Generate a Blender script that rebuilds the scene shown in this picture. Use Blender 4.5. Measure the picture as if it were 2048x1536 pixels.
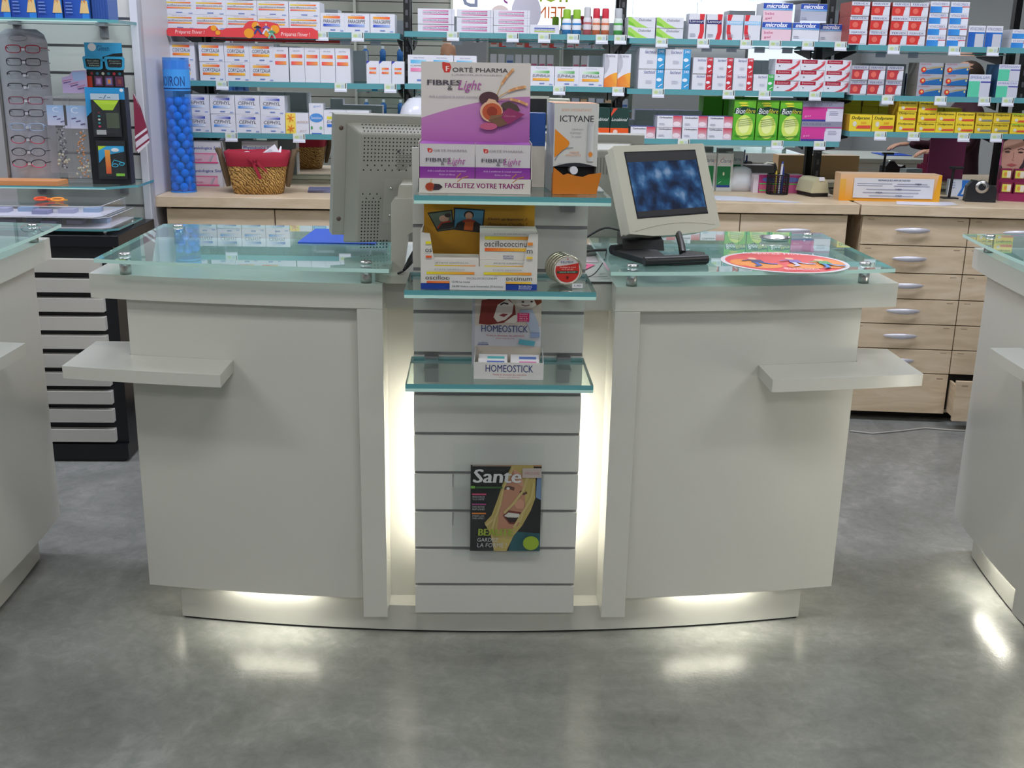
import bpy, math, random
from mathutils import Vector, Matrix, Euler
random.seed(7)
for o in list(bpy.data.objects): bpy.data.objects.remove(o)
SC = bpy.context.scene
COL = SC.collection
R = math.radians

# ---------------------------------------------------------------- camera
F_PX, HX, HY, ROLL, CAM_H = 2170.0, 955.0, 135.0, 1.07, 1.58
_r = R(ROLL)
def _rot(px, py):
    x = px-1024.0; y = py-768.0
    return x*math.cos(_r)+y*math.sin(_r), -x*math.sin(_r)+y*math.cos(_r)
_x0, _y0 = _rot(HX, HY)
PITCH = math.atan(-_y0/F_PX)
YAW = -math.atan(_x0/(F_PX/math.cos(PITCH)))
def ray(px, py):
    x, y = _rot(px, py)
    dx, dy, dz = x, F_PX*math.cos(PITCH)-y*math.sin(PITCH), -(F_PX*math.sin(PITCH)+y*math.cos(PITCH))
    c, s = math.cos(YAW), math.sin(YAW)
    return Vector((dx*c+dy*s, -dx*s+dy*c, dz))
CAM = Vector((0, 0, CAM_H))
def PY(px, py, y):            # the point of the place at depth y seen along a direction
    d = ray(px, py); return CAM+d*(y/d.y)
def PZ(px, py, z):            # the point of the place at height z
    d = ray(px, py); return CAM+d*((z-CAM_H)/d.z)
cam = bpy.data.cameras.new('camera'); camo = bpy.data.objects.new('camera', cam); COL.objects.link(camo)
fw = ray(1024, 768).normalized(); rt = (ray(1025, 768)-ray(1024, 768)).normalized(); up = rt.cross(fw)
m = Matrix((rt, up, -fw)).transposed().to_4x4(); m.translation = CAM
camo.matrix_world = m
cam.sensor_width = 36.0; cam.lens = F_PX/2048.0*36.0; cam.clip_start = 0.02
SC.camera = camo
# ---------------------------------------------------------------- exposure, world
SC.view_settings.view_transform = 'Standard'; SC.view_settings.look = 'None'
SC.view_settings.gamma = 1.0; SC.view_settings.use_curve_mapping = False
SC.view_settings.exposure = 0.0
W = bpy.data.worlds.new('daylight'); SC.world = W; W.use_nodes = True
W.node_tree.nodes['Background'].inputs[0].default_value = (0.80, 0.90, 1.0, 1)
W.node_tree.nodes['Background'].inputs[1].default_value = 1.6
# ---------------------------------------------------------------- lights of the room
ROOM = dict(x0=-4.6, x1=5.4, y0=-4.6, y1=5.6, h=2.95)
def area(name, loc, sx, sy, power, col, rot=(0, 0, 0), spread=180):
    l = bpy.data.lights.new(name, 'AREA'); l.shape = 'RECTANGLE'; l.size = sx; l.size_y = sy
    l.energy = power; l.color = col; l.spread = R(spread)
    o = bpy.data.objects.new(name, l); COL.objects.link(o); o.location = loc; o.rotation_euler = rot
    return o
LAMPS = [(-2.6, 3.95), (-0.9, 3.95), (0.8, 3.95), (2.5, 3.95), (-2.4, 1.4), (0.1, 1.4), (2.6, 1.4), (-2.4, -1.4), (0.1, -1.4), (2.6, -1.4)]
for lx, ly in LAMPS:
    back = ly > 3
    area('ceiling_lamp_light', (lx, ly, 2.905), 1.1, 0.28, 23 if back else 17, (0.87, 0.89, 1.0) if back else (1.0, 0.98, 0.93))
area('window_daylight', (2.6, -4.45, 2.34), 3.4, 0.4, 40, (0.85, 0.93, 1.0), (R(-90), 0, 0))

# ---------------------------------------------------------------- colours, materials
def lin(c):
    if isinstance(c, str):
        c = c.lstrip('#'); c = [int(c[i:i+2], 16)/255 for i in (0, 2, 4)]
    return tuple(((v/12.92) if v <= 0.04045 else ((v+0.055)/1.055)**2.4) for v in c[:3])+(1.0,)
MATS = {}
def mat(name, col='#cccccc', rough=0.5, metal=0.0, spec=0.5, coat=0.0, emit=None, estr=0.0, trans=0.0, alpha=1.0, build=None):
    if name in MATS: return MATS[name]
    M = bpy.data.materials.new(name); M.use_nodes = True; nt = M.node_tree; b = nt.nodes['Principled BSDF']
    b.inputs['Base Color'].default_value = lin(col); b.inputs['Roughness'].default_value = rough
    b.inputs['Metallic'].default_value = metal; b.inputs['Specular IOR Level'].default_value = spec
    b.inputs['Coat Weight'].default_value = coat; b.inputs['Coat Roughness'].default_value = 0.08
    if emit: b.inputs['Emission Color'].default_value = lin(emit); b.inputs['Emission Strength'].default_value = estr
    b.inputs['Transmission Weight'].default_value = trans; b.inputs['Alpha'].default_value = alpha
    if build: build(nt, b)
    MATS[name] = M; return M
def N(nt, t, **kw):
    n = nt.nodes.new(t)
    for k, v in kw.items(): setattr(n, k, v)
    return n
def noise(nt, scale, detail=4, rough=0.5, vec=None, dist=0.0):
    n = N(nt, 'ShaderNodeTexNoise'); n.inputs['Scale'].default_value = scale; n.inputs['Detail'].default_value = detail
    n.inputs['Roughness'].default_value = rough; n.inputs['Distortion'].default_value = dist
    if vec: nt.links.new(vec, n.inputs['Vector'])
    return n
def coords(nt, scale=(1, 1, 1), which='Object'):
    tc = N(nt, 'ShaderNodeTexCoord'); mp = N(nt, 'ShaderNodeMapping'); mp.inputs['Scale'].default_value = scale
    nt.links.new(tc.outputs[which], mp.inputs[0]); return mp.outputs[0]
def ramp(nt, fac, stops):
    r = N(nt, 'ShaderNodeValToRGB'); e = r.color_ramp.elements
    e[0].position, e[0].color = stops[0][0], lin(stops[0][1]); e[1].position, e[1].color = stops[-1][0], lin(stops[-1][1])
    for p, c in stops[1:-1]:
        q = e.new(p); q.color = lin(c)
    nt.links.new(fac, r.inputs[0]); return r.outputs[0]
def bump(nt, b, h, strength=0.2, dist=0.01):
    n = N(nt, 'ShaderNodeBump'); n.inputs['Strength'].default_value = strength; n.inputs['Distance'].default_value = dist
    nt.links.new(h, n.inputs['Height']); nt.links.new(n.outputs[0], b.inputs['Normal'])
def b_floor(nt, b):
    v = coords(nt); a = noise(nt, 1.0, 7, 0.6, v, 2.6); c = noise(nt, 22, 6, 0.75, v, 0.6)
    mx = N(nt, 'ShaderNodeMix'); mx.data_type = 'FLOAT'; mx.inputs[0].default_value = 0.35
    nt.links.new(a.outputs[0], mx.inputs[2]); nt.links.new(c.outputs[0], mx.inputs[3])
    nt.links.new(ramp(nt, mx.outputs[0], [(0.30, '#6a6b67'), (0.46, '#80827e'), (0.54, '#8a8c88'), (0.70, '#a4a5a1')]), b.inputs['Base Color'])
    d = noise(nt, 90, 3, 0.6, v); bump(nt, b, d.outputs[0], 0.10, 0.004)
    rr = N(nt, 'ShaderNodeMapRange'); rr.inputs[3].default_value = 0.17; rr.inputs[4].default_value = 0.26
    nt.links.new(c.outputs[0], rr.inputs[0]); nt.links.new(rr.outputs[0], b.inputs['Roughness'])
def b_wood(nt, b):
    v = coords(nt, (1.6, 1.6, 9)); a = noise(nt, 2.2, 5, 0.6, v, 1.2)
    nt.links.new(ramp(nt, a.outputs[0], [(0.3, '#c2ad8f'), (0.55, '#d3bfa3'), (0.75, '#dccab2')]), b.inputs['Base Color'])
def b_print(nt, b):
    a = N(nt, 'ShaderNodeVertexColor', layer_name='Col'); nt.links.new(a.outputs[0], b.inputs['Base Color'])
def b_wicker(nt, b):
    v = coords(nt, (1, 1, 1)); w = N(nt, 'ShaderNodeTexWave'); w.wave_type = 'BANDS'; w.bands_direction = 'DIAGONAL'
    w.inputs['Scale'].default_value = 42; w.inputs['Distortion'].default_value = 7; w.inputs['Detail'].default_value = 2; w.inputs['Detail Scale'].default_value = 1.6
    nt.links.new(v, w.inputs[0])
    nt.links.new(ramp(nt, w.outputs[0], [(0.05, '#6b4a22'), (0.35, '#b08440'), (0.8, '#d2a65e')]), b.inputs['Base Color'])
    bump(nt, b, w.outputs[0], 0.8, 0.004)
def b_screen(nt, b):
    v = coords(nt); a = noise(nt, 15, 3, 0.6, v); vo = N(nt, 'ShaderNodeTexVoronoi'); vo.inputs['Scale'].default_value = 26; nt.links.new(v, vo.inputs[0])
    m1 = N(nt, 'ShaderNodeMath', operation='SUBTRACT'); nt.links.new(a.outputs[0], m1.inputs[0]); 
    m2 = N(nt, 'ShaderNodeMath', operation='MULTIPLY'); m2.inputs[1].default_value = 0.32; nt.links.new(vo.outputs[0], m2.inputs[0]); nt.links.new(m2.outputs[0], m1.inputs[1])
    c = ramp(nt, m1.outputs[0], [(0.18, '#081a38'), (0.34, '#1a4272'), (0.46, '#386a9c'), (0.60, '#84a0c4')])
    nt.links.new(c, b.inputs['Emission Color']); b.inputs['Emission Strength'].default_value = 0.7; b.inputs['Base Color'].default_value = (0.01, 0.01, 0.012, 1)
def glassmat(name, tint, refl=0.10, rough=0.02, milk=0.0, milkcol='#cfe8e6', facing=False):
    if name in MATS: return MATS[name]
    M = bpy.data.materials.new(name); M.use_nodes = True; nt = M.node_tree
    nt.nodes.remove(nt.nodes['Principled BSDF']); out = nt.nodes['Material Output']
    t = N(nt, 'ShaderNodeBsdfTransparent'); t.inputs[0].default_value = lin(tint)
    g = N(nt, 'ShaderNodeBsdfGlossy'); g.inputs[0].default_value = (1, 1, 1, 1); g.inputs['Roughness'].default_value = rough
    f = N(nt, 'ShaderNodeFresnel'); f.inputs[0].default_value = 1.5
    mm = N(nt, 'ShaderNodeMath', operation='MULTIPLY_ADD'); mm.inputs[1].default_value = 1.0; mm.inputs[2].default_value = refl; mm.use_clamp = True
    nt.links.new(f.outputs[0], mm.inputs[0])
    ge = N(nt, 'ShaderNodeNewGeometry'); iv = N(nt, 'ShaderNodeMath', operation='SUBTRACT'); iv.inputs[0].default_value = 1.0; nt.links.new(ge.outputs['Backfacing'], iv.inputs[1])
    fr = N(nt, 'ShaderNodeMath', operation='MULTIPLY'); nt.links.new(mm.outputs[0], fr.inputs[0]); nt.links.new(iv.outputs[0], fr.inputs[1]); mm = fr      # the pane reflects on the side it is seen from
    d = N(nt, 'ShaderNodeBsdfDiffuse'); d.inputs[0].default_value = lin(milkcol)
    m0 = N(nt, 'ShaderNodeMixShader'); m0.inputs[0].default_value = milk; nt.links.new(t.outputs[0], m0.inputs[1]); nt.links.new(d.outputs[0], m0.inputs[2])
    m1 = N(nt, 'ShaderNodeMixShader'); nt.links.new(mm.outputs[0], m1.inputs[0]); nt.links.new(m0.outputs[0], m1.inputs[1]); nt.links.new(g.outputs[0], m1.inputs[2])
    nt.links.new(m1.outputs[0], out.inputs[0]); MATS[name] = M; return M
M_FLOOR = mat('floor_resin', rough=0.3, spec=0.5, build=b_floor)
M_WOOD = mat('maple_wood', rough=0.42, build=b_wood)
M_PRINT = mat('printed_card', rough=0.42, spec=0.4, build=b_print)
M_WICK = mat('wicker', rough=0.7, build=b_wicker)
M_LAM = mat('white_laminate', '#c9c9c2', rough=0.17, spec=0.5)
M_SEAM = mat('seam_line', '#4c4a48', rough=0.6)
M_WALL = mat('white_wall', '#c9c9cb', rough=0.6)
M_CEIL = mat('ceiling_white', '#cfd2d4', rough=0.8)
M_SLAT = mat('slat_white', '#c6c6c2', rough=0.4)
M_ALU = mat('aluminium', '#9b9b9d', rough=0.35, metal=0.9)
M_STEEL = mat('brushed_steel', '#c3c2c2', rough=0.26, metal=1.0)
M_GLASS = glassmat('counter_glass', '#e4f6f2', 0.08, 0.015, 0.16, '#b9dcda')
M_SHGL = glassmat('shelf_glass', '#f2faf7', 0.0, 0.02, 0.02)
M_ACRYL = glassmat('clear_acrylic', '#feffff', -0.02, 0.03, 0.003, '#ffffff')
M_BAG = glassmat('clear_bag', '#fafafc', 0.05, 0.08, 0.05, '#ffffff')
M_TUBE = glassmat('blue_tube_film', '#a4d0f6', 0.03, 0.08, 0.16, '#3f9cea')
M_EDGE = mat('glass_edge_teal', '#5a9aa2', rough=0.15, spec=0.6, trans=0.0)
M_EDGEL = mat('glass_edge_light', '#bfe6df', rough=0.15, spec=0.6)
M_MIRROR = mat('mirror_silver', '#dfe3e3', rough=0.0, metal=1.0)
M_BLACK = mat('black_plastic', '#121214', rough=0.38)
M_DARK = mat('cabinet_shade', '#1b1714', rough=0.8)  # near-black solid in place of the shade inside the maple cabinets
M_NAVY = mat('black_cabinet', '#15161d', rough=0.35)
M_BEIGE = mat('beige_plastic', '#c6c5b6', rough=0.45)
M_GREYP = mat('grey_plastic', '#97978f', rough=0.45)
M_SCREEN = mat('screen', '#020204', rough=0.25, build=b_screen)
M_GLOW = mat('tube_glow', '#ffffff', emit='#fff8e6', estr=24.0)
M_GLOWF = mat('floor_tube_glow', '#ffffff', emit='#fffaec', estr=64.0)
M_GLOW2 = mat('lamp_diffuser', '#ffffff', emit='#f4f8ff', estr=5.0)
M_POST = mat('lit_poster', '#ffffff', emit='#eef3ff', estr=1.2)
M_RED = mat('red_cloth', '#a01f36', rough=0.8)
M_SKIN = mat('skin', '#c69377', rough=0.55)
M_BLUE = mat('blue_pad', '#1f4fb4', rough=0.7)
M_WHITEP = mat('white_plastic', '#d9dae4', rough=0.22)
M_BALL = mat('blue_balls', '#49a2ee', rough=0.6)
def plain(h, rough=0.45, metal=0.0): return mat('plain_'+h.strip('#')+str(int(rough*100))+('m' if metal else ''), h, rough=rough, metal=metal)

# ---------------------------------------------------------------- mesh builder
class MB:
    def __init__(s): s.v = []; s.f = []; s.m = []; s.c = []; s.sm = []; s.mats = []; s.M = Matrix()
    def mi(s, m):
        if m not in s.mats: s.mats.append(m)
        return s.mats.index(m)
    def add(s, vs, fs, m, cols=None, smooth=False, M=None):
        k = len(s.v); T = s.M @ M if M else s.M
        s.v += [T @ Vector(p) for p in vs]; i = s.mi(m)
        for q, f in enumerate(fs):
            s.f.append([k+a for a in f]); s.m.append(i); s.sm.append(smooth)
            if cols is None: s.c += [(1, 1, 1, 1)]*len(f)
            elif isinstance(cols, tuple): s.c += [cols]*len(f)
            else: s.c += cols[q]
    def box(s, a, b, m, col=None, M=None):
        x0, y0, z0 = a; x1, y1, z1 = b
        s.add([(x0,y0,z0),(x1,y0,z0),(x1,y1,z0),(x0,y1,z0),(x0,y0,z1),(x1,y0,z1),(x1,y1,z1),(x0,y1,z1)],
              [(0,3,2,1),(4,5,6,7),(0,1,5,4),(1,2,6,5),(2,3,7,6),(3,0,4,7)], m, lin(col) if col else None, M=M)
    def prism(s, pts, z0, z1, m, side=None, col=None, M=None):
        n = len(pts); c = lin(col) if col else None
        vs = [(x, y, z0) for x, y in pts]+[(x, y, z1) for x, y in pts]
        s.add(vs, [tuple(range(n-1, -1, -1)), tuple(range(n, 2*n))], m, c, M=M)
        s.add(vs, [(i, (i+1) % n, n+(i+1) % n, n+i) for i in range(n)], side or m, c, M=M)
    def slab(s, pts, y0, y1, m, side=None, col=None, M=None):      # polygon in x,z pushed along y (pts counter-clockwise seen from -y)
        n = len(pts); c = lin(col) if col else None
        vs = [(x, y0, z) for x, z in pts]+[(x, y1, z) for x, z in pts]
        s.add(vs, [tuple(range(n)), tuple(range(2*n-1, n-1, -1))], m, c, M=M)
        s.add(vs, [((i+1) % n, i, n+i, n+(i+1) % n) for i in range(n)], side or m, c, M=M)
    def tube(s, pts, r, m, seg=8, col=None, caps=True, radii=None, M=None):
        pts = [Vector(p) for p in pts]; n = len(pts); vs = []
        up = Vector((0, 0, 1))
        t0 = (pts[1]-pts[0]).normalized()
        if abs(t0.dot(up)) > 0.9: up = Vector((1, 0, 0))
        a = t0.cross(up).normalized()
        for i, p in enumerate(pts):
            t = (pts[min(i+1, n-1)]-pts[max(i-1, 0)]).normalized()
            a = (a-t*a.dot(t)).normalized(); b = t.cross(a); rr = radii[i] if radii else r
            for k in range(seg):
                th = 2*math.pi*k/seg; vs.append(p+a*math.cos(th)*rr+b*math.sin(th)*rr)
        fs = [(i*seg+k, i*seg+(k+1) % seg, (i+1)*seg+(k+1) % seg, (i+1)*seg+k) for i in range(n-1) for k in range(seg)]
        c = lin(col) if col else None
        s.add(vs, fs, m, c, True, M=M)
        if caps: s.add(vs, [tuple(range(seg-1, -1, -1)), tuple(range((n-1)*seg, n*seg))], m, c, M=M)
    def lathe(s, prof, m, seg=20, col=None, M=None, loc=(0, 0, 0)):
        vs = [(loc[0]+r*math.cos(2*math.pi*k/seg), loc[1]+r*math.sin(2*math.pi*k/seg), loc[2]+z) for r, z in prof for k in range(seg)]
        n = len(prof)
        fs = [(i*seg+k, i*seg+(k+1) % seg, (i+1)*seg+(k+1) % seg, (i+1)*seg+k) for i in range(n-1) for k in range(seg)]
        s.add(vs, fs, m, lin(col) if col else None, True, M=M)
    def ball(s, c, r, m, sx=1, sy=1, sz=1, seg=16, col=None, M=None):
        prof = [(max(1e-4, math.sin(math.pi*i/10))*r, -math.cos(math.pi*i/10)*r) for i in range(11)]
        T = Matrix.Translation(c) @ Matrix.Diagonal((sx, sy, sz, 1))
        s.lathe(prof, m, seg, col, M=(M @ T) if M else T)
    def mesh(s, name):
        me = bpy.data.meshes.new(name); me.from_pydata([tuple(p) for p in s.v], [], s.f)
        for m in s.mats: me.materials.append(m)
        me.polygons.foreach_set('material_index', s.m); me.polygons.foreach_set('use_smooth', s.sm)
        if M_PRINT in s.mats:
            at = me.color_attributes.new('Col', 'FLOAT_COLOR', 'CORNER')
            at.data.foreach_set('color', [x for c in s.c for x in c])
        me.update(); return me
    def build(s, name, parent=None, bevel=0.0, seg=2):
        o = bpy.data.objects.new(name, s.mesh(name)); COL.objects.link(o)
        if parent: o.parent = parent
        if bevel:
            b = o.modifiers.new('bevel', 'BEVEL'); b.width = bevel; b.segments = seg; b.limit_method = 'ANGLE'; b.angle_limit = R(40)
            b.harden_normals = False
        return o
def smooth(pts, n=5):
    P = [Vector(p) for p in pts]; P = [P[0]*2-P[1]]+P+[P[-1]*2-P[-2]]; out = []
    for i in range(1, len(P)-2):
        for k in range(n):
            t = k/n; a, b, c, d = P[i-1:i+3]
            out.append(0.5*((2*b)+(c-a)*t+(2*a-5*b+4*c-d)*t*t+(3*b-a-3*c+d)*t**3))
    return out+[P[-2]]
def tag(o, label=None, cat=None, group=None, kind=None):
    if label: o['label'] = label
    if cat: o['category'] = cat
    if group: o['group'] = group
    if kind: o['kind'] = kind
    return o
def thing(name, label, cat, loc=(0, 0, 0), rotz=0.0, group=None, rot=None):
    o = bpy.data.objects.new(name, None); COL.objects.link(o); o.empty_display_size = 0.05
    o.location = loc; o.rotation_euler = rot or (0, 0, rotz); return tag(o, label, cat, group)
def dup(o, loc=None, rot=None, label=None, group=None, parent=None):
    c = o.copy(); COL.objects.link(c)
    if parent: c.parent = parent
    if loc is not None: c.location = loc
    if rot is not None: c.rotation_euler = rot
    if label: c['label'] = label
    if group: c['group'] = group
    for ch in list(o.children): dup(ch, parent=c)
    return c

# ---------------------------------------------------------------- printed art
_gl = {}
def glyphs(sx, shear, bold):
    k = (sx, shear, bold)
    if k not in _gl:
        cu = bpy.data.curves.new('t', 'FONT'); cu.body = sx; cu.size = 1; cu.shear = shear; cu.offset = bold; cu.resolution_u = 2
        cu.fill_mode = 'FRONT'
        o = bpy.data.objects.new('t', cu); me = o.to_mesh()
        vs = [(v.co.x, v.co.y) for v in me.vertices]; fs = [tuple(p.vertices) for p in me.polygons]
        o.to_mesh_clear(); bpy.data.objects.remove(o); bpy.data.curves.remove(cu)
        xs = [v[0] for v in vs] or [0]; ys = [v[1] for v in vs] or [0]
        _gl[k] = (vs, fs, min(xs), max(xs), min(ys), max(ys))
    return _gl[k]
class Pen:          # draws on a flat face: u to the right, v up, w x h metres, lying at y=0 of matrix M and facing -y
    def __init__(s, mb, w, h, M=Matrix(), step=0.00025): s.mb = mb; s.w = w; s.h = h; s.M = M; s.k = 0; s.st = step
    def _y(s): s.k += 1; return -s.k*s.st
    def poly(s, pts, col, cols=None):          # pts in 0..1 of the face
        y = s._y(); vs = [(u*s.w, y, v*s.h) for u, v in pts]
        a = sum(vs[i][0]*vs[(i+1) % len(vs)][2]-vs[(i+1) % len(vs)][0]*vs[i][2] for i in range(len(vs)))
        idx = tuple(range(len(vs)))
        if a < 0: idx = idx[::-1]
        c = [[lin(cols[i]) for i in idx]] if cols else lin(col)
        s.mb.add(vs, [idx], M_PRINT, c, M=s.M)
    def rect(s, u0, v0, u1, v1, c, c2=None, vert=False):
        if c2: s.poly([(u0, v0), (u1, v0), (u1, v1), (u0, v1)], None, [c, c, c2, c2] if vert else [c, c2, c2, c])
        else: s.poly([(u0, v0), (u1, v0), (u1, v1), (u0, v1)], c)
    def ell(s, cu, cv, ru, rv, c, n=20, a0=0, a1=360):
        s.poly([(cu+ru*math.cos(R(a0+(a1-a0)*i/n)), cv+rv*math.sin(R(a0+(a1-a0)*i/n))) for i in range(n if a1-a0 == 360 else n+1)], c)
    def text(s, t, u0, v0, u1, v1, col, shear=0.0, bold=0.0):      # fits the text to the rectangle
        vs, fs, x0, x1, y0, y1 = glyphs(t, shear, 0.0); y = s._y()
        if not fs: return
        kx = (u1-u0)*s.w/max(1e-6, x1-x0); kz = (v1-v0)*s.h/max(1e-6, y1-y0)
        if bold:        # a second, shifted copy thickens the strokes
            q = bold*4*kx; y2 = s._y(); s.mb.add([(u0*s.w+(a-x0)*kx+q, y2, v0*s.h+(b-y0)*kz) for a, b in vs], fs, M_PRINT, lin(col), M=s.M)
        s.mb.add([(u0*s.w+(a-x0)*kx, y, v0*s.h+(b-y0)*kz) for a, b in vs], fs, M_PRINT, lin(col), M=s.M)
    def lines(s, u0, v0, u1, n, gap, col, th=0.35):                # small print shown as rules
        for i in range(n):
            v = v0-i*gap; s.rect(u0, v, u0+(u1-u0)*random.uniform(0.7, 1), v+gap*th, col)
    def stroke(s, pts, wd, col):                                    # a thick polyline, wd as a share of the width
        P = [(u*s.w, v*s.h) for u, v in pts]; L = []; Rr = []
        for i, (a, b) in enumerate(P):
            q = P[min(i+1, len(P)-1)]; p = P[max(i-1, 0)]; dx, dy = q[0]-p[0], q[1]-p[1]; d = math.hypot(dx, dy) or 1
            k = wd*s.w/2; L.append(((a-dy/d*k)/s.w, (b+dx/d*k)/s.h)); Rr.append(((a+dy/d*k)/s.w, (b-dx/d*k)/s.h))
        for i in range(len(P)-1):
            s.poly([L[i], Rr[i], Rr[i+1], L[i+1]], col); s.k -= 1
        s.k += 1
def front(mb, w, h, d, **k): return Pen(mb, w, h, Matrix.Translation((-w/2, -d/2, 0)), **k)
# ================================================================ THE SETTING
def struct(o): return tag(o, kind='structure')
x0, x1, y0, y1, hh = ROOM['x0'], ROOM['x1'], ROOM['y0'], ROOM['y1'], ROOM['h']
b = MB(); b.box((x0, y0, -0.1), (x1, y1+0.2, 0), M_FLOOR); struct(b.build('floor'))
b = MB(); b.box((x0, y0, hh), (x1, y1+0.2, hh+0.1), M_CEIL); struct(b.build('ceiling'))
b = MB(); b.box((x0-0.1, y0, 0), (x0, y1+0.2, hh), M_WALL); struct(b.build('wall_left'))
b = MB(); b.box((x1, y0, 0), (x1+0.1, y1+0.2, hh), M_WALL); struct(b.build('wall_right'))
b = MB(); b.box((x0, y1+0.02, 0), (x1, y1+0.2, hh), M_WALL); struct(b.build('wall_back'))
# street-side wall behind the photographer, three window openings
b = MB(); wy0, wy1 = y0-0.12, y0
cuts = [x0]+[v for w in ((1.3, 2.2), (2.35, 3.1), (3.75, 4.9)) for v in w]+[x1]
for i in range(0, len(cuts), 2): b.box((cuts[i], wy0, 0), (cuts[i+1], wy1, hh), M_WALL)
for i in range(1, len(cuts)-1, 2):
    b.box((cuts[i], wy0, 0), (cuts[i+1], wy1, 2.1 if i < 5 else 1.0), M_WALL); b.box((cuts[i], wy0, 2.55), (cuts[i+1], wy1, hh), M_WALL)
struct(b.build('wall_front'))
for n_, (a, c) in enumerate(((1.3, 2.2), (2.35, 3.1), (3.75, 4.9))):
    b = MB()
    s0 = 1.0 if n_ == 2 else 2.1
    for p, q in (((a, s0), (a+0.05, 2.55)), ((c-0.05, s0), (c, 2.55)), ((a+.05, s0), (c-.05, s0+.05)), ((a+.05, 2.5), (c-.05, 2.55))):
        b.box((p[0], wy0+0.03, p[1]), (q[0], wy0+0.08, q[1]), M_ALU)
    o = struct(b.build('window_%d' % (n_+1)))
    g = MB(); g.box((a+.05, wy0+0.05, s0+.05), (c-.05, wy0+0.056, 2.5), M_ACRYL); g.build('pane', o)
# ceiling lamps
for i, (lx, ly) in enumerate(LAMPS):
    t = thing('ceiling_light', 'long recessed ceiling light, number ' + 'one two three four five six seven eight nine ten'.split()[i] + ' of the rows over the shop', 'ceiling light', (lx, ly, 2.95), group='ceiling lights')
    b = MB(); b.box((-0.6, -0.17, -0.03), (0.6, 0.17, 0.0), M_WALL); b.build('frame', t)
    b = MB(); b.box((-0.55, -0.13, -0.036), (0.55, 0.13, -0.03), M_GLOW2); b.build('diffuser', t)
    t['label'] = 'long ceiling light panel over the ' + ('back shelving' if ly > 3 else 'customer side' if ly > 0 else 'shop floor behind the photographer') + ', ' + {(-1): 'to the left', 0: 'in the middle', 1: 'to the right', 2: 'far right', -2: 'far left'}[int(round(lx/2.5)) if ly < 3 else {-2.6: -2, -0.9: -1, 0.8: 1, 2.5: 2}[lx]]
# mirror behind the shelving
MIR_Y = 5.6
t = thing('wall_mirror', 'wide mirror behind the glass shelves, above the maple worktops', 'mirror', (0, MIR_Y, 1.042))
b = MB(); b.box((-1.36, 0, 0.0), (4.4, 0.015, 1.85), M_MIRROR); b.build('mirror_sheet', t)
b = MB(); b.box((-1.36, -0.02, -0.02), (4.4, 0.015, -0.001), mat('rail_cream', '#c9c7b3', rough=0.4)); b.build('bottom_rail', t)

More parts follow.
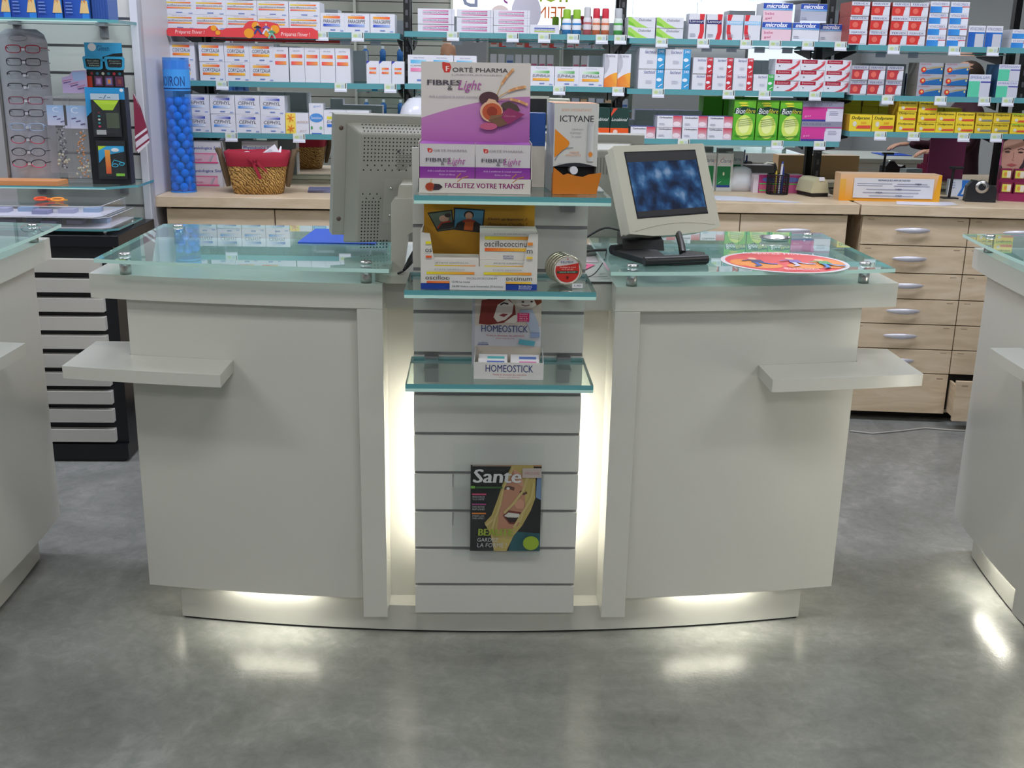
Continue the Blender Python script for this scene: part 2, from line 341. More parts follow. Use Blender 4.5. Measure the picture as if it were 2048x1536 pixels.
# ================================================================ THE COUNTERS
def arc(x, off=0.0, k=0.095): return off+k*x*x
def arcpts(xa, xb, off, k=0.095, n=14): return [(xa+(xb-xa)*i/n, arc(xa+(xb-xa)*i/n, off, k)) for i in range(n+1)]
def make_counter():
    t = thing('sales_counter', 'white gloss curved sales counter in the centre with two frosted glass tops', 'counter', (0.062, 2.752, 0))
    b = MB()
    b.prism(arcpts(-0.92, 0.92, 0.078, 0.106, 28)+[(0.92, 0.66), (-0.92, 0.66)], 0.007, 0.085, M_LAM)
    b.prism(arcpts(-0.915, 0.915, 0.084, 0.106, 28)+[(0.915, 0.65), (-0.915, 0.65)], 0.0, 0.007, M_BLACK)
    for s in (-1, 1):
        p = arcpts(0.37, 0.92, 0.078, 0.106)+[(0.92, 0.66), (0.37, 0.66)]
        if s < 0: p = [(-x, y) for x, y in p][::-1]
        b.prism(p, 0.085, 0.27, M_LAM)
    b.build('plinth', t)
    for s in (-1, 1):
        p = arcpts(0.37, 0.965, 0.15, 0.06)+[(0.965, 0.70), (0.37, 0.70)]
        if s < 0: p = [(-x, y) for x, y in p][::-1]
        b = MB(); b.prism(p, 0.27, 0.975, M_LAM); b.build('body', t)
    b = MB(); b.box((-0.37, 0.15, 0.085), (0.37, 0.17, 0.96), M_LAM); b.build('channel_panel', t)
    b = MB(); b.box((-0.37, 0.68, 0.085), (0.37, 0.70, 0.96), M_LAM); b.build('back_panel', t)
    b = MB(); b.box((-0.302, 0.10, 0.958), (0.302, 0.74, 1.036), M_LAM)
    b.box((-0.3025, 0.0985, 1.03), (0.3025, 0.10, 1.0365), M_SEAM)
    b.build('crossbar', t)
    for s in (-1, 1):
        def fl(p): return p if s > 0 else [(-x, y) for x, y in p][::-1]
        b = MB(); b.prism(fl(arcpts(0.37, 0.995, 0.03)+arcpts(0.995, 0.37, 0.052)), 0.13, 0.974, M_LAM)
        b.box((min(s*.975, s*.995), 0.15, 0.13), (max(s*.975, s*.995), 0.72, 0.974), M_LAM)
        b.build('front_panel', t, 0.0012)
        b = MB(); b.prism(fl(arcpts(0.302, 1.083, 0.0)+[(1.083, 0.75), (0.302, 0.75)]), 0.975, 1.04, M_LAM)
        b.build('top_slab', t, 0.0012)
        b = MB(); xa, xb = sorted((s*0.302, s*0.369)); b.box((xa, 0.009, 0.088), (xb, 0.15, 0.974), M_LAM)
        b.build('post', t, 0.0012)
        b = MB(); b.prism(fl(arcpts(0.71, 1.135, -0.12)+[(1.135, 0.27), (0.998, 0.27)]+arcpts(0.998, 0.71, 0.029)), 0.783, 0.816, M_LAM)
        b.build('side_shelf', t, 0.001)
        b = MB(); g = fl(arcpts(0.28, 1.045, -0.055)+[(1.045, 0.70), (0.28, 0.70)])
        b.prism(g, 1.080, 1.090, M_GLASS, M_EDGEL); gt = b.build('glass_top', t)
        for (sx, sy) in ((0.345, 0.03), (0.985, 0.11), (0.345, 0.64), (0.985, 0.64)):
            b = MB(); b.lathe([(0, 0), (0.0145, 0), (0.0145, 0.04), (0, 0.04)], M_STEEL, loc=(s*sx, sy, 1.04))
            st = b.build('standoff', t)
            b = MB(); b.lathe([(0, 0.05), (0.0155, 0.05), (0.0155, 0.054), (0.013, 0.057), (0, 0.057)], M_STEEL, loc=(s*sx, sy, 1.04)); b.build('cap', st)
        b = MB(); b.tube([(s*x, arc(x, 0.065, 0.1), 0.150) for x in (0.52, 0.58, 0.64, 0.70, 0.76)], 0.007, M_GLOWF); b.build('light_tube', t)
        b = MB(); b.tube([(s*0.948, 0.26, 0.15), (s*0.948, 0.34, 0.15)], 0.007, M_GLOW); b.build('light_tube', t)
        b = MB(); b.tube([(s*0.198, 0.095, 0.26), (s*0.198, 0.095, 0.50), (s*0.198, 0.095, 0.74)], 0.008, M_GLOW); b.build('light_tube', t)
    return t
counter0 = make_counter()
for loc, rz, s, lb in (((-1.368, 2.375, 0), 83, 1, 'left'), ((1.567, 2.424, 0), -88, -1, 'right')):
    c = dup(counter0, loc, (0, 0, R(rz)), 'white gloss curved sales counter cut off by the %s edge of the picture' % lb, 'sales counters')
    for ch in [o for o in c.children if o.name.startswith('side_shelf') or (s > 0 and o.name.startswith('light_tube'))]: bpy.data.objects.remove(ch)
    for q in (-1, 1):
        pts = arcpts(0.19, 0.625, -0.07)+arcpts(0.625, 0.19, 0.029)
        if q < 0: pts = [(-x, y) for x, y in pts][::-1]
        b = MB(); b.prism(pts, 0.783, 0.816, M_LAM); b.build('side_shelf', c, 0.001)
counter0['group'] = 'sales counters'

# ---- slatted display tower in the middle of the counter
TX0, TX1, TY = -0.163, 0.287, 2.79
GRV = [0.175+0.1125*i for i in range(10)]
t = thing('slatwall_tower', 'white slatted display tower between the two halves of the central counter', 'display stand', (0.062, TY, 0))
def slats(b, xa, xb, zs, zlo, zhi, y, th=0.014, g=0.005):
    ed = [zlo]+[v for z in zs for v in (z-g, z+g)]+[zhi]
    for i in range(0, len(ed), 2): b.box((xa, y, ed[i]), (xb, y+th, ed[i+1]), M_SLAT)
    for z in zs: b.box((xa+0.0005, y+th*0.7, z-g), (xb-0.0005, y+th, z+g), M_ALU)
    b.box((xa+0.0002, y+th, zlo+0.0002), (xb-0.0002, y+th+0.006, zhi-0.0002), M_SLAT)
b = MB(); slats(b, TX0-0.062, TX1-0.062, GRV, 0.088, 1.384, 0.0); b.build('slat_panel', t)
b = MB(); b.box((-0.03, 0.021, 0.09), (0.03, 0.06, 1.2), M_ALU); b.build('mounting_rail', t)

def glass_shelf(name, label, cat, xa, xb, ya, yb, z, th, brk, group, cut=0.0, chrome=M_ALU, wall=None, rotz=0.0):
    """plate from front ya to back yb, top at z; brackets at the listed x"""
    cx = (xa+xb)/2; t = thing(name, label, cat, (cx, yb, z), rotz, group)
    w = (xb-xa)/2; d = yb-ya; b = MB()
    pts = [(-w, -d), (w-cut, -d)]+([(w, -d+cut)] if cut else [])+[(w, 0), (-w, 0)]
    b.prism(pts, -th, 0, M_SHGL, M_EDGE)
    if th < 0.02: b.box((-w, -d-0.001, -th), (w-cut, -d, -th*0.62), M_EDGEL)
    b.build('glass_plate', t)
    for bx in brk:
        b = MB()
        b.box((bx-cx-0.018, -0.05, -th-0.006), (bx-cx+0.018, -0.001, -th-0.0005), chrome)
        b.box((bx-cx-0.018, -0.004, -th-0.05), (bx-cx+0.018, -0.001, -th-0.006), chrome)
        b.box((bx-cx-0.018, -0.022, 0.0005), (bx-cx+0.018, -0.001, 0.006), chrome)
        b.build('bracket', t)
    return t
glass_shelf('glass_shelf', 'topmost glass shelf of the display tower, under the purple fibre bar display', 'glass shelf', -0.143, 0.311, 2.51, 2.788, 1.297, 0.019, (-0.09, 0.235), 'glass shelves on the display tower')
glass_shelf('glass_shelf', 'middle glass shelf of the display tower, under the mustard yellow display box', 'glass shelf', -0.17, 0.289, 2.55, 2.788, 1.068, 0.019, (-0.115, 0.235), 'glass shelves on the display tower')
glass_shelf('glass_shelf', 'lowest glass shelf of the display tower, with two bare steel brackets showing', 'glass shelf', -0.168, 0.289, 2.527, 2.788, 0.842, 0.019, (-0.115, 0.235), 'glass shelves on the display tower')

# ================================================================ LEFT WALL UNIT
LY = 4.74
t = thing('slatted_display_wall', 'grey white slatted wall panel behind the reading glasses stand', 'wall panel', (-1.9, LY, 0))
sr = PY(275, 147, LY).x+1.9; z_a, z_b = PY(260, 93, LY).z, PY(260, 308, LY).z; zs_ = (z_a-z_b)/4
b = MB(); slats(b, PY(14, 200, LY).x+1.9, sr, [z_b+zs_*i for i in range(-8, 7) if z_b+zs_*i > 0.05], 0.0, 2.3, 0.0, 0.014, 0.0055); b.build('slat_panel', t)
b = MB(); b.box((sr+0.002, -0.012, 0.0), (PY(290, 147, LY).x+1.9, 0.02, 2.3), plain('#a9aab2', 0.35)); b.build('edge_trim', t)
t = thing('partition_panel', 'tall white partition board between the slatted wall and the glass shelving', 'partition', (-1.392, LY, 0))
b = MB(); b.box((-0.030, -0.02, 0), (0, 0.80, 2.3), mat('partition_white', '#cdced6', rough=0.35)); b.build('board', t, 0.002)

# ================================================================ MAPLE CABINETS
def handle(parent, x, z, w=0.16, y=0.0):
    b = MB(); n = 14; vs = []; fs = []; m = 8
    for i in range(n+1):
        t = i/n; k = math.sin(math.pi*t)**0.55; px = x-w/2+w*t
        for j in range(m):
            th = 2*math.pi*j/m
            vs.append((px, y-0.006-0.018*math.sin(math.pi*t)**0.5+0.005*k*math.cos(th), z+0.0135*k*math.sin(th)))
    for i in range(n):
        for j in range(m): fs.append((i*m+j, (i+1)*m+j, (i+1)*m+(j+1) % m, i*m+(j+1) % m))
    b.add(vs, fs, mat('handle_silver', '#dcdce8', rough=0.38, metal=0.6), smooth=True)
    for s in (-1, 1): b.tube([(x+s*w*0.38, y, z), (x+s*w*0.38, y-0.016, z)], 0.004, M_STEEL, 6)
    return b.build('handle', parent)
def cabinet(name, label, loc, rotz, cols, rows, depth=0.75, top=0.974, group=None, marks=False, skip=(), openrow=None):
    """cols: x edges; rows: z edges from the top down; front at y=0"""
    t = thing(name, label, 'drawer cabinet', loc, rotz, group)
    xa, xb = cols[0], cols[-1]
    b = MB(); zb = rows[-1]
    b.box((xa, 0.02, zb), (xa+0.018, depth, top), M_WOOD); b.box((xb-0.018, 0.02, zb), (xb, depth, top), M_WOOD)
    b.box((xa+0.018, 0.3, zb), (xb-0.018, depth, top), M_DARK); b.box((xa+0.018, 0.03, zb), (xb-0.018, 0.3, zb+0.018), M_WOOD)
    b.box((xa+0.018, 0.02, top-0.012), (xb-0.018, 0.3, top), M_DARK)
    b.box((xa+0.018, 0.022, zb+0.018), (xb-0.018, 0.032, top-0.012), M_DARK)
    b.box((xa+0.02, 0.09, 0), (xb-0.02, 0.11, zb), M_DARK)
    b.build('carcass', t)
    for ci in range(len(cols)-1):
        for ri in range(len(rows)-1):
            if (ci, ri) in skip: continue
            g = 0.0022; a, c = cols[ci]+g, cols[ci+1]-g; z1, z0 = rows[ri]-g, rows[ri+1]+g
            b = MB(); dy = 0.0
            if openrow == (ci, ri): dy = -0.11
            b.box((a, dy, z0), (c, dy+0.019, z1), M_WOOD)
            if dy: b.box((a+0.01, dy+0.019, z0+0.01), (a+0.022, 0.02, z1-0.03), M_WOOD)
            p = Pen(b, c-a, z1-z0, Matrix.Translation((a, dy, z0)))
            if marks:
                for u in (0.05, 0.89): p.rect(u, 0.88, u+0.06, 0.905, '#8d7c68')
            d = b.build('drawer', t, 0.001)
            if not (marks and ri == len(rows)-2 and ci == 0): handle(d, (a+c)/2-(0.0 if not marks else 0.01), z0+(z1-z0)*0.55, y=dy)
    return t
ROWS_L = [0.968, 0.795, 0.635, 0.475, 0.315, 0.10]
cabinet('drawer_cabinet', 'maple drawer cabinet at the left, under the wicker basket and blue tube', (-1.352, 4.80, 0), 0, [0.0, 0.47, 0.94], ROWS_L, group='maple drawer cabinets')
cabinet('drawer_cabinet', 'maple drawer cabinet hidden mostly behind the two monitors', (-0.39, 4.82, 0), 0, [0.0, 0.47, 0.94], ROWS_L, group='maple drawer cabinets')
cabinet('drawer_cabinet', 'maple drawer cabinet left of the dark gap, behind the screen with blue picture', (0.57, 4.87, 0), 0, [0.0, 0.62, 1.11], [0.970, 0.81, 0.65, 0.48, 0.32, 0.10], depth=0.70, group='maple drawer cabinets')
def worktop(label, loc, rotz, w, d, th=0.045):
    o = thing('worktop', label, 'worktop', loc, rotz, 'maple worktops')
    b = MB(); b.box((0, 0, -th), (w, d, 0), M_WOOD); b.build('board', o, 0.002); return o
worktop('pale maple worktop on the left, under the wicker basket', (-1.388, 4.775, 1.02), 0, 2.343, 0.80)
worktop('pale maple worktop in the middle, under the white tissue dispenser', (0.957, 4.85, 1.02), 0, 0.765, 0.73)
C_ANG = R(-5.5)
cabinet('drawer_cabinet', 'tall maple drawer cabinet at the right with seven rows and one drawer ajar', (1.745, 4.868, 0), C_ANG, [0.0, 0.475, 0.95, 1.425],
        [0.970, 0.838, 0.712, 0.592, 0.474, 0.356, 0.240, 0.045], depth=0.60, group='maple drawer cabinets', marks=True, openrow=(1, 6))
worktop('pale maple worktop on the far right, under the black tape dispenser', (1.728, 4.845, 1.02), C_ANG, 1.50, 0.66)

# ================================================================ WALL SHELVES OF GLASS
SY = 5.16; SB = 5.50
def zt(px, py, y=SY): return PY(px, py, y).z
BAY = {'A': (-1.335, -0.352), 'B': (-0.332, 0.676), 'C': (0.690, 1.702), 'D': (1.735, 2.69)}
SHZ = {('A', 1): zt(560, 62), ('A', 2): zt(560, 164), ('A', 3): zt(480, 266), ('B', 1): zt(1000, 66), ('B', 2): zt(1150, 173), ('B', 3): zt(1150, 270),
       ('C', 1): zt(1480, 80), ('C', 2): zt(1480, 181), ('C', 3): zt(1400, 279), ('D', 1): zt(1800, 91, 5.13), ('D', 2): zt(1880, 193, 5.13), ('D', 3): zt(1850, 265, 5.13)}
NM = {'A': 'left', 'B': 'centre', 'C': 'right', 'D': 'far right'}; LV = {1: 'top', 2: 'middle', 3: 'lowest'}
D_ANG = 0.0
for (bay, lv), z in SHZ.items():
    xa, xb = BAY[bay]; rz = 0.0
    t = glass_shelf('glass_shelf', '%s glass wall shelf in the %s bay of the medicine shelving' % (LV[lv], NM[bay]), 'glass shelf', xa, xb, SY-(0.03 if bay == 'D' else 0), SB, z, 0.024, (), 'glass wall shelves')
    for s in (-1, 1):       # black cantilever arms
        b = MB(); w = (xb-xa)/2; bx = s*(w-0.012)
        b.slab([(-0.0, -0.075), (0.0, -0.026), (-0.30, -0.026), (-0.30, -0.034)], -0.003, 0.003, M_BLACK, M=Matrix.Translation((bx, -0.005, 0)) @ Matrix.Rotation(R(90), 4, 'Z'))
        b.build('bracket', t)
for x, nm in ((-1.33, 'beside the white partition'), (-0.342, 'between the left and centre bays'), (0.700, 'between the centre and right bays'), (1.716, 'between the right and far right bays'), (2.705, 'at the far right end')):
    t = thing('shelving_upright', 'black slotted steel upright ' + nm, 'shelving upright', (x, SB, 1.0), group='shelving uprights')
    b = MB(); w = 0.016
    b.box((-w, 0.006, 0), (w, 0.045, 1.15), M_BLACK)
    for i in range(20): b.box((-0.006, 0.0052, 0.03+i*0.056), (0.006, 0.0065, 0.055+i*0.056), M_STEEL if False else plain('#5a5a60'))
    b.build('slotted_post', t)
# ================================================================ MEDICINE BOXES
def carton(w, h, d, base, art, top=None, side=None):
    b = MB(); b.box((-w/2, 0, 0), (w/2, d, h), M_PRINT, base)
    if top: b.add([(-w/2, 0, h+0.0003), (w/2, 0, h+0.0003), (w/2, d, h+0.0003), (-w/2, d, h+0.0003)], [(0, 1, 2, 3)], M_PRINT, lin(top))
    if side:
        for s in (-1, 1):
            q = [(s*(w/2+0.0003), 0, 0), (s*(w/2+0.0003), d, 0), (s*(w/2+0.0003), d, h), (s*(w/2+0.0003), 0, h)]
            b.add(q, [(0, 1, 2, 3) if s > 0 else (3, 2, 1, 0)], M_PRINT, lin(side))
    p = Pen(b, w, h, Matrix.Translation((-w/2, 0, 0)), 0.00035)
    random.seed(3)
    if art: art(p)
    return b
WHT = '#dcdde6'; NVY = '#26306e'; INK = '#4a4c58'
ORD = ['first', 'second', 'third', 'fourth', 'fifth', 'sixth', 'seventh', 'eighth']
SP = {'A': 'left bay', 'B': 'centre bay', 'C': 'right bay', 'D': 'far right bay'}
def bars(name, a0, a1, b0, b1, v1=0.72, v0=0.30, hh=0.13, u0=0.12, u1=0.80, foot=True, top=True):
    def f(p):
        if top: p.text('etats homeo', 0.25, 0.88, 0.72, 0.94, '#8a8ea6')
        p.rect(u0, v1, u1, v1+hh, a0, a1); p.text(name, u0, v0+hh+0.05, u1+0.02, v1-0.05, INK, 0.15)
        p.rect(u0, v0, u1, v0+hh, b0, b1)
        if foot: p.rect(0.40, 0.09, 0.60, 0.15, '#6f86c4'); p.rect(0.80, 0.05, 0.93, 0.11, '#8fa3d2')
    return f
def put(key, desc, cat, group, art, cols, rows, have=None, base=WHT, d=0.16, back=0.02, top=None, side=None, name='medicine_box', unit='row'):
    """cols: list of (px left, px right); rows: picture heights of the row edges, bottom first"""
    bay, lv = key; z = SHZ[key]; yf = SY+back-(0.03 if bay == 'D' else 0)
    ym = sum(rows)/len(rows)
    xs = [(PY(a, ym, yf).x, PY(c, ym, yf).x) for a, c in cols]
    w = sum(c-a for a, c in xs)/len(xs)-0.0012
    pm = (cols[0][0]+cols[-1][1])/2
    hs = [PY(pm, rows[i+1], yf).z-PY(pm, rows[i], yf).z for i in range(len(rows)-1)]; h = sum(hs)/len(hs)-0.0004
    proto = None; nr = len(rows)-1; nc = len(cols)
    for r in range(nr):
        rc = [c for c in range(nc) if have is None or (r, c) in have]
        for j, c in enumerate(rc):
            loc = ((xs[c][0]+xs[c][1])/2, yf+random.uniform(0, 0.006), z+r*(h+0.0004)+0.0003)
            bits = [desc]
            if nr > 1: bits.append({1: '', 2: ('lower row', 'upper row')[min(r, 1)], 3: ('bottom row', 'middle row', 'top row')[min(r, 2)], 4: ('bottom row', 'second row', 'third row', 'top row')[min(r, 3)]}[nr])
            if len(rc) > 1: bits.append('leftmost' if j == 0 else 'rightmost' if j == len(rc)-1 else ORD[j]+' from left')
            lab = ', '.join(bits)
            if len(lab.split()) <= 11: lab += ', %s %s shelf' % (SP[bay], LV[lv])
            if proto is None:
                proto = o = carton(w, h, d, base, art, top, side).build(name)
            else: o = dup(proto)
            o.location = loc; tag(o, lab, cat, group if nr*nc > 1 else None)
            o.rotation_euler = (0, 0, R(random.uniform(-0.8, 0.8)))
    return proto
def seq(*e): return [(e[i], e[i+1]) for i in range(len(e)-1)]
bx = 'medicine box'
# ---- left bay
put(('A', 1), 'white box with thin yellow and red bars', bx, 'boxes with yellow and red bars', bars('oscillococcinum', '#e8d64a', '#ef6a4a', '#ee5f62', '#f2c15a', 0.72, 0.38, 0.10, 0.05, 0.88),
    seq(327.5, 390, 451.5, 514.5, 577, 640), [61.5, 31, 1.5])
put(('A', 1), 'white box with orange bar over blue bar', bx, 'boxes with orange and blue bars', bars('PARAGRIPPE', '#f2b04c', '#ee5a3c', '#2348c0', '#a8bde8'), seq(640.5, 689.5, 739.5, 790), [61.5, 23])
put(('A', 2), 'white box with orange bar over amber bar', bx, 'boxes with orange and amber bars', bars('CORYZALIA', '#f2c456', '#ee5040', '#ec6a38', '#f4c13c'),
    [(340, 390), (398, 449), (449, 499), (499, 549)], [164, 126, 87.5])
put(('A', 2), 'narrow upright white box with two red bars', bx, 'upright boxes with two red bars', bars('HOMEO', '#f0a648', '#e84d58', '#ec4a58', '#f0a050', 0.70, 0.50, 0.10, 0.12, 0.86, foot=False),
    [(547, 577), (579, 609), (609, 640), (640, 670), (670, 701)], [164, 94.5], d=0.12)
def small3(p):
    p.poly([(0, 0.86), (0, 1), (0.3, 1)], '#3b43a8'); bars('HOM', '#f0a648', '#e84d58', '#ee5048', '#f0a050', 0.62, 0.44, 0.09, 0.22, 0.78, False, False)(p)
put(('A', 2), 'small white box with blue corner and two red bars', bx, 'small boxes with a blue corner', small3, seq(733, 758, 783, 809), [165, 119.5], d=0.07)
put(('A', 3), 'white box with navy bar over sky blue bar', bx, 'boxes with navy and sky blue bars', bars('CEPHYL', '#dfe2f2', '#2a3fae', '#2f83d6', '#e4ecf6'), [(370, 420), (421, 470), (471, 520), (520.5, 570)], [265, 227.5, 190])
def sun(p):
    p.rect(0, 0, 0.44, 1, '#f2d65c')
    for cv in (0.76, 0.24):
        for k in range(6):
            a = R(k*60+15); p.stroke([(0.22, cv), (0.22+0.16*math.cos(a), cv+0.2*math.sin(a))], 0.035, '#e2762c')
    p.text('arnica', 0.5, 0.54, 0.96, 0.66, '#b08a6a', 0.2); p.text('gel', 0.6, 0.1, 0.9, 0.2, '#b08a6a', 0.2)
put(('A', 3), 'white box with orange stars on yellow panel', bx, None, sun, [(571, 617.5)], [265, 224], d=0.08)
def oval(p):
    p.text('gel', 0.3, 0.86, 0.8, 0.95, '#7fa0d8'); p.ell(0.5, 0.53, 0.47, 0.15, '#4f8fd4'); p.text('Sensitive', 0.14, 0.49, 0.86, 0.58, '#dfe8f6')
    p.ell(0.16, 0.2, 0.07, 0.06, '#4a9a58'); p.ell(0.8, 0.2, 0.1, 0.05, '#8ec29a'); p.rect(0.15, 0.0, 0.85, 0.03, '#3b6fc0')
put(('A', 3), 'upright white box with a blue oval', bx, None, oval, [(618, 647)], [265, 204], d=0.08)
put(('A', 3), 'white box with green bar over blue bar', bx, 'boxes with green and blue bars', bars('DERMO', '#e6d84c', '#5fae4c', '#2f6fd0', '#3f7fd8', 0.62, 0.30, 0.12, 0.14, 0.92, False), seq(648, 692, 739), [265, 217], d=0.12)
# ---- centre bay
def pinkb(p):
    for v in (0.66, 0.2): p.rect(0.14, v, 0.84, v+0.13, '#e9a8cc', '#c93c8c')
    p.text('HOMEOPLASMINE', 0.14, 0.38, 0.84, 0.6, '#8d8298', 0.1); p.rect(0.93, 0, 0.935, 1, '#a0a0c0')
put(('B', 1), 'flat white box with two pink bars', bx, 'flat boxes with pink bars', pinkb, [(834, 910), (911.5, 988), (989.5, 1057)], [65.5, 50, 34.5, 19], d=0.10)
put(('B', 1), 'low white box with blue line over green line', bx, None, bars('SPASMINE', '#3f5fb4', '#3f5fb4', '#b4c65a', '#b4c65a', 0.55, 0.2, 0.12, 0.15, 0.85, False, False), [(1059.5, 1119)], [67.5, 49], d=0.1)
put(('B', 2), 'white box with sky blue bar over pink bar', bx, 'boxes with sky blue and pink bars', bars('CAMILIA', '#5ab0e0', '#9fd4ec', '#e27aa8', '#f0a8c4', 0.70, 0.42), seq(816, 861, 907, 954), [170, 112.5])
put(('B', 2), 'white box with green bar over yellow bar', bx, 'boxes with green and yellow bars', bars('EUPHRALIA', '#d8ecd8', '#4aa850', '#ee9a3c', '#f0c23c', 0.64, 0.26), seq(1009, 1059, 1109, 1159, 1207), [173.5, 134])
def curve(p):
    p.poly([(0.18, 1), (0.30, 0.9), (0.38, 0.78), (0.36, 0.62), (0.2, 0.45), (0, 0.38), (0, 1)], '#b9bac4')
    n = 10; p.poly([(0, 0)]+[(1, 0)]+[(1-i/n, 0.44-0.20*(i/n)**1.7) for i in range(n+1)], None, ['#e07034', '#f0a040']+['#f2ac3c']*(n//2)+['#e88236']*(n+1-n//2))
    p.text('crema', 0.1, 0.90, 0.8, 0.96, '#8a8c9c')
put(('B', 2), 'tall white and grey box with orange curve', bx, 'tall boxes with an orange curve', curve, seq(1209, 1235, 1262), [174, 107.5], d=0.09)
def dk(p):
    p.rect(0, 0, 1, 0.27, '#e4571e'); p.ell(0.28, 0.13, 0.13, 0.08, '#e8c8c0'); p.poly([(0.02, 0.80), (0.14, 1), (0.36, 1), (0.02, 0.70)], '#d2492c'); p.text('Locabiotal', 0.06, 0.53, 0.93, 0.65, '#dfe4e4', 0.35)
put(('B', 3), 'dark green box with an orange foot', bx, 'dark green boxes', dk, [(1183, 1220), (1221, 1258)], [269, 214.5], base='#173a35', d=0.12)
# ---- right bay
def dul(p):
    p.poly([(0, 1), (0, 0.25), (0.35, 0), (0.75, 0), (0.45, 0.35), (0.12, 0.95), (0.1, 1)], '#a8d860'); p.poly([(0.0, 0.7), (0.0, 0.3), (0.3, 0.02), (0.2, 0.35)], '#7cc43c'); p.text('Dulcolax', 0.38, 0.62, 0.86, 0.86, '#6b6f7c', 0.2)
put(('C', 1), 'flat white box with lime green swirl', bx, 'flat boxes with a green swirl', dul, [(1256, 1311), (1313, 1367)], [75.5, 54, 33], d=0.12)
def lans(band, red):
    def f(p):
        if red > 0.5: p.poly([(0.64, 1), (0.94, 1), (0.90, 0.7), (0.94, 0.3), (0.84, 0), (0.56, 0), (0.68, 0.3), (0.66, 0.6)], '#d8323c')
        else: p.poly([(0.04, 1), (0.34, 1), (0.24, 0.75), (0.24, 0.35), (0.40, 0), (0.12, 0), (0.02, 0.3), (0.03, 0.7)], '#d8323c')
        p.rect(0, 0.60, 0.9 if red > .5 else 1, 0.76, band); p.text('Lansoyl', 0.06, 0.63, 0.86, 0.75, '#eef0f6'); p.lines(0.08, 0.2, 0.5, 3, 0.05, '#9aa0b4')
    return f
put(('C', 1), 'upright white box with red stripe and navy band', bx, 'upright boxes with red stripe and navy band', lans('#2c2a66', 0.8), [(1378, 1411), (1413, 1447)], [79, 27.5], d=0.08)
put(('C', 1), 'upright white box with red stripe and pale blue band', bx, 'upright boxes with red stripe and pale blue band', lans('#9cc8e8', 0.3), [(1453, 1486), (1488, 1522)], [80, 29.5], d=0.08)
def mic(pk):
    def f(p):
        p.rect(0, 0.70, 1, 0.98, '#2a50b0'); p.text('microlax', 0.1, 0.73, 0.85, 0.97, '#f0f0f8', 0.2, 0.02); p.rect(0, 0.62, 1, 0.70, '#9cc4e8', '#5a9ad8')
        if pk: p.rect(0, 0, 1, 0.6, '#e8c8d4'); p.text('bebe', 0.08, 0.36, 0.38, 0.52, '#c8447c'); p.text('gel', 0.08, 0.1, 0.3, 0.26, '#c8447c')
        else: p.rect(0, 0.0, 1, 0.1, '#dfe8f4'); p.lines(0.05, 0.25, 0.3, 2, 0.08, '#9aa0b4')
    return f
put(('C', 1), 'pink and white box with blue band across its top', bx, 'pink boxes with a blue band', mic(True), [(1525, 1584)], [81.5, 43.5, 5.5], d=0.13)
put(('C', 1), 'white box with blue band, right of the pink ones', bx, 'white boxes with a blue band', mic(False), [(1585, 1639)], [83, 45.5], d=0.13)
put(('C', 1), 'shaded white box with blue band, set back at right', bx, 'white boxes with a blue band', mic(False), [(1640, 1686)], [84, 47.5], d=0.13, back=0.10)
o = dup(put(('C', 1), 'shaded blue and grey box set back on top, beside the pink ones', bx, None, mic(False), [(1588, 1640)], [83, 45.5], base='#b0b4c4', d=0.10, back=0.14)); bpy.data.objects.remove(o)  # greyer base puts the shade of the set-back spot into the card colour
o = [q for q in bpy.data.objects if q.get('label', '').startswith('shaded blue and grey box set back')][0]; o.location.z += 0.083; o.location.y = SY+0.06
def lac(c, n):
    def f(p):
        p.rect(0.70, 0, 1, 1, c); p.text('lacteol', 0.22, 0.76, 0.66, 0.93, '#3a4490', 0.2); p.text(n, 0.76, 0.80, 0.96, 0.94, '#f0f2fa'); p.ell(0.82, 0.46, 0.1, 0.09, '#e8eef6')
        p.stroke([(0.8, 0.1), (0.9, 0.2), (0.96, 0.24)], 0.03, '#f0f2fa'); p.lines(0.3, 0.4, 0.6, 3, 0.06, '#c0c4d4')
    return f
put(('C', 2), 'white box with light blue right edge', bx, 'white boxes with a blue edge', lac('#3f9ed4', '340'), [(1276, 1330), (1331, 1379)], [177, 136.5, 96.5], d=0.13)
put(('C', 2), 'white box with red right edge', bx, 'white boxes with a red edge', lac('#c8303c', '340'), [(1385, 1425), (1426, 1465), (1467, 1506)], [179.5, 147.5, 115], d=0.13)
put(('C', 2), 'white box with green right edge', bx, None, lac('#3fae54', '160'), [(1507, 1548)], [181, 148], d=0.13)
def exo(p):
    p.rect(0.04, 0.60, 0.66, 0.96, '#a81c38'); p.text('Exomuc', 0.12, 0.70, 0.58, 0.88, '#e0b8c0'); p.ell(0.17, 0.35, 0.03, 0.05, '#444450')
    p.poly([(0.42, 0), (0.72, 0.06), (0.94, 0.5), (0.98, 0.9), (0.78, 0.42), (0.6, 0.16)], '#cc3c48'); p.poly([(0.80, 0.7), (0.98, 1), (0.90, 0.72)], '#e08088')
put(('C', 2), 'white box with dark red label and red swoosh', bx, 'boxes with a red swoosh', exo, seq(1549, 1600, 1650, 1701), [184, 162.5, 141, 119.5], d=0.12)
def car(p):
    p.rect(0.64, 0.0, 1, 1, '#d8c8d4', '#c8344c', True); p.ell(0.8, 0.3, 0.15, 0.2, '#e8d8e0'); p.text('Carbosylane', 0.08, 0.74, 0.6, 0.92, '#3c3c58', 0.2, 0.01); p.lines(0.08, 0.3, 0.35, 2, 0.1, '#9a9cb0')
put(('C', 3), 'small white box with pink striped end', bx, 'boxes with a pink striped end', car, [(1262, 1311), (1313, 1364), (1365, 1414), (1415.5, 1465)], [278.5, 255, 232.5],
    have={(0, 0), (0, 1), (0, 2), (0, 3), (1, 1), (1, 2), (1, 3)}, d=0.11, top='#3c3f9c')
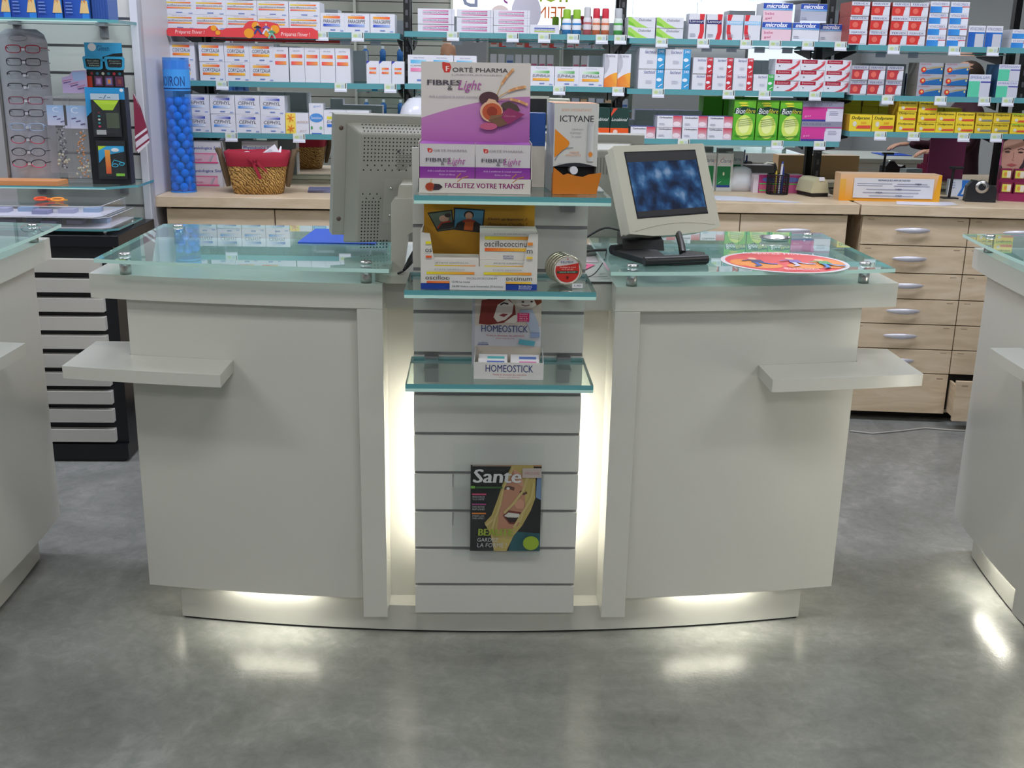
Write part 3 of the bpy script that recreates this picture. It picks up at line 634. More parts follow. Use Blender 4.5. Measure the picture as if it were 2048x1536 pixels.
def bion(p):
    p.rect(0, 0, 1, 1, '#4ea42a', '#6cbc2e', True); p.ell(0.52, 0.33, 0.40, 0.30, '#cfe468', 24); p.ell(0.5, 0.36, 0.25, 0.2, '#e6f0a0', 24)
    p.poly([(0, 0.68), (0.05, 0.80), (0.5, 0.84), (1, 0.80), (1, 0.66), (0.55, 0.70), (0.4, 0.62)], '#123a2c'); p.text('Bion', 0.08, 0.66, 0.52, 0.80, '#f4f6f8', 0.3); p.text('fibre', 0.55, 0.68, 0.98, 0.79, '#d4c83c', 0.2)
    p.ell(0.4, 0.93, 0.22, 0.025, '#d4dc3c'); p.ell(0.45, 0.87, 0.2, 0.02, '#e8d840')
    for i in range(4): p.stroke([(0.2, 0.50-i*0.05), (0.85, 0.56-i*0.05)], 0.022, '#6d8a58')
    p.stroke([(0.1, 0.12), (0.4, 0.09), (0.9, 0.13)], 0.04, '#3c8a28')
put(('C', 3), 'tall bright green box with dark name band', bx, 'tall green boxes', bion, [(1467, 1510), (1512, 1557), (1559, 1603)], [280, 200.5], base='#5aae2e', d=0.12)
def pol(p):
    p.rect(0, 0.70, 1, 1, '#8c8ca0'); p.text('POLYSILANE UPSA', 0.02, 0.80, 0.72, 0.93, '#5a5c7c'); p.rect(0, 0.1, 0.60, 0.70, '#cc3c94'); p.rect(0, 0, 0.6, 0.1, '#3a3c8c')
    p.poly([(0.58, 0), (1, 0), (1, 0.62), (0.66, 0.62), (0.58, 0.5)], '#d4d4e4'); p.rect(0, 0.68, 1, 0.73, '#b8408c'); p.text('gel', 0.05, 0.2, 0.2, 0.32, '#e8b0d4')
    p.lines(0.66, 0.5, 0.92, 3, 0.08, '#9a9cb8')
put(('C', 3), 'wide grey and magenta box', bx, 'grey and magenta boxes', pol, [(1604, 1685)], [283, 243.5, 204], base='#c8c8d8', d=0.14)
# ---- far right bay
def fer(c):
    def f(p):
        p.text('FERVEX', 0.12, 0.80, 0.9, 0.94, '#4c5088'); p.rect(0, 0.08, 0.70, 0.70, c); p.poly([(0.62, 0.08), (1, 0.08), (1, 0.7), (0.80, 0.7), (0.66, 0.45)], '#d8dae4'); p.ell(0.3, 0.4, 0.16, 0.2, '#e06a5c')
        p.rect(0, 0.70, 1, 0.73, '#8a3c50')
    return f
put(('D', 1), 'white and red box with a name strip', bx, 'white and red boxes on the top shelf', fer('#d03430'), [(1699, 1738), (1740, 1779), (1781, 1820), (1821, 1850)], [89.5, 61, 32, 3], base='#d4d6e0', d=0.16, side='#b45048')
def asp(p):
    p.text('VITASCORBOL', 0.06, 0.66, 0.94, 0.88, '#5c64a0'); p.rect(0, 0, 0.62, 0.56, '#2c7cd0', '#3f95dc'); p.poly([(0.62, 0), (0.7, 0.5), (1, 0.56), (1, 0)], '#dfe2ee'); p.rect(0.6, 0.52, 1, 0.60, '#c83c50')
put(('D', 1), 'white and bright blue box', bx, 'white and bright blue boxes', asp, [(1857, 1896), (1899, 1935)], [92, 69.5, 47, 24.5, 2], d=0.12)
def bl2(p):
    p.rect(0, 0, 1, 0.70, '#2358b0', '#2a78c8'); p.text('VITASCORBOL', 0.06, 0.78, 0.94, 0.92, '#6a6f9c'); p.rect(0.42, 0, 0.95, 0.62, '#c4c6d0')
put(('D', 1), 'grey and blue box', bx, 'grey and blue boxes', bl2, [(1937, 1969), (1971, 2006)], [94, 51], d=0.14)
put(('D', 1), 'blue and white box cut off by the picture edge', bx, 'white and bright blue boxes', asp, [(2024, 2064)], [96, 78, 59], d=0.12)
put(('D', 2), 'shaded grey and red box', bx, 'grey and red boxes on the middle shelf', fer('#b83840'), [(1703, 1735), (1737, 1770), (1773, 1806)], [186, 157, 127], base='#b4b6c0', d=0.16)  # top shelf design again, with shade put into its card and red
def nur(p):
    p.text('NUROFEN', 0.06, 0.80, 0.5, 0.94, '#b04860', 0.1); p.poly([(0.14, 0), (0.24, 0.3), (1, 0.62), (1, 0)], '#1f62a4'); p.poly([(0.24, 0.44), (0.6, 0.66), (1, 0.72), (1, 0.60), (0.5, 0.5)], '#a89a70')
    p.ell(0.20, 0.38, 0.11, 0.24, '#c8382c'); p.ell(0.21, 0.40, 0.05, 0.12, '#f0c070'); p.ell(0.93, 0.45, 0.035, 0.1, '#d8c880')
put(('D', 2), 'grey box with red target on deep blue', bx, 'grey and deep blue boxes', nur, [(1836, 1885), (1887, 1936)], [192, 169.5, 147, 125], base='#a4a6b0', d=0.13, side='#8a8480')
def eff(p):
    p.text('EFFERALGAN', 0.06, 0.80, 0.94, 0.93, '#5a64a4', 0.15); p.rect(0, 0, 0.52, 0.70, '#5cc8a4'); p.rect(0.52, 0, 1, 0.66, '#c8cad8'); p.rect(0.55, 0.63, 1, 0.70, '#4c50a0')
put(('D', 2), 'white and sea green box, single', bx, None, eff, [(1937, 1981)], [193, 147.5], base='#d4d6e4', d=0.13, side='#3a4a90')
put(('D', 2), 'white and sea green box, stacked pair', bx, 'white and sea green boxes', eff, [(1995, 2038)], [195.5, 162.5, 129], base='#d4d6e4', d=0.13, side='#2f5a80')
def dol(big, grey=False, green=False):
    def f(p):
        p.text('Doliprane', 0.08, 0.66, 0.9, 0.90, '#5a5420', 0.2, 0.015); c = '#8a8a80' if grey else '#d8503c'
        if green: p.rect(0, 0.9, 1, 1, '#9cc83c')
        p.ell(0.24, 0.44 if big else 0.36, 0.09, 0.16, '#d8d4c4'); p.poly([(0.3, 0.16), (0.38, 0.34), (0.98, 0.36), (0.96, 0.16)], c)
        if big: p.text('500', 0.52, 0.44, 0.76, 0.58, '#e07a28')
    return f
YEL = '#e6cc34'
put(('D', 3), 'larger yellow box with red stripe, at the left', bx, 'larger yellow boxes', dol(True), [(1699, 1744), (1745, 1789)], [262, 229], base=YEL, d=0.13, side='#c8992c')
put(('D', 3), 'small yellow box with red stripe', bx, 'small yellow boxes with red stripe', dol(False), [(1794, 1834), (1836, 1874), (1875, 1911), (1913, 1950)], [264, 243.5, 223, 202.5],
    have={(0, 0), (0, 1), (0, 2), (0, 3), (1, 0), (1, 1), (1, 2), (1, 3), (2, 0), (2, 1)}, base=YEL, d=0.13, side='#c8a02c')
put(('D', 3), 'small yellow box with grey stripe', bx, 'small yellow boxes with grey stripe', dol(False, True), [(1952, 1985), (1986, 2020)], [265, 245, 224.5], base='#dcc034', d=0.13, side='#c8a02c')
put(('D', 3), 'yellow box with green top edge, at the far right', bx, 'yellow boxes with green top edge', dol(False, False, True), [(2023, 2062)], [265.5, 246, 225.5], base=YEL, d=0.13)

# ---- bottles of the centre bay
def bottle(key, px0, px1, pyt, pyb, desc, kind, group=None):
    z = SHZ[key]; y = SY+0.04; w = PY(px1, pyb, y).x-PY(px0, pyb, y).x; h = PY(px0, pyt, y).z-PY(px0, pyb, y).z; r = w/2-0.001
    t = thing('spray_bottle', desc, 'bottle', (PY((px0+px1)/2, pyb, y).x, y+r, z), group=group)
    b = MB(); body, cap, bandc = kind
    hb = h*0.64
    b.lathe([(0, 0.0003), (r, 0.0003), (r, hb*0.72)], M_PRINT, 18, bandc); b.lathe([(r, hb*0.72), (r, hb*0.86), (r*0.82, hb), (0, hb)], M_PRINT, 18, body)
    b.lathe([(r*1.004, hb*0.30), (r*1.004, hb*0.60)], M_PRINT, 18, body)
    b.build('bottle_body', t)
    b = MB(); b.lathe([(r*0.84, hb*0.97), (r*0.84, h*0.95), (r*0.7, h), (0, h)], M_PRINT, 18, cap); b.build('cap', t)
    return t
G = 'spray bottles on the top shelf'
bottle(('B', 1), 1124, 1143, 17, 68, 'white and blue bottle with green cap, left of the pair', ('#e6e8ee', '#8cba2c', '#3f8ed0'), G)
bottle(('B', 1), 1144, 1163, 17, 68, 'white and blue bottle with green cap, right of the pair', ('#e6e8ee', '#8cba2c', '#3f8ed0'), G)
bottle(('B', 1), 1166, 1183, 14, 70, 'silver white spray can with red mark, beside the green capped bottles', ('#d8d4dc', '#c4c4c8', '#c8686c'), G)
bottle(('B', 1), 1184, 1201, 16, 70, 'orange and white bottle with red cap, left of the pair', ('#e8d4cc', '#c8283c', '#e07a54'), G)
bottle(('B', 1), 1202, 1219, 16, 70, 'orange and white bottle with red cap, right of the pair', ('#e8d4cc', '#c8283c', '#e07a54'), G)
bottle(('B', 1), 1227, 1246, 17, 72, 'silver spray can with green leaf band near the upright', ('#d0dcd8', '#b8bcc0', '#5cb458'), G)
# white dome behind the left monitor
z = SHZ[('B', 3)]; t = thing('display_dome', 'glossy white dome on the lowest centre shelf behind the left monitor', 'ornament', (PY(838, 230, 5.2).x, 5.22, z))
b = MB(); b.lathe([(0.001, 0), (0.07, 0), (0.092, 0.04), (0.093, 0.07), (0.08, 0.115), (0.05, 0.15), (0.001, 0.163)], M_WHITEP, 28); b.build('dome', t)

# ---- price tags clipped to the shelf fronts
TAGS = {('A', 1): [645, 716], ('A', 2): [446, 682, 781], ('A', 3): [464, 599], ('B', 1): [906, 1025, 1088, 1146, 1203, 1240], ('B', 2): [1118, 1236],
        ('C', 1): [1323, 1406, 1492, 1550, 1616, 1681], ('C', 2): [1316, 1457, 1529, 1630], ('C', 3): [1367, 1554, 1639],
        ('D', 1): [1788, 1910, 1987], ('D', 2): [1776, 1882, 1970, 2017], ('D', 3): [1758, 1825, 1925, 1990]}
proto = None
for key, pxs in TAGS.items():
    bay, lv = key; z = SHZ[key]; yf = SY-(0.03 if bay == 'D' else 0)-0.0016
    for i, px in enumerate(pxs):
        lab = 'small white price tag, %s on the %s shelf edge of the %s bay' % ((ORD[i] if len(pxs) > 2 else ('left one', 'right one')[i]), LV[lv], NM[bay])
        loc = (PY(px, 90+100*(lv-1), yf).x, yf, z-0.030)
        if proto is None:
            proto = thing('price_tag', lab, 'price tag', loc, group='price tags on the shelf edges')
            b = MB(); b.box((-0.028, -0.004, -0.006), (0.028, 0, 0.032), M_WHITEP); b.box((-0.028, -0.010, -0.009), (0.028, 0, -0.006), M_WHITEP); b.build('tag_holder', proto)
            b = MB(); p = Pen(b, 0.052, 0.034, Matrix.Translation((-0.026, -0.0045, -0.003))); b.box((-0.026, -0.0045, -0.004), (0.026, -0.004, 0.031), M_PRINT, '#d2dcd4')
            p.ell(0.3, 0.55, 0.2, 0.2, '#bccf94', 14); p.rect(0.55, 0.35, 0.8, 0.75, '#b8c8d0'); p.rect(0.9, 0.3, 0.97, 0.95, '#20262c'); p.rect(0, 0, 1, 0.25, '#e8ecfa')
            b.build('paper_label', proto)
        else: dup(proto, loc, label=lab)
# ---- red winter banner on the top left shelf edge
t = thing('shelf_banner', 'red banner with two children jumping, hung on the top left shelf edge', 'banner')
yb = SY-0.014; A = PY(334, 72, yb); B = PY(636, 72, yb); T = PY(480, 41, yb).z; w = B.x-A.x; h = T-A.z; t.location = (A.x, yb, A.z)
def U(px): return (px-334)/302.0
def V(py): return (72-py)/31.0
out = [(0.01, 0), (1, 0), (1, V(58)), (U(625), V(52)), (U(560), V(53)), (U(556), V(46)), (U(545), V(43.5)), (U(535), V(42)), (U(520), V(43)), (U(512), V(41)), (U(500), V(41.5)), (U(492), V(46)), (U(487), V(54)), (U(452), V(55.5)), (U(446), V(59)), (U(438), V(59)), (U(432), V(52)), (U(420), V(52)), (U(414), V(57)), (0.01, V(57)), (0, V(62)), (0, V(68))]
b = MB(); b.slab([(u*w, v*h) for u, v in out], 0, 0.0012, M_PRINT, col='#e0464a'); p = Pen(b, w, h)
p.text("Préparez l'hiver !", U(351), V(69), U(409), V(60), '#f6dcdc', 0.1); p.text("Préparez l'hiver !", U(562), V(70), U(620), V(60.5), '#f6dcdc', 0.1)
for a_, c_, ru in ((498, 64, 10), (512, 50, 8), (536, 62, 9), (550, 56, 9), (428, 56, 6), (436, 64, 5)): p.ell(U(a_), V(c_), ru/302, ru/31*0.9, '#f0a02c')
for cx_, top, shirt, leg in ((516, 45, '#2c2a3c', '#3a4c8c'), (533, 45, '#7c5ca8', '#d8d8e8'), (544, 53, '#4c9c7c', '#7cb8a8')):
    p.ell(U(cx_), V(top+2.5), 0.006, 0.075, '#e8b898', 12); p.poly([(U(cx_-3), V(top+11)), (U(cx_+3), V(top+11)), (U(cx_+3), V(top+5)), (U(cx_-3), V(top+5))], shirt)
    for s in (-1, 1):
        p.stroke([(U(cx_), V(top+10)), (U(cx_+s*4), V(top+15)), (U(cx_+s*7), V(top+20))], 0.011, leg); p.stroke([(U(cx_), V(top+6)), (U(cx_+s*7), V(top+9))], 0.008, shirt)
b.build('card', t)
# ================================================================ PRODUCTS ON THE DISPLAY TOWER
PUR, PUR2 = '#7a2a92', '#a85aa8'
def wheat(p, cx, cy, s, asp=1.0):
    for a in (75, 40, 12):
        pts = [(cx+s*t*math.cos(R(a-18*t)), cy+asp*s*t*math.sin(R(a-18*t))) for t in (0.25, 0.5, 0.75, 1.0)]
        p.stroke([(cx, cy)]+pts[:2], 0.007, '#c09a58'); p.stroke(pts[1:], 0.024, '#c98f5c')
        for q in pts[1:]: p.ell(q[0], q[1], 0.012, 0.012*asp, '#dcae7c', 8)
def forte_logo(p, u, v, s, asp):
    p.poly([(u, v+0.9*s*asp), (u+0.1*s, v+1.02*s*asp), (u+0.8*s, v+0.9*s*asp), (u+0.95*s, v+0.5*s*asp), (u+0.75*s, v), (u+0.25*s, v), (u+0.05*s, v+0.4*s*asp)], '#c8342c')
    p.text('F', u+0.38*s, v+0.12*s*asp, u+0.68*s, v+0.62*s*asp, '#f0d8d4', 0, 0.02)
t = thing('counter_display', 'cardboard display of purple fibre bars with tall printed header, on the top tower shelf', 'counter display', (-0.0035, 2.556, 1.2975))
TW = 0.263
b = MB()
b.box((-TW/2, 0, 0), (TW/2, 0.0015, 0.034), M_PRINT, '#cfcac4'); b.box((-TW/2, 0.0015, 0), (TW/2, 0.15, 0.0015), M_PRINT, '#cfcac4')
for s in (-1, 1):
    q = [(0, 0.0015), (0.148, 0.0015), (0.148, 0.115), (0.01, 0.115), (0.0, 0.034)]; x = s*TW/2
    b.add([(x, y, z) for y, z in q]+[(x-s*0.0015, y, z) for y, z in q], [tuple(range(5)) if s > 0 else tuple(range(4, -1, -1)), tuple(range(9, 4, -1)) if s > 0 else tuple(range(5, 10))]+[((i+1) % 5, i, i+5, (i+1) % 5+5) for i in range(5)], M_PRINT, lin('#cfcac4'))
p = Pen(b, TW, 0.034, Matrix.Translation((-TW/2, 0, 0)))
p.text('FACILITEZ VOTRE TRANSIT', 0.235, 0.36, 0.935, 0.70, '#8a1f6a', 0, 0.012)
p.ell(0.105, 0.42, 0.045, 0.30, '#b06a4a', 16); p.ell(0.10, 0.44, 0.035, 0.24, '#a03c24', 16); p.poly([(0.13, 0.2), (0.18, 0.22), (0.215, 0.42), (0.19, 0.6), (0.14, 0.64)], '#3a2c34'); p.stroke([(0.11, 0.7), (0.115, 0.95)], 0.006, '#c09a58')
b.build('tray', t)
b = MB(); HWd, HH = 0.262, 0.292
Mh = Matrix.Translation((-HWd/2, 0.128, 0.003)) @ Matrix.Rotation(R(-4), 4, 'X')
b.box((0, 0, 0), (HWd, 0.0015, HH), M_PRINT, '#cdc8c4', M=Mh)
p = Pen(b, HWd, HH, Mh)
hb = 0.46
def hv(v): return hb+(1-hb)*v        # the part above the boxes
n = 16; cur = [(i/n, hv(0.02)+ (hv(0.51)-hv(0.02)) - (hv(0.51)-hv(0.17))*(1-i/n)**1.7) for i in range(n+1)]
p.poly([(0, 0.36), (1, 0.36)]+cur[::-1], None, [PUR2]*2+['#b477b0']*(n+1))
forte_logo(p, 0.19, hv(0.845), 0.09, 0.9); p.text('ORTÉ PHARMA', 0.285, hv(0.855), 0.79, hv(0.935), '#4c4448', 0, 0.006); p.text('LABORATOIRES', 0.28, hv(0.805), 0.74, hv(0.825), '#9a9498')
p.text('FIBRES', 0.055, hv(0.66), 0.36, hv(0.735), '#4a4650', 0, 0.015); p.text('&', 0.24, hv(0.585), 0.29, hv(0.65), '#4a4650')
p.text('Light', 0.335, hv(0.555), 0.55, hv(0.735), '#a8589c', 0.35, 0.004); p.text("Aide à améliorer le transit intestinal", 0.07, hv(0.475), 0.52, hv(0.51), '#8a8490', 0.25)
wheat(p, 0.68, hv(0.45), 0.29, 1.0); p.ell(0.62, hv(0.47), 0.09, 0.055, '#4a2c34'); p.ell(0.645, hv(0.28), 0.105, 0.085, '#d8b08c', 20); p.poly([(0.57, hv(0.35)), (0.62, hv(0.47)), (0.68, hv(0.45)), (0.73, hv(0.33))], '#d8b08c')
p.ell(0.65, hv(0.275), 0.09, 0.07, '#b4502c', 20); p.ell(0.65, hv(0.28), 0.05, 0.04, '#8c3018', 14)
p.poly([(0.74, hv(0.40)), (0.80, hv(0.44)), (0.88, hv(0.38)), (0.91, hv(0.30)), (0.85, hv(0.26)), (0.78, hv(0.30)), (0.73, hv(0.36))], '#4a3c34')
p.poly([(0.62, hv(0.15)), (0.72, hv(0.05)), (0.80, hv(0.10)), (0.73, hv(0.22))], '#6e5038'); p.poly([(0.72, hv(0.22)), (0.80, hv(0.34)), (0.95, hv(0.24)), (0.80, hv(0.09))], '#8a2a5c'); p.poly([(0.62, hv(0.15)), (0.64, hv(0.22)), (0.76, hv(0.24)), (0.73, hv(0.20))], '#7c5c40')
p.ell(0.62, hv(0.06), 0.08, 0.03, '#b85878'); p.text('Chocolat', 0.76, hv(0.20), 0.87, hv(0.235), '#c87898', 0.2)
b.build('header_card', t)
def fib(p):
    forte_logo(p, 0.14, 0.82, 0.10, 0.9); p.text('ORTÉ PHARMA', 0.25, 0.84, 0.86, 0.90, '#8a8088'); p.text('FIBRES', 0.11, 0.635, 0.56, 0.71, '#5c5862', 0, 0.01); p.text('&', 0.38, 0.565, 0.45, 0.63, '#5c5862'); p.text('Light', 0.50, 0.545, 0.83, 0.72, '#a8589c', 0.35)
    p.rect(0, 0, 1, 0.53, PUR2, PUR, True); p.text("Aide à améliorer le transit intestinal", 0.14, 0.43, 0.84, 0.465, '#d8b8e0', 0.2); p.text('Riche en fibres', 0.35, 0.355, 0.64, 0.39, '#d8b8e0', 0.2)
    p.stroke([(0.64, 0.20), (0.68, 0.33), (0.75, 0.40)], 0.018, '#b8805c'); p.stroke([(0.68, 0.22), (0.78, 0.31), (0.88, 0.34)], 0.018, '#b8805c')
pr = carton(0.1275, 0.110, 0.10, '#c8c4c8', fib, top='#a050b4').build('fibre_bar_box')
for i, s in enumerate((-1, 1)):
    o = pr if i == 0 else dup(pr); o.location = (-0.0035+s*0.0645, 2.5605, 1.2995)
    tag(o, 'white and purple fibre bar box in the display tray, %s one' % ('left' if i == 0 else 'right'), 'box', 'fibre bar boxes')
o = carton(0.075, 0.178, 0.05, '#cfc8c0', lambda p: (p.rect(0, 0.56, 1, 1, '#1f4488', '#27539c'), p.text('2', 0.40, 0.66, 0.5, 0.74, '#e8e8f0')), top='#27539c').build('upright_box')
o.location = (0.130, 2.718, 1.2975); tag(o, 'upright box, dark blue above and cream below, behind the purple display', 'box')
# orange and white dispenser box
t = thing('dispenser_box', 'white and orange dispenser box with dark opening and a white tube end', 'dispenser box', (0.232, 2.598, 1.2975), R(4))
b = MB(); w, d, h = 0.104, 0.13, 0.206; hw = w/2
b.box((-hw, 0.0, 0.062), (hw, d, h), M_PRINT, '#c6c6c4'); b.box((-hw, 0.03, 0.0), (hw, d, 0.062), M_PRINT, '#23242c'); b.box((-hw-0.0004, 0.0, 0.0), (-hw, d, h), M_PRINT, '#b4bcc8'); b.box((hw, 0.0, 0.0), (hw+0.0004, d, h), M_PRINT, '#c6c6c4')
b.add([(-hw, 0, h+.0004), (hw, 0, h+.0004), (hw, d, h+.0004), (-hw, d, h+.0004)], [(0, 1, 2, 3)], M_PRINT, lin('#e2a47c'))
p = Pen(b, w, h, Matrix.Translation((-hw, 0, 0)))
p.text('SOIN HYDRATANT', 0.16, 0.915, 0.84, 0.945, '#d8a080'); p.text('ICTYANE', 0.13, 0.80, 0.89, 0.87, '#3c3c44', 0, 0.004)
p.poly([(0.02, 0.40), (0.02, 0.72), (0.34, 0.585), (0.36, 0.56), (0.33, 0.53)], '#dc8420')
for i_, (a_, c_) in enumerate(((0.40, 0.66), (0.36, 0.62), (0.40, 0.62))): p.text(('Hydrate', 'et protege', 'la peau')[i_], a_, 0.705-0.04*i_, c_, 0.73-0.04*i_, '#9a9aa2', 0.15)
p.stroke([(0.03, 0.37), (0.1, 0.43), (0.2, 0.48), (0.32, 0.51), (0.44, 0.515)], 0.012, '#5c6474'); p.text('CREME', 0.36, 0.45, 0.58, 0.47, '#d88858'); p.text('HYDRATANTE', 0.28, 0.42, 0.62, 0.44, '#d88858')
p.rect(0.76, 0.36, 0.90, 0.80, '#a8a8ac', '#cfcfd2'); p.rect(0.79, 0.76, 0.88, 0.80, '#b8b8bc'); p.ell(0.84, 0.44, 0.05, 0.03, '#d88838', 12); p.lines(0.12, 0.33, 0.8, 2, 0.03, '#b4b4bc')
p.poly([(0, 0.30)]+[(i/10, 0.30+0.045*math.sin(math.pi*i/10)) for i in range(11)]+[(1, 0.30)], '#23242c')
b.build('carton', t)
b = MB(); lip = [(-0.054, 0), (0.050, 0), (0.060, 0.05), (0.030, 0.046), (0.016, 0.040), (0.0, 0.042), (-0.02, 0.048), (-0.030, 0.044), (-0.054, 0.062)]
b.slab([(x, z) for x, z in lip], -0.022, -0.0205, M_PRINT, col='#c2701a'); b.box((-0.054, -0.0205, 0), (0.050, 0.0, 0.0012), M_PRINT, '#c2701a')
for x, hz in ((-0.054, 0.058), (0.050, 0.05)): b.box((x-0.0008, -0.0205, 0.0), (x+0.0008, 0.0, hz-0.01), M_PRINT, '#b86818')
b.build('orange_lip', t)
b = MB(); b.tube([(-0.004, -0.012, 0.054), (-0.004, 0.028, 0.054)], 0.0095, M_WHITEP, 16); o = b.build('cream_tube'); o.location = (0.232, 2.598, 1.2975); o.rotation_euler = (0, 0, R(4)); tag(o, 'white round tube end in the opening of the orange dispenser box', 'tube')
# mustard display with white boxes
def osc(p):
    p.text('ETATS GRIPPAUX', 0.25, 0.865, 0.82, 0.915, '#8c8c90', 0.1); p.rect(0.09, 0.70, 0.94, 0.81, '#dcd02c', '#e08834'); p.text('oscillococcinum', 0.08, 0.46, 0.93, 0.66, '#3c3c40')
    p.rect(0.09, 0.30, 0.94, 0.41, '#dc5a2c', '#e4c03c'); p.text('BOIRON', 0.42, 0.09, 0.60, 0.16, '#3c508c'); p.rect(0.42, 0.04, 0.60, 0.06, '#3c508c')
t = thing('counter_display', 'mustard yellow flu display with two photographs, on the middle tower shelf', 'counter display', (0.008, 2.562, 1.0685))
DW = 0.278; hw = DW/2; b = MB(); WC = '#cfcdc8'
b.box((-hw, 0, 0), (hw, 0.0015, 0.056), M_PRINT, WC); b.box((-hw, 0.0015, 0), (hw, 0.14, 0.0015), M_PRINT, WC)
for s in (-1, 1):
    x = s*hw; b.box((min(x, x-s*.0015), 0.0015, 0.0015), (max(x, x-s*.0015), 0.14, 0.136), M_PRINT, WC)
    pts = [(x, 0.056), (x, 0.136), (x-s*0.022, 0.134), (x-s*0.034, 0.056)]
    b.slab(pts if s < 0 and False else (pts[::-1] if s < 0 else pts), 0.0, 0.0015, M_PRINT, col=WC)
p = Pen(b, DW, 0.136, Matrix.Translation((-hw, 0, 0)))
p.rect(0, 0, 1, 0.11, '#1f3f94'); p.text('BOIRON', 0.845, 0.045, 0.955, 0.085, '#c8d0e4'); p.rect(0.84, 0.02, 0.95, 0.032, '#c8d0e4')
p.rect(0.05, 0.27, 0.46, 0.315, '#dcd02c', '#e08834'); p.rect(0.54, 0.27, 0.95, 0.315, '#dcd02c', '#e08834')
p.text('oscillococcinum', 0.04, 0.175, 0.465, 0.25, '#3c3c40'); p.text('oscillococcinum', 0.53, 0.175, 0.955, 0.25, '#3c3c40'); p.rect(0.05, 0.115, 0.46, 0.15, '#dc5a2c', '#e4a03c'); p.rect(0.54, 0.115, 0.95, 0.15, '#e08834', '#e4c03c')
p.text('ETATS GRIPPAUX', 0.12, 0.345, 0.38, 0.37, '#8c8c90'); p.text('ETATS GRIPPAUX', 0.62, 0.345, 0.87, 0.37, '#8c8c90')
p.rect(0.045, 0.80, 0.09, 0.85, '#dcd02c'); p.text('os', 0.04, 0.66, 0.095, 0.72, '#3c3c40'); p.rect(0.045, 0.56, 0.095, 0.60, '#dc5a2c'); p.rect(0.91, 0.80, 0.955, 0.85, '#e08834'); p.text('m', 0.905, 0.66, 0.955, 0.72, '#3c3c40'); p.rect(0.905, 0.56, 0.955, 0.60, '#e4c03c')
b.build('tray', t)
b = MB(); HH = 0.203; Mh = Matrix.Translation((-hw+0.002, 0.125, 0.002)) @ Matrix.Rotation(R(-3), 4, 'X'); w = DW-0.004
b.box((0, 0, 0), (w, 0.0015, HH), M_PRINT, '#c08a18', M=Mh); p = Pen(b, w, HH, Mh @ Matrix.Translation((0, 0, -0.019)))
p.poly([(0.03, 0.90), (0.255, 0.94), (0.275, 0.70), (0.12, 0.67)], '#20241f'); p.poly([(0.045, 0.885), (0.245, 0.925), (0.262, 0.71), (0.128, 0.685)], '#5c6a5c'); p.poly([(0.11, 0.71), (0.16, 0.78), (0.26, 0.79), (0.258, 0.715), (0.13, 0.69)], '#2a2622'); p.ell(0.18, 0.83, 0.045, 0.04, '#c09a84'); p.ell(0.215, 0.87, 0.03, 0.025, '#3c2c28'); p.stroke([(0.12, 0.71), (0.16, 0.78), (0.24, 0.80)], 0.014, '#a03424')
p.poly([(0.27, 0.965), (0.55, 0.945), (0.53, 0.665), (0.265, 0.70)], '#1c2024'); p.poly([(0.282, 0.95), (0.538, 0.932), (0.52, 0.68), (0.275, 0.71)], '#4a88a8'); p.poly([(0.275, 0.71), (0.52, 0.68), (0.52, 0.76), (0.46, 0.81), (0.36, 0.82), (0.30, 0.78)], '#2c2420'); p.poly([(0.36, 0.70), (0.44, 0.69), (0.45, 0.80), (0.37, 0.80)], '#c85a20')
p.ell(0.405, 0.88, 0.045, 0.05, '#2c1c18'); p.ell(0.405, 0.865, 0.033, 0.045, '#c89880'); p.stroke([(0.35, 0.80), (0.40, 0.82), (0.46, 0.80)], 0.02, '#a83c24')
p.text('Etats grippaux ?', 0.575, 0.815, 0.93, 0.85, '#7a5410', 0.15, 0.02); p.text('Aussitot Oscillo !', 0.575, 0.755, 0.93, 0.79, '#7a5410', 0.15, 0.02)
b.build('header_card', t)
pr = carton(0.135, 0.069, 0.085, '#cfccc6', osc).build('flu_remedy_box')
for i, (x, z, l) in enumerate(((-0.068, 0.0, 'lower left'), (0.0685, 0.0, 'lower right'), (0.0685, 0.0695, 'topmost, at the right'))):
    o = pr if i == 0 else dup(pr); o.location = (0.008+x, 2.567+(0.004 if i == 2 else 0), 1.0705+z); tag(o, 'white flu remedy box with yellow and orange bars, mustard display, '+l, 'box', 'flu remedy boxes')
b = MB(); b.box((0, 0, 0), (0.134, 0.0006, 0.033), M_PRINT, '#cfcfd0'); p = Pen(b, 0.134, 0.033)
p.text('OSCILLOCOCCINUM', 0.30, 0.78, 0.84, 0.92, '#3a3a44', 0.1); p.text('10,90 La boite', 0.04, 0.50, 0.36, 0.66, '#3a3a44'); p.text('24,90 Votre cure hivernale (3 boites)', 0.04, 0.16, 0.95, 0.34, '#3a3a44')
o = b.build('price_note'); o.location = (-0.062, 2.5585, 1.0685); tag(o, 'white paper price note leaning on the mustard yellow display', 'paper note')
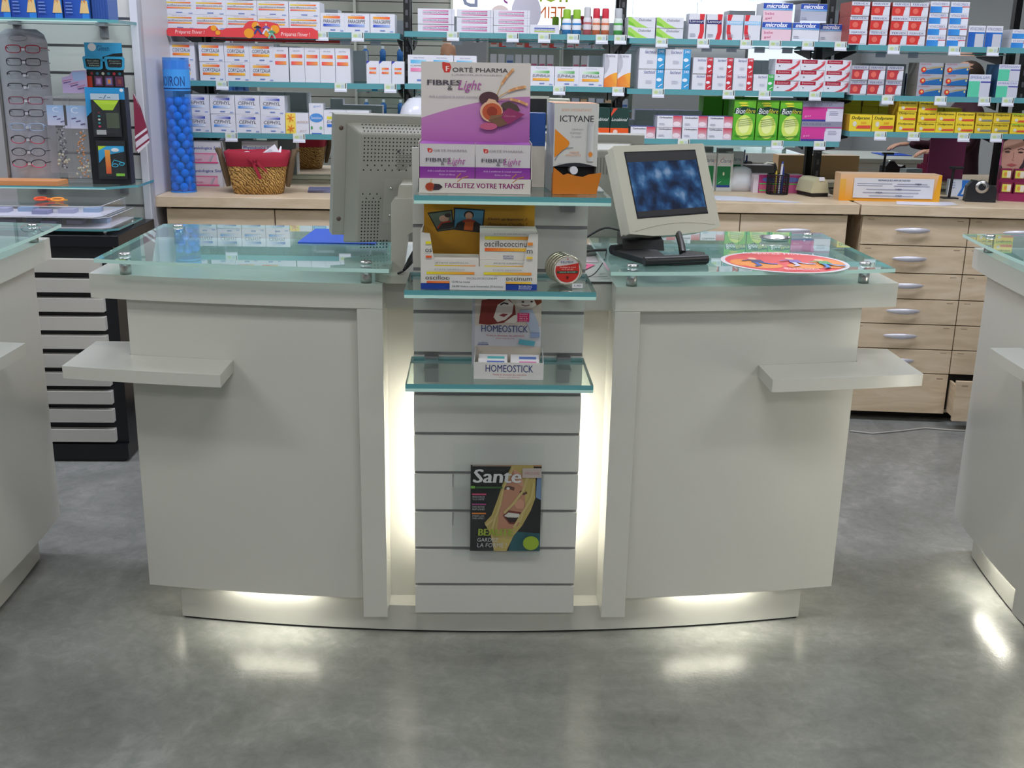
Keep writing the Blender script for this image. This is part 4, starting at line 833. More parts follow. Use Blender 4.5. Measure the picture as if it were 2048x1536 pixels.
# round tins on edge
def tin_mesh():
    b = MB(); Mt = Matrix.Rotation(R(90), 4, 'X')
    b.lathe([(0, -0.0065), (0.036, -0.0065), (0.0375, -0.005), (0.0375, 0.004), (0.036, 0.0065), (0.033, 0.0065), (0.0325, 0.0058), (0, 0.0058)], mat('tin_metal', '#c9c3b0', rough=0.25, metal=0.9), 32, M=Mt); return b
b = tin_mesh(); Md = Matrix.Translation((-0.0325, -0.0059, -0.0325)); p = Pen(b, 0.065, 0.065, Md)
p.ell(0.5, 0.5, 0.5, 0.5, '#cfcac8', 36); n = 20; p.poly([(0.04, 0.66), (0.5, 0.70), (0.93, 0.78)]+[(0.5+0.46*math.cos(R(a)), 0.5+0.46*math.sin(R(a))) for a in range(30, -210, -12) if True and (0.5+0.46*math.sin(R(a))) < 0.72], '#c02c24')
p.text('RELMEX', 0.24, 0.77, 0.72, 0.85, '#4a5a94'); p.ell(0.5, 0.93, 0.025, 0.025, '#c02c24', 8); p.text('Soulage la toux', 0.2, 0.59, 0.82, 0.65, '#f0d0cc'); p.text('et la gorge', 0.28, 0.52, 0.72, 0.57, '#f0d0cc'); p.rect(0.09, 0.40, 0.90, 0.48, '#23503c'); p.text('SANS SUCRE', 0.2, 0.42, 0.8, 0.46, '#c8d8cc'); p.ell(0.5, 0.24, 0.05, 0.05, '#5c1c18', 10)
o = b.build('throat_tin'); ty = 2.612
proto = tin_mesh().build('throat_tin')
LBT = ['round pastille tin on edge, frontmost, showing its red and white lid', 'round pastille tin directly behind the red labelled tin', 'round pastille tin, third of the row standing on edge', 'round pastille tin, rearmost of the row standing on edge']
for i in range(4):
    q = o if i == 0 else (proto if i == 1 else dup(proto)); q.location = (0.222-0.0045*i, ty+0.0145*i, 1.0735+0.0365); q.rotation_euler = (0, 0, R(8)); tag(q, LBT[i], 'tin', 'round tins on the middle tower shelf')
t = thing('tin_stand', 'small clear acrylic stand under the row of round tins', 'stand', (0.222, 2.59, 1.0685))
b = MB(); b.box((-0.045, 0, 0), (0.045, 0.10, 0.003), M_ACRYL); b.build('base_plate', t); b = MB(); b.box((-0.045, -0.002, 0), (0.045, 0, 0.012), M_ACRYL); b.build('front_lip', t)
b = MB(); b.box((0.012, -0.0026, 0.002), (0.038, -0.0022, 0.013), M_PRINT, '#d4d4d8'); p = Pen(b, 0.026, 0.011, Matrix.Translation((0.012, -0.0026, 0.002))); p.text('1,90', 0.2, 0.25, 0.8, 0.75, '#50505c'); b.build('price_sticker', t)
# stick display
t = thing('counter_display', 'white lip stick display with drawn mother and child, on the lowest tower shelf', 'counter display', (0.083, 2.572, 0.8425), R(-2))
b = MB(); w = 0.172; hw = w/2
b.box((-hw, 0, 0), (hw, 0.0015, 0.043), M_PRINT, '#cccac8'); b.box((-hw, 0.0015, 0), (hw, 0.11, 0.0015), M_PRINT, '#cccac8')
for s in (-1, 1): x = s*hw; b.slab([(0, 0), (0.11, 0), (0.11, 0.055), (0, 0.043)], -0.00075, 0.00075, M_PRINT, col='#c6c4c4', M=Matrix.Translation((x-s*0.001, 0.0015, 0.0)) @ Matrix.Rotation(R(90), 4, 'Z'))
p = Pen(b, w, 0.043, Matrix.Translation((-hw, 0, 0))); p.text('HOMEOSTICK', 0.17, 0.44, 0.85, 0.86, '#3c4478', 0, 0.004); p.text('Toute la douceur du calendula', 0.27, 0.24, 0.76, 0.34, '#c87880', 0.1); p.text('pour vos levres', 0.36, 0.08, 0.66, 0.17, '#c87880', 0.1)
b.build('tray', t)
b = MB(); w = 0.168; HH = 0.199; Mh = Matrix.Translation((-w/2-0.004, 0.108, 0.003)) @ Matrix.Rotation(R(-3), 4, 'X')
b.box((0, 0, 0), (w, 0.0015, HH), M_PRINT, '#cdc0b4', M=Mh); b.box((-0.007, 0.0005, 0), (0, 0.006, HH), M_PRINT, '#b8b8c4', M=Mh); p = Pen(b, w, HH, Mh)
def q(u, v): return (u, 0.27+0.62*v)     # visible part
p.poly([q(0, 0), q(1, 0), q(1, 0.42), q(0, 0.42)], '#cccad0')
p.poly([q(0.06, 0.46), q(0.10, 0.95), q(0.3, 1.0), q(0.5, 1.0), q(0.60, 0.85), q(0.62, 0.62), q(0.5, 0.50), q(0.2, 0.44)], '#7c2c24')
p.poly([q(0.28, 0.60), q(0.34, 0.86), q(0.48, 0.98), q(0.58, 0.88), q(0.56, 0.68), q(0.46, 0.55), q(0.34, 0.50)], '#d8ccc4'); p.stroke([q(0.38, 0.86), q(0.43, 0.90), q(0.50, 0.88)], 0.025, '#30242c'); p.poly([q(0.36, 0.64), q(0.42, 0.68), q(0.50, 0.67), q(0.44, 0.61)], '#8c3438')
p.poly([q(0.60, 0.99), q(0.97, 0.99), q(0.93, 0.88), q(0.86, 0.80), q(0.72, 0.78), q(0.62, 0.86)], '#d8ccc4'); p.poly([q(0.88, 1.0), q(1.0, 1.0), q(1.0, 0.92), q(0.93, 0.86)], '#7c3c24'); p.stroke([q(0.70, 0.87), q(0.76, 0.85), q(0.82, 0.87)], 0.014, '#8c5458'); p.ell(q(0.72, 0.93)[0], q(0.72, 0.93)[1], 0.02, 0.012, '#30242c', 8); p.ell(q(0.85, 0.94)[0], q(0.85, 0.94)[1], 0.02, 0.012, '#30242c', 8)
p.poly([q(0.66, 0.76), q(0.86, 0.78), q(0.96, 0.50), q(0.98, 0.3), q(0.84, 0.3), q(0.80, 0.46)], '#a8b0c4'); p.poly([q(0.44, 0.50), q(0.60, 0.66), q(0.70, 0.62), q(0.60, 0.48)], '#d8ccc4')
p.poly([q(0.64, 0.52), q(0.82, 0.52), q(0.82, 0.70), q(0.64, 0.70)], '#c82c64')
for i_, s_ in enumerate(('Soin', 'douceur', 'au', 'calendula')): p.text(s_, 0.67, q(0, 0.665-0.045*i_)[1], 0.79, q(0, 0.69-0.045*i_)[1], '#f0c8d8')
p.text('HOMEOSTICK', 0.10, q(0, 0.30)[1], 0.80, q(0, 0.44)[1], '#3c4478', 0, 0.004); p.text('Toute la douceur du calendula', 0.17, q(0, 0.21)[1], 0.75, q(0, 0.25)[1], '#c8606c', 0.1); p.text('pour vos levres', 0.32, q(0, 0.15)[1], 0.60, q(0, 0.185)[1], '#c8606c', 0.1)
p.text('BOIRON', 0.06, q(0, 0.055)[1], 0.20, q(0, 0.085)[1], '#6c74a4'); p.rect(0.05, q(0, 0.03)[1], 0.21, q(0, 0.045)[1], '#6c74a4'); p.poly([q(0.66, 0.06), q(0.90, 0.02), q(0.92, 0.12), q(0.68, 0.16)], '#5ca8b8'); p.rect(0.84, q(0, 0.2)[1], 0.98, q(0, 0.3)[1], '#8c9cc0')
b.build('header_card', t)
def stick(c1):
    b = MB(); b.box((-0.036, 0, 0), (0.036, 0.022, 0.046), M_PRINT, '#d4d4d8'); p = Pen(b, 0.072, 0.046, Matrix.Translation((-0.036, 0, 0)))
    p.rect(0.3, 0.68, 0.9, 0.88, c1); p.text('homeostick', 0.15, 0.42, 0.8, 0.6, '#4a5aa0', 0.2); p.rect(0.25, 0.15, 0.9, 0.3, '#4cb0b0'); p.rect(0.4, 0.0, 0.95, 0.08, '#b84c74'); return b
for i, (x, y, c1, l) in enumerate(((-0.040, 0.016, '#4a6ab4', 'front left'), (0.040, 0.014, '#c86ca4', 'front right'), (-0.040, 0.060, '#4ab0b4', 'back left'), (0.040, 0.060, '#4a6ab4', 'back right'))):
    o = stick(c1).build('lip_stick_pack'); c_, s_ = math.cos(R(-2)), math.sin(R(-2)); o.location = (0.083+x*c_-y*s_, 2.572+x*s_+y*c_, 0.8445); o.rotation_euler = (R(-28), 0, R(-2)); tag(o, 'small white lip stick pack in the lowest display tray, '+l, 'pack', 'lip stick packs')
# magazine in an acrylic holder
t = thing('magazine_holder', 'clear acrylic magazine holder hooked on the lower slats of the tower', 'magazine holder', (0.066, 2.788, 0.286))
b = MB(); b.box((-0.125, -0.004, 0), (0.125, -0.001, 0.315), M_ACRYL); b.build('back_plate', t)
b = MB(); b.box((-0.125, -0.050, 0.0), (0.125, -0.047, 0.27), M_ACRYL); b.build('front_plate', t)
b = MB(); b.box((-0.125, -0.047, 0.0), (0.125, -0.004, 0.003), M_ACRYL); b.build('bottom_plate', t)
for s in (-1, 1):
    for z in (0.105, 0.218):
        b = MB(); b.box((s*0.123-0.002, -0.05, z-0.012), (s*0.123+0.002, -0.001, z+0.006), M_ACRYL); b.build('hook', t)
t = thing('magazine', 'health magazine with laughing blonde woman on a black cover, in the acrylic holder', 'magazine', (0.066+0.022, 2.768, 0.290), rot=(R(-3.0), 0, 0))
MW, MH = 0.193, 0.250; b = MB(); b.box((-MW/2, 0, 0), (MW/2, 0.008, MH), M_PRINT, '#b8b4ac'); b.build('pages', t)
b = MB(); b.box((-MW/2-.0005, -0.0006, 0), (MW/2+.0005, -0.0001, MH), M_PRINT, '#17181b'); p = Pen(b, MW, MH, Matrix.Translation((-MW/2, -0.0006, 0)), 0.0002)
p.poly([(0.55, 0), (1, 0), (1, 0.21), (0.62, 0.23)], '#1f4f58'); p.poly([(0.93, 0.63), (1, 0.60), (1, 0.88), (0.94, 0.88)], '#6c84a8'); p.rect(0.02, 0.985, 1, 1, '#8c8480', '#b07c50')
p.poly([(0.20, 0.33), (0.30, 0.42), (0.38, 0.60), (0.45, 0.78), (0.58, 1.0), (0.88, 1.0), (0.92, 0.86), (0.92, 0.62), (0.86, 0.48), (0.74, 0.30), (0.62, 0.18), (0.52, 0.0), (0.34, 0.0), (0.30, 0.18)], '#b09c5c')
p.poly([(0.44, 0.60), (0.46, 0.74), (0.58, 0.96), (0.72, 0.90), (0.76, 0.72), (0.78, 0.58), (0.78, 0.46), (0.68, 0.30), (0.50, 0.22), (0.38, 0.26), (0.40, 0.42)], '#b07c64')
p.poly([(0.60, 0.96), (0.72, 0.90), (0.76, 0.74), (0.64, 0.80)], '#c09078'); p.stroke([(0.47, 0.735), (0.55, 0.745), (0.62, 0.725)], 0.05, '#5a3c34'); p.ell(0.53, 0.733, 0.025, 0.014, '#c8c8cc', 10); p.stroke([(0.70, 0.70), (0.76, 0.67), (0.80, 0.69)], 0.035, '#5a3c34')
p.poly([(0.62, 0.56), (0.70, 0.62), (0.76, 0.58), (0.76, 0.50), (0.66, 0.50)], '#c08c74'); p.poly([(0.46, 0.42), (0.54, 0.48), (0.72, 0.46), (0.74, 0.40), (0.66, 0.32), (0.56, 0.32)], '#6c2c28'); p.poly([(0.48, 0.415), (0.54, 0.455), (0.70, 0.44), (0.70, 0.40), (0.56, 0.39)], '#c8c4bc'); p.poly([(0.50, 0.40), (0.70, 0.395), (0.64, 0.34), (0.56, 0.34)], '#241412')
for pts in ([(0.60, 0.98), (0.46, 0.74), (0.42, 0.55), (0.36, 0.40), (0.22, 0.30)], [(0.82, 0.9), (0.74, 0.70), (0.60, 0.55), (0.48, 0.45)], [(0.90, 0.80), (0.86, 0.60), (0.74, 0.45), (0.62, 0.28)], [(0.88, 0.66), (0.78, 0.5), (0.7, 0.34)], [(0.36, 0.42), (0.30, 0.22), (0.36, 0.02)]):
    p.stroke(pts, 0.035, '#b8a46c')
p.text('Sante', 0.03, 0.80, 0.70, 0.955, '#cfcfd2', 0.1, 0.015); p.rect(0.73, 0.86, 1.0, 0.97, '#b8a8a4'); p.text('APPEL 2 LIGNES', 0.76, 0.90, 0.97, 0.925, '#b87868'); p.rect(0.0, 0.735, 0.06, 0.765, '#6ca03c'); p.rect(0.07, 0.735, 0.45, 0.76, '#33522c')
for v, c, a, d_ in ((0.66, '#b84468', 'RESSOURCER', '"A LA CARTE"'), (0.545, '#8c3c74', 'DES BONS', 'REFLEXES'), (0.44, '#c87430', 'MIEUX', 'VIVRE APRES !')):
    p.rect(0.02, v, 0.22, v+0.018, c); p.text(a, 0.025, v-0.03, 0.20, v-0.012, '#b4b4b8', 0.15); p.text(d_, 0.025, v-0.058, 0.20, v-0.038, '#b4b4b8', 0.15)
p.text('BEAUTE', 0.11, 0.19, 0.60, 0.27, '#8ca034', 0.05, 0.02); p.text('GARDEZ', 0.10, 0.12, 0.40, 0.165, '#b8b8bc', 0.1); p.text('LA FORME !', 0.10, 0.055, 0.52, 0.105, '#b8b8bc', 0.1); p.ell(0.87, 0.105, 0.115, 0.082, '#8ca428', 24)
b.build('cover', t)

# ================================================================ ON THE CENTRAL COUNTER
GZ = 1.0903
b = MB(); a, c, d_, e = PZ(595, 487, GZ), PZ(690, 489, GZ), PZ(720, 462, GZ), PZ(625, 460, GZ)
b.prism([(a.x, a.y), (a.x+0.22, a.y-0.005), (a.x+0.235, e.y), (a.x+0.012, e.y)], GZ, GZ+0.004, M_BLUE)
o = b.build('mouse_pad', None, 0.002); tag(o, 'plain blue mouse pad lying on the left glass counter top', 'mouse pad')
# left monitor, seen from behind
def monitor_back(name, label, loc, w, h, rot, holes=True):
    t = thing(name, label, 'monitor', loc, rot=rot); hw = w/2
    b = MB(); b.box((-hw, 0.0, 0), (hw, 0.036, h), M_GREYP)
    b.box((-hw+0.004, 0.036, 0.004), (hw-0.004, 0.042, h-0.004), M_BEIGE); b.box((-hw+0.018, 0.0422, 0.03), (hw-0.018, 0.0426, h-0.02), M_BLACK); b.build('screen_housing', t, 0.006, 3)
    b = MB(); x0_, x1_, z0_, z1_ = -hw+0.030, hw-0.030, -0.022, h-0.018; s_ = 0.026; dp = -0.045
    vs = [(x0_, 0, z0_), (x1_, 0, z0_), (x1_, 0, z1_), (x0_, 0, z1_), (x0_+s_, dp, z0_+0.012), (x1_-s_, dp, z0_+0.012), (x1_-s_, dp, z1_-0.022), (x0_+s_, dp, z1_-0.022)]
    b.add(vs, [(3, 2, 1, 0), (4, 5, 6, 7), (0, 1, 5, 4), (1, 2, 6, 5), (2, 3, 7, 6), (3, 0, 4, 7)], M_GREYP)
    bk = b.build('back_shell', t, 0.005, 3)
    if holes:
        b = MB(); hole = plain('#1c1c1e', 0.9); yy = dp-0.0006
        def dot(x, z, r=0.0022): b.add([(x+r*math.cos(R(60*k)), yy, z+r*math.sin(R(60*k))) for k in range(6)], [tuple(range(6))], hole)
        X0 = x0_+s_+0.014; ZT = z1_-0.034; st = 0.0098
        for i in range(24):
            for j in range(7): dot(X0+i*st, ZT-j*st)
        for i in range(12): dot(X0+0.010+i*st*2, ZT-7.3*st); dot(X0+i*st*2, ZT-8.6*st)
        for i in range(3): dot(X0+i*st*2, ZT-15.2*st); dot(X0+0.010+i*st*2, ZT-16.4*st)
        for i in range(6):
            for j in range(15): dot(X0+i*st*0.92, ZT-(17.6+j)*st*0.92-0.012)
        for i in range(6, 9):
            for j in range(12, 15): dot(X0+i*st*0.92, ZT-(17.6+j)*st*0.92-0.012)
        for i in range(24):       # vents in the sloping top
            for j in range(3):
                x = X0+i*st; k = (j+0.7)/3.6; y = dp*(1-k)+0.0; z = (z1_-0.022)*(1-k)+z1_*k+0.0006
                r = 0.002; b.add([(x-r, y-r, z-0.0008), (x+r, y-r, z-0.0008), (x+r+.002, y+r, z+0.0008), (x-r+.002, y+r, z+0.0008)], [(0, 1, 2, 3)], hole)
        b.build('vent_holes', bk)
        b = MB(); b.box((-0.065, dp-0.0012, 0.045), (0.065, dp-0.0003, 0.165), plain('#9d9d95')); b.build('mount_plate', bk)
        for x, z in ((-0.045, 0.065), (-0.045, 0.14), (0.045, 0.065), (0.045, 0.14)):
            b = MB(); b.lathe([(0, 0.003), (0.004, 0.002), (0.0045, 0)], M_STEEL, 10, M=Matrix.Translation((x, dp-0.0012, z)) @ Matrix.Rotation(R(90), 4, 'X')); b.build('screw', bk)
        for z in (0.045, h-0.035):
            b = MB(); b.lathe([(0, 0.001), (0.006, 0.0008), (0.0065, 0)], plain('#5c4a42'), 10, M=Matrix.Translation((-hw+0.017, 0, z)) @ Matrix.Rotation(R(90), 4, 'X')); b.build('screw', t)
        b = MB(); p = Pen(b, 0.10, 0.06, Matrix.Translation((-0.035, dp-0.0004, 0.185))); b.box((0.0, 0, 0), (0, 0, 0), M_PRINT, '#555555') if False else None
        p.ell(0.06, 0.9, 0.04, 0.06, '#3c3c3c', 10); p.text('LG', 0.14, 0.84, 0.22, 0.94, '#55554f')
        for i in range(7): p.rect(0.02, 0.72-0.1*i, 0.3+0.6*random.random(), 0.75-0.1*i, '#77776f')
        p.rect(0.5, 0.5, 0.75, 0.53, '#66665f'); b.build('rating_label', bk)
    return t, bk
t, bk = monitor_back('monitor', 'light grey monitor seen from behind, rows of vent holes, on the left of the tower', (-0.213, 3.045, 1.128), 0.385, 0.325, (R(7), R(1.5), R(20)))
st = MB(); # stand column and foot
pr = [(0.0, 0.0), (0.075, 0.0), (0.075, 0.20), (0.06, 0.225), (0.015, 0.225), (0.0, 0.20)]
def wpart(name, mb, parent, bevel=0.0):
    """a part modelled in world coordinates under a placed thing"""
    o = mb.build(name, parent, bevel, 3); bpy.context.view_layer.update(); o.matrix_parent_inverse = parent.matrix_world.inverted(); return o
b = MB()
b.slab([(-0.222, 1.062), (-0.190, 1.062), (-0.176, 1.16), (-0.15, 1.175), (-0.14, 1.175), (-0.14, 1.235), (-0.150, 1.252), (-0.212, 1.252), (-0.220, 1.24)], 2.825, 2.885, plain('#aeada2'))
b.slab([(-0.206, 1.245), (-0.168, 1.245), (-0.165, 1.285), (-0.200, 1.285)], 2.845, 2.995, plain('#aeada2'))
wpart('stand_column', b, t, 0.005)
b2 = MB(); b2.prism([(-0.265, 2.862), (-0.262, 2.80), (-0.225, 2.765), (-0.167, 2.765), (-0.167, 2.93), (-0.25, 2.93)], 1.0415, 1.062, plain('#aeada2'))
wpart('stand_foot', b2, t, 0.006)
b = MB(); b.tube(smooth([(-0.158, 2.90, 1.17), (-0.160, 2.86, 1.12), (-0.168, 2.83, 1.095), (-0.185, 2.80, 1.072), (-0.20, 2.775, 1.066)]), 0.003, M_BLACK); b.tube([(-0.162, 2.845, 1.115), (-0.17, 2.82, 1.092), (-0.186, 2.795, 1.072)], 0.009, M_BLACK, radii=[0.004, 0.0095, 0.004]); wpart('power_cable', b, t)
# right monitor with lit screen
mr = Matrix.Translation((0.424, 2.95, 1.137)) @ Matrix.Rotation(R(32), 4, 'Z') @ Matrix.Rotation(R(-22), 4, 'X')
t = thing('touch_monitor', 'cream monitor on black foot showing a dark blue picture, on the right glass top', 'monitor'); t.matrix_world = mr
w, h = 0.340, 0.262; b = MB()
b.slab([(0, 0.014), (0.08, 0.003), (0.17, 0.0), (0.26, 0.003), (w, 0.014), (w, h-0.004), (w-0.004, h), (0.004, h), (0, h-0.004)], 0.0, 0.024, M_BEIGE)
b.box((0.012, 0.024, 0.02), (w-0.012, 0.056, h-0.01), M_BEIGE)
hs = b.build('bezel_housing', t, 0.004, 3)
b = MB(); b.box((0.040, -0.0008, 0.058), (w-0.042, 0.0, h-0.022), M_SCREEN); b.box((0.036, -0.0004, 0.054), (w-0.038, 0.0001, h-0.018), M_BLACK); sc_ = b.build('screen', t)
b = MB(); zz0, zz1 = 0.058, h-0.022; b.box((0.040, -0.0012, zz1-0.026), (w-0.042, -0.0008, zz1), plain('#26262a', 0.5)); b.build('letterbox_band', sc_); b = MB(); b.box((0.040, -0.0012, zz0), (w-0.042, -0.0008, zz0+0.016), plain('#26262a', 0.5)); b.build('letterbox_band', sc_)
b = MB(); b.tube([(0.02+0.3*i/12, -0.0002, 0.020+0.014*math.sin(math.pi*i/12)) for i in range(13)], 0.0006, plain('#8d8c80'), 5); b.build('front_seam', hs)
b = MB(); pf = lambda px, py: PZ(px, py, GZ)
A, B_, C_, D_ = pf(1290, 540), pf(1418, 530), pf(1398, 505), pf(1225, 512)
b.tube([(0.437, 2.785, GZ+0.013), (0.50, 2.80, GZ+0.013), (0.612, 2.835, GZ+0.013)], 0.0125, M_BLACK, 12)
b.tube([(0.375, 2.965, GZ+0.014), (0.45, 3.02, GZ+0.014)], 0.0135, M_BLACK, 12)
b.prism([(0.375, 2.955), (0.445, 2.80), (0.52, 2.795), (0.61, 2.825), (0.625, 2.93), (0.585, 2.965), (0.55, 2.885), (0.505, 2.875), (0.50, 2.96), (0.44, 3.03)], GZ+0.001, GZ+0.016, M_BLACK)
wpart('foot', b, t, 0.004)
b = MB(); b.slab([(2.965, 1.103), (3.10, 1.103), (3.10, 1.138), (2.99, 1.128)], 0.0, 0.115, M_BLACK, M=Matrix.Translation((0.52, 0, 0)) @ Matrix.Rotation(R(90), 4, 'Z'))
b.tube([(0.565, 2.93, GZ+0.012), (0.568, 2.97, 1.118), (0.572, 3.05, 1.138)], 0.010, M_BLACK, 10)
wpart('neck', b, t, 0.003)
b = MB(); b.tube(smooth([(0.36, 2.96, 1.105), (0.31, 2.965, 1.10), (0.28, 2.95, 1.092), (0.24, 2.93, 1.075)]), 0.004, M_BLACK); b.tube(smooth([(0.405, 3.02, 1.15), (0.36, 3.03, 1.155), (0.31, 3.02, 1.13), (0.27, 3.0, 1.10), (0.22, 2.98, 1.07)]), 0.0032, M_BLACK); b.tube(smooth([(0.36, 2.965, 1.10), (0.35, 2.93, 1.08), (0.32, 2.89, 1.05), (0.29, 2.87, 1.044), (0.27, 2.88, 1.05)]), 0.0014, M_BLACK); wpart('cable', b, t)
# second monitor behind, only its back shows
t, bk = monitor_back('monitor', 'grey monitor back with slotted top, standing behind the orange dispenser box', (0.325, 3.36, 1.10), 0.36, 0.295, (R(6), 0, R(-4)), holes=False)
b = MB()
for i in range(26): b.box((-0.12+i*0.0094, -0.047, 0.185), (-0.1175+i*0.0094, -0.0455, 0.235), plain('#6d6d68'))
b.build('vent_slots', bk)
b = MB(); b.tube([(0.305, 3.30, 1.06), (0.305, 3.31, 1.20)], 0.016, plain('#7d7f7c')); b.tube([(0.305, 3.30, 1.145), (0.305, 3.302, 1.19)], 0.022, plain('#1c2450'), 10); wpart('neck', b, t)
b = MB(); b.lathe([(0, 0), (0.09, 0), (0.09, 0.012), (0.03, 0.02), (0, 0.02)], plain('#7d7f7c'), 24, loc=(0.305, 3.33, 1.0375)); wpart('foot', b, t)
# papers between the counters
def sheet(name, pts, z, col, label, cat='paper', grp=None, art=None):
    b = MB(); b.prism(pts, z, z+0.0008, M_PRINT, col=col); o = b.build(name); return tag(o, label, cat, grp)
tz = 1.0372
sheet('paper_note', [(0.245, 3.03), (0.30, 3.0), (0.345, 3.10), (0.29, 3.14)], tz+0.001, '#e86f96', 'bright pink note with handwriting, beside the right glass top', grp=None)
sheet('paper_sheet', [(0.22, 3.16), (0.36, 3.14), (0.362, 3.32), (0.23, 3.34)], tz, '#c8b8bc', 'pale pinkish paper sheet behind the pink note')
sheet('paper_sheet', [(0.215, 2.855), (0.295, 2.853), (0.30, 2.93), (0.22, 2.93)], tz, '#c8c8cc', 'white and orange leaflet at the front edge right of the tower')
b = MB(); 
for i in range(4): b.tube([(0.258+i*0.016, 3.045-0.002*i, tz+0.0024), (0.272+i*0.016, 3.085, tz+0.0024)], 0.0009, plain('#7a3c8c'), 4)
o = b.build('handwriting', bpy.data.objects['paper_note']) 
# red oval sticker card
t = thing('oval_card', 'red and orange oval card with white rim and three children, on the right glass top', 'advertising card', (0.832, 2.878, GZ+0.0002), rot=(0, 0, R(-4)))
b = MB(); rx, ry = 0.170, 0.165; n = 40
def ov(k): return [(k*rx*math.cos(R(a)) , k*ry*math.sin(R(a))) for a in range(0, 360, 9)]
pts = ov(1.0); b.prism(pts, 0, 0.0008, M_PRINT, col='#d8d4d8'); Mf = Matrix.Translation((-rx, -ry, 0.0008)) @ Matrix.Rotation(R(-90), 4, 'X')
p = Pen(b, 2*rx, 2*ry, Mf @ Matrix.Scale(1, 4)); 
p.ell(0.5, 0.5, 0.465, 0.465, '#dc4c50', 40); p.ell(0.16, 0.42, 0.10, 0.16, '#e89040', 20); p.ell(0.30, 0.30, 0.15, 0.13, '#e89040', 20); p.ell(0.84, 0.46, 0.12, 0.22, '#e89040', 24); p.ell(0.62, 0.30, 0.14, 0.12, '#e89040', 20)
for cx_, cy_, c1, c2 in ((0.30, 0.46, '#34386c', '#3c5ca8'), (0.60, 0.48, '#7c64b0', '#c8c8dc'), (0.82, 0.42, '#4ca05c', '#3c84cc')):
    p.ell(cx_-0.04, cy_+0.14, 0.035, 0.05, '#e8b898', 12); p.poly([(cx_-0.07, cy_-0.04), (cx_+0.03, cy_-0.04), (cx_+0.02, cy_+0.09), (cx_-0.06, cy_+0.09)], c1); p.stroke([(cx_, cy_-0.04), (cx_+0.07, cy_-0.10), (cx_+0.12, cy_-0.10)], 0.035, c2); p.stroke([(cx_-0.04, cy_-0.04), (cx_-0.03, cy_-0.18), (cx_-0.07, cy_-0.22)], 0.035, c2); p.stroke([(cx_-0.06, cy_+0.07), (cx_-0.14, cy_+0.02)], 0.025, c1)
p.text("Préparez l'hiver !", 0.22, 0.76, 0.80, 0.86, '#f0dce0', 0.1); p.text('BOIRON', 0.42, 0.085, 0.68, 0.135, '#f0dce0'); p.rect(0.42, 0.06, 0.66, 0.07, '#f0dce0')
b.build('card', t)
t = thing('coin_tray', 'small oval silver dish with ribbed rim at the back of the right glass top', 'dish', (1.00-0.09, 3.27, GZ))
b = MB(); b.lathe([(0, 0), (0.04, 0), (0.047, 0.012), (0.045, 0.012), (0.038, 0.002), (0, 0.002)], M_STEEL, 28, M=Matrix.Diagonal((1.0, 0.8, 1, 1))); b.build('dish', t)
# ================================================================ ON THE MAPLE WORKTOPS
WZ = 1.0203
def base_at(pxl, pxr, pyb, z=WZ):
    a, c = PZ(pxl, pyb, z), PZ(pxr, pyb, z); return (a+c)/2, (c-a).x
def ht(px, pyt, y): return PY(px, pyt, y).z-WZ
# blue tube filled with balls
c_, w = base_at(334, 389, 386); r = w/2-0.002; c_.x = max(c_.x, -1.386+r); cy = c_.y+0.0; H = ht(350, 115, cy+r)
t = thing('ball_tube', 'tall transparent blue tube filled with blue balls, at the left end of the worktop', 'display tube', (c_.x, cy+r, WZ))
b = MB(); b.lathe([(r, 0.002), (r, H)], M_TUBE, 40); b.build('tube_wall', t)
b = MB(); b.lathe([(0, 0), (r*1.0, 0), (r*1.0, 0.004), (0, 0.004)], M_BALL, 40); b.build('base', t)
b = MB(); b.lathe([(r*1.006, H*0.76), (r*1.006, H*0.915)], plain('#3f98e6', 0.5), 40)
b.lathe([(r*1.01, H*0.771), (r*1.01, H*0.780)], plain('#173c7c'), 40)
vs, fs, gx0, gx1, gy0, gy1 = glyphs('BOIRON', 0, 0.01); span = R(118); k = span/(gx1-gx0)
b.add([(r*1.012*math.sin((x-(gx0+gx1)/2)*k-R(10)), -r*1.012*math.cos((x-(gx0+gx1)/2)*k-R(10)), H*0.793+(y-gy0)*0.058) for x, y in vs], fs, plain('#173c7c'))
b.build('printed_band', t)
b = MB(); b.lathe([(r*0.96, H*0.915), (r*0.96, H-0.012)], plain('#9cc8f4', 0.4), 40); b.build('paper_collar', t)
random.seed(5); b = MB(); br = 0.019; z = 0.005+br
first = None; k = 0
while z < H*0.70 and k < 96:
    n = 5; a0 = k*0.9
    for j in range(n):
        a = a0+2*math.pi*j/n; rr = r-br-0.002
        if first is None:
            bb = MB(); bb.ball((0, 0, 0), br, M_BALL, seg=16); first = o = bb.build('ball', t)
        else: o = first.copy(); COL.objects.link(o)
        o.location = (rr*math.cos(a), rr*math.sin(a), z+random.uniform(-0.002, 0.002)); k += 1
    z += br*1.62
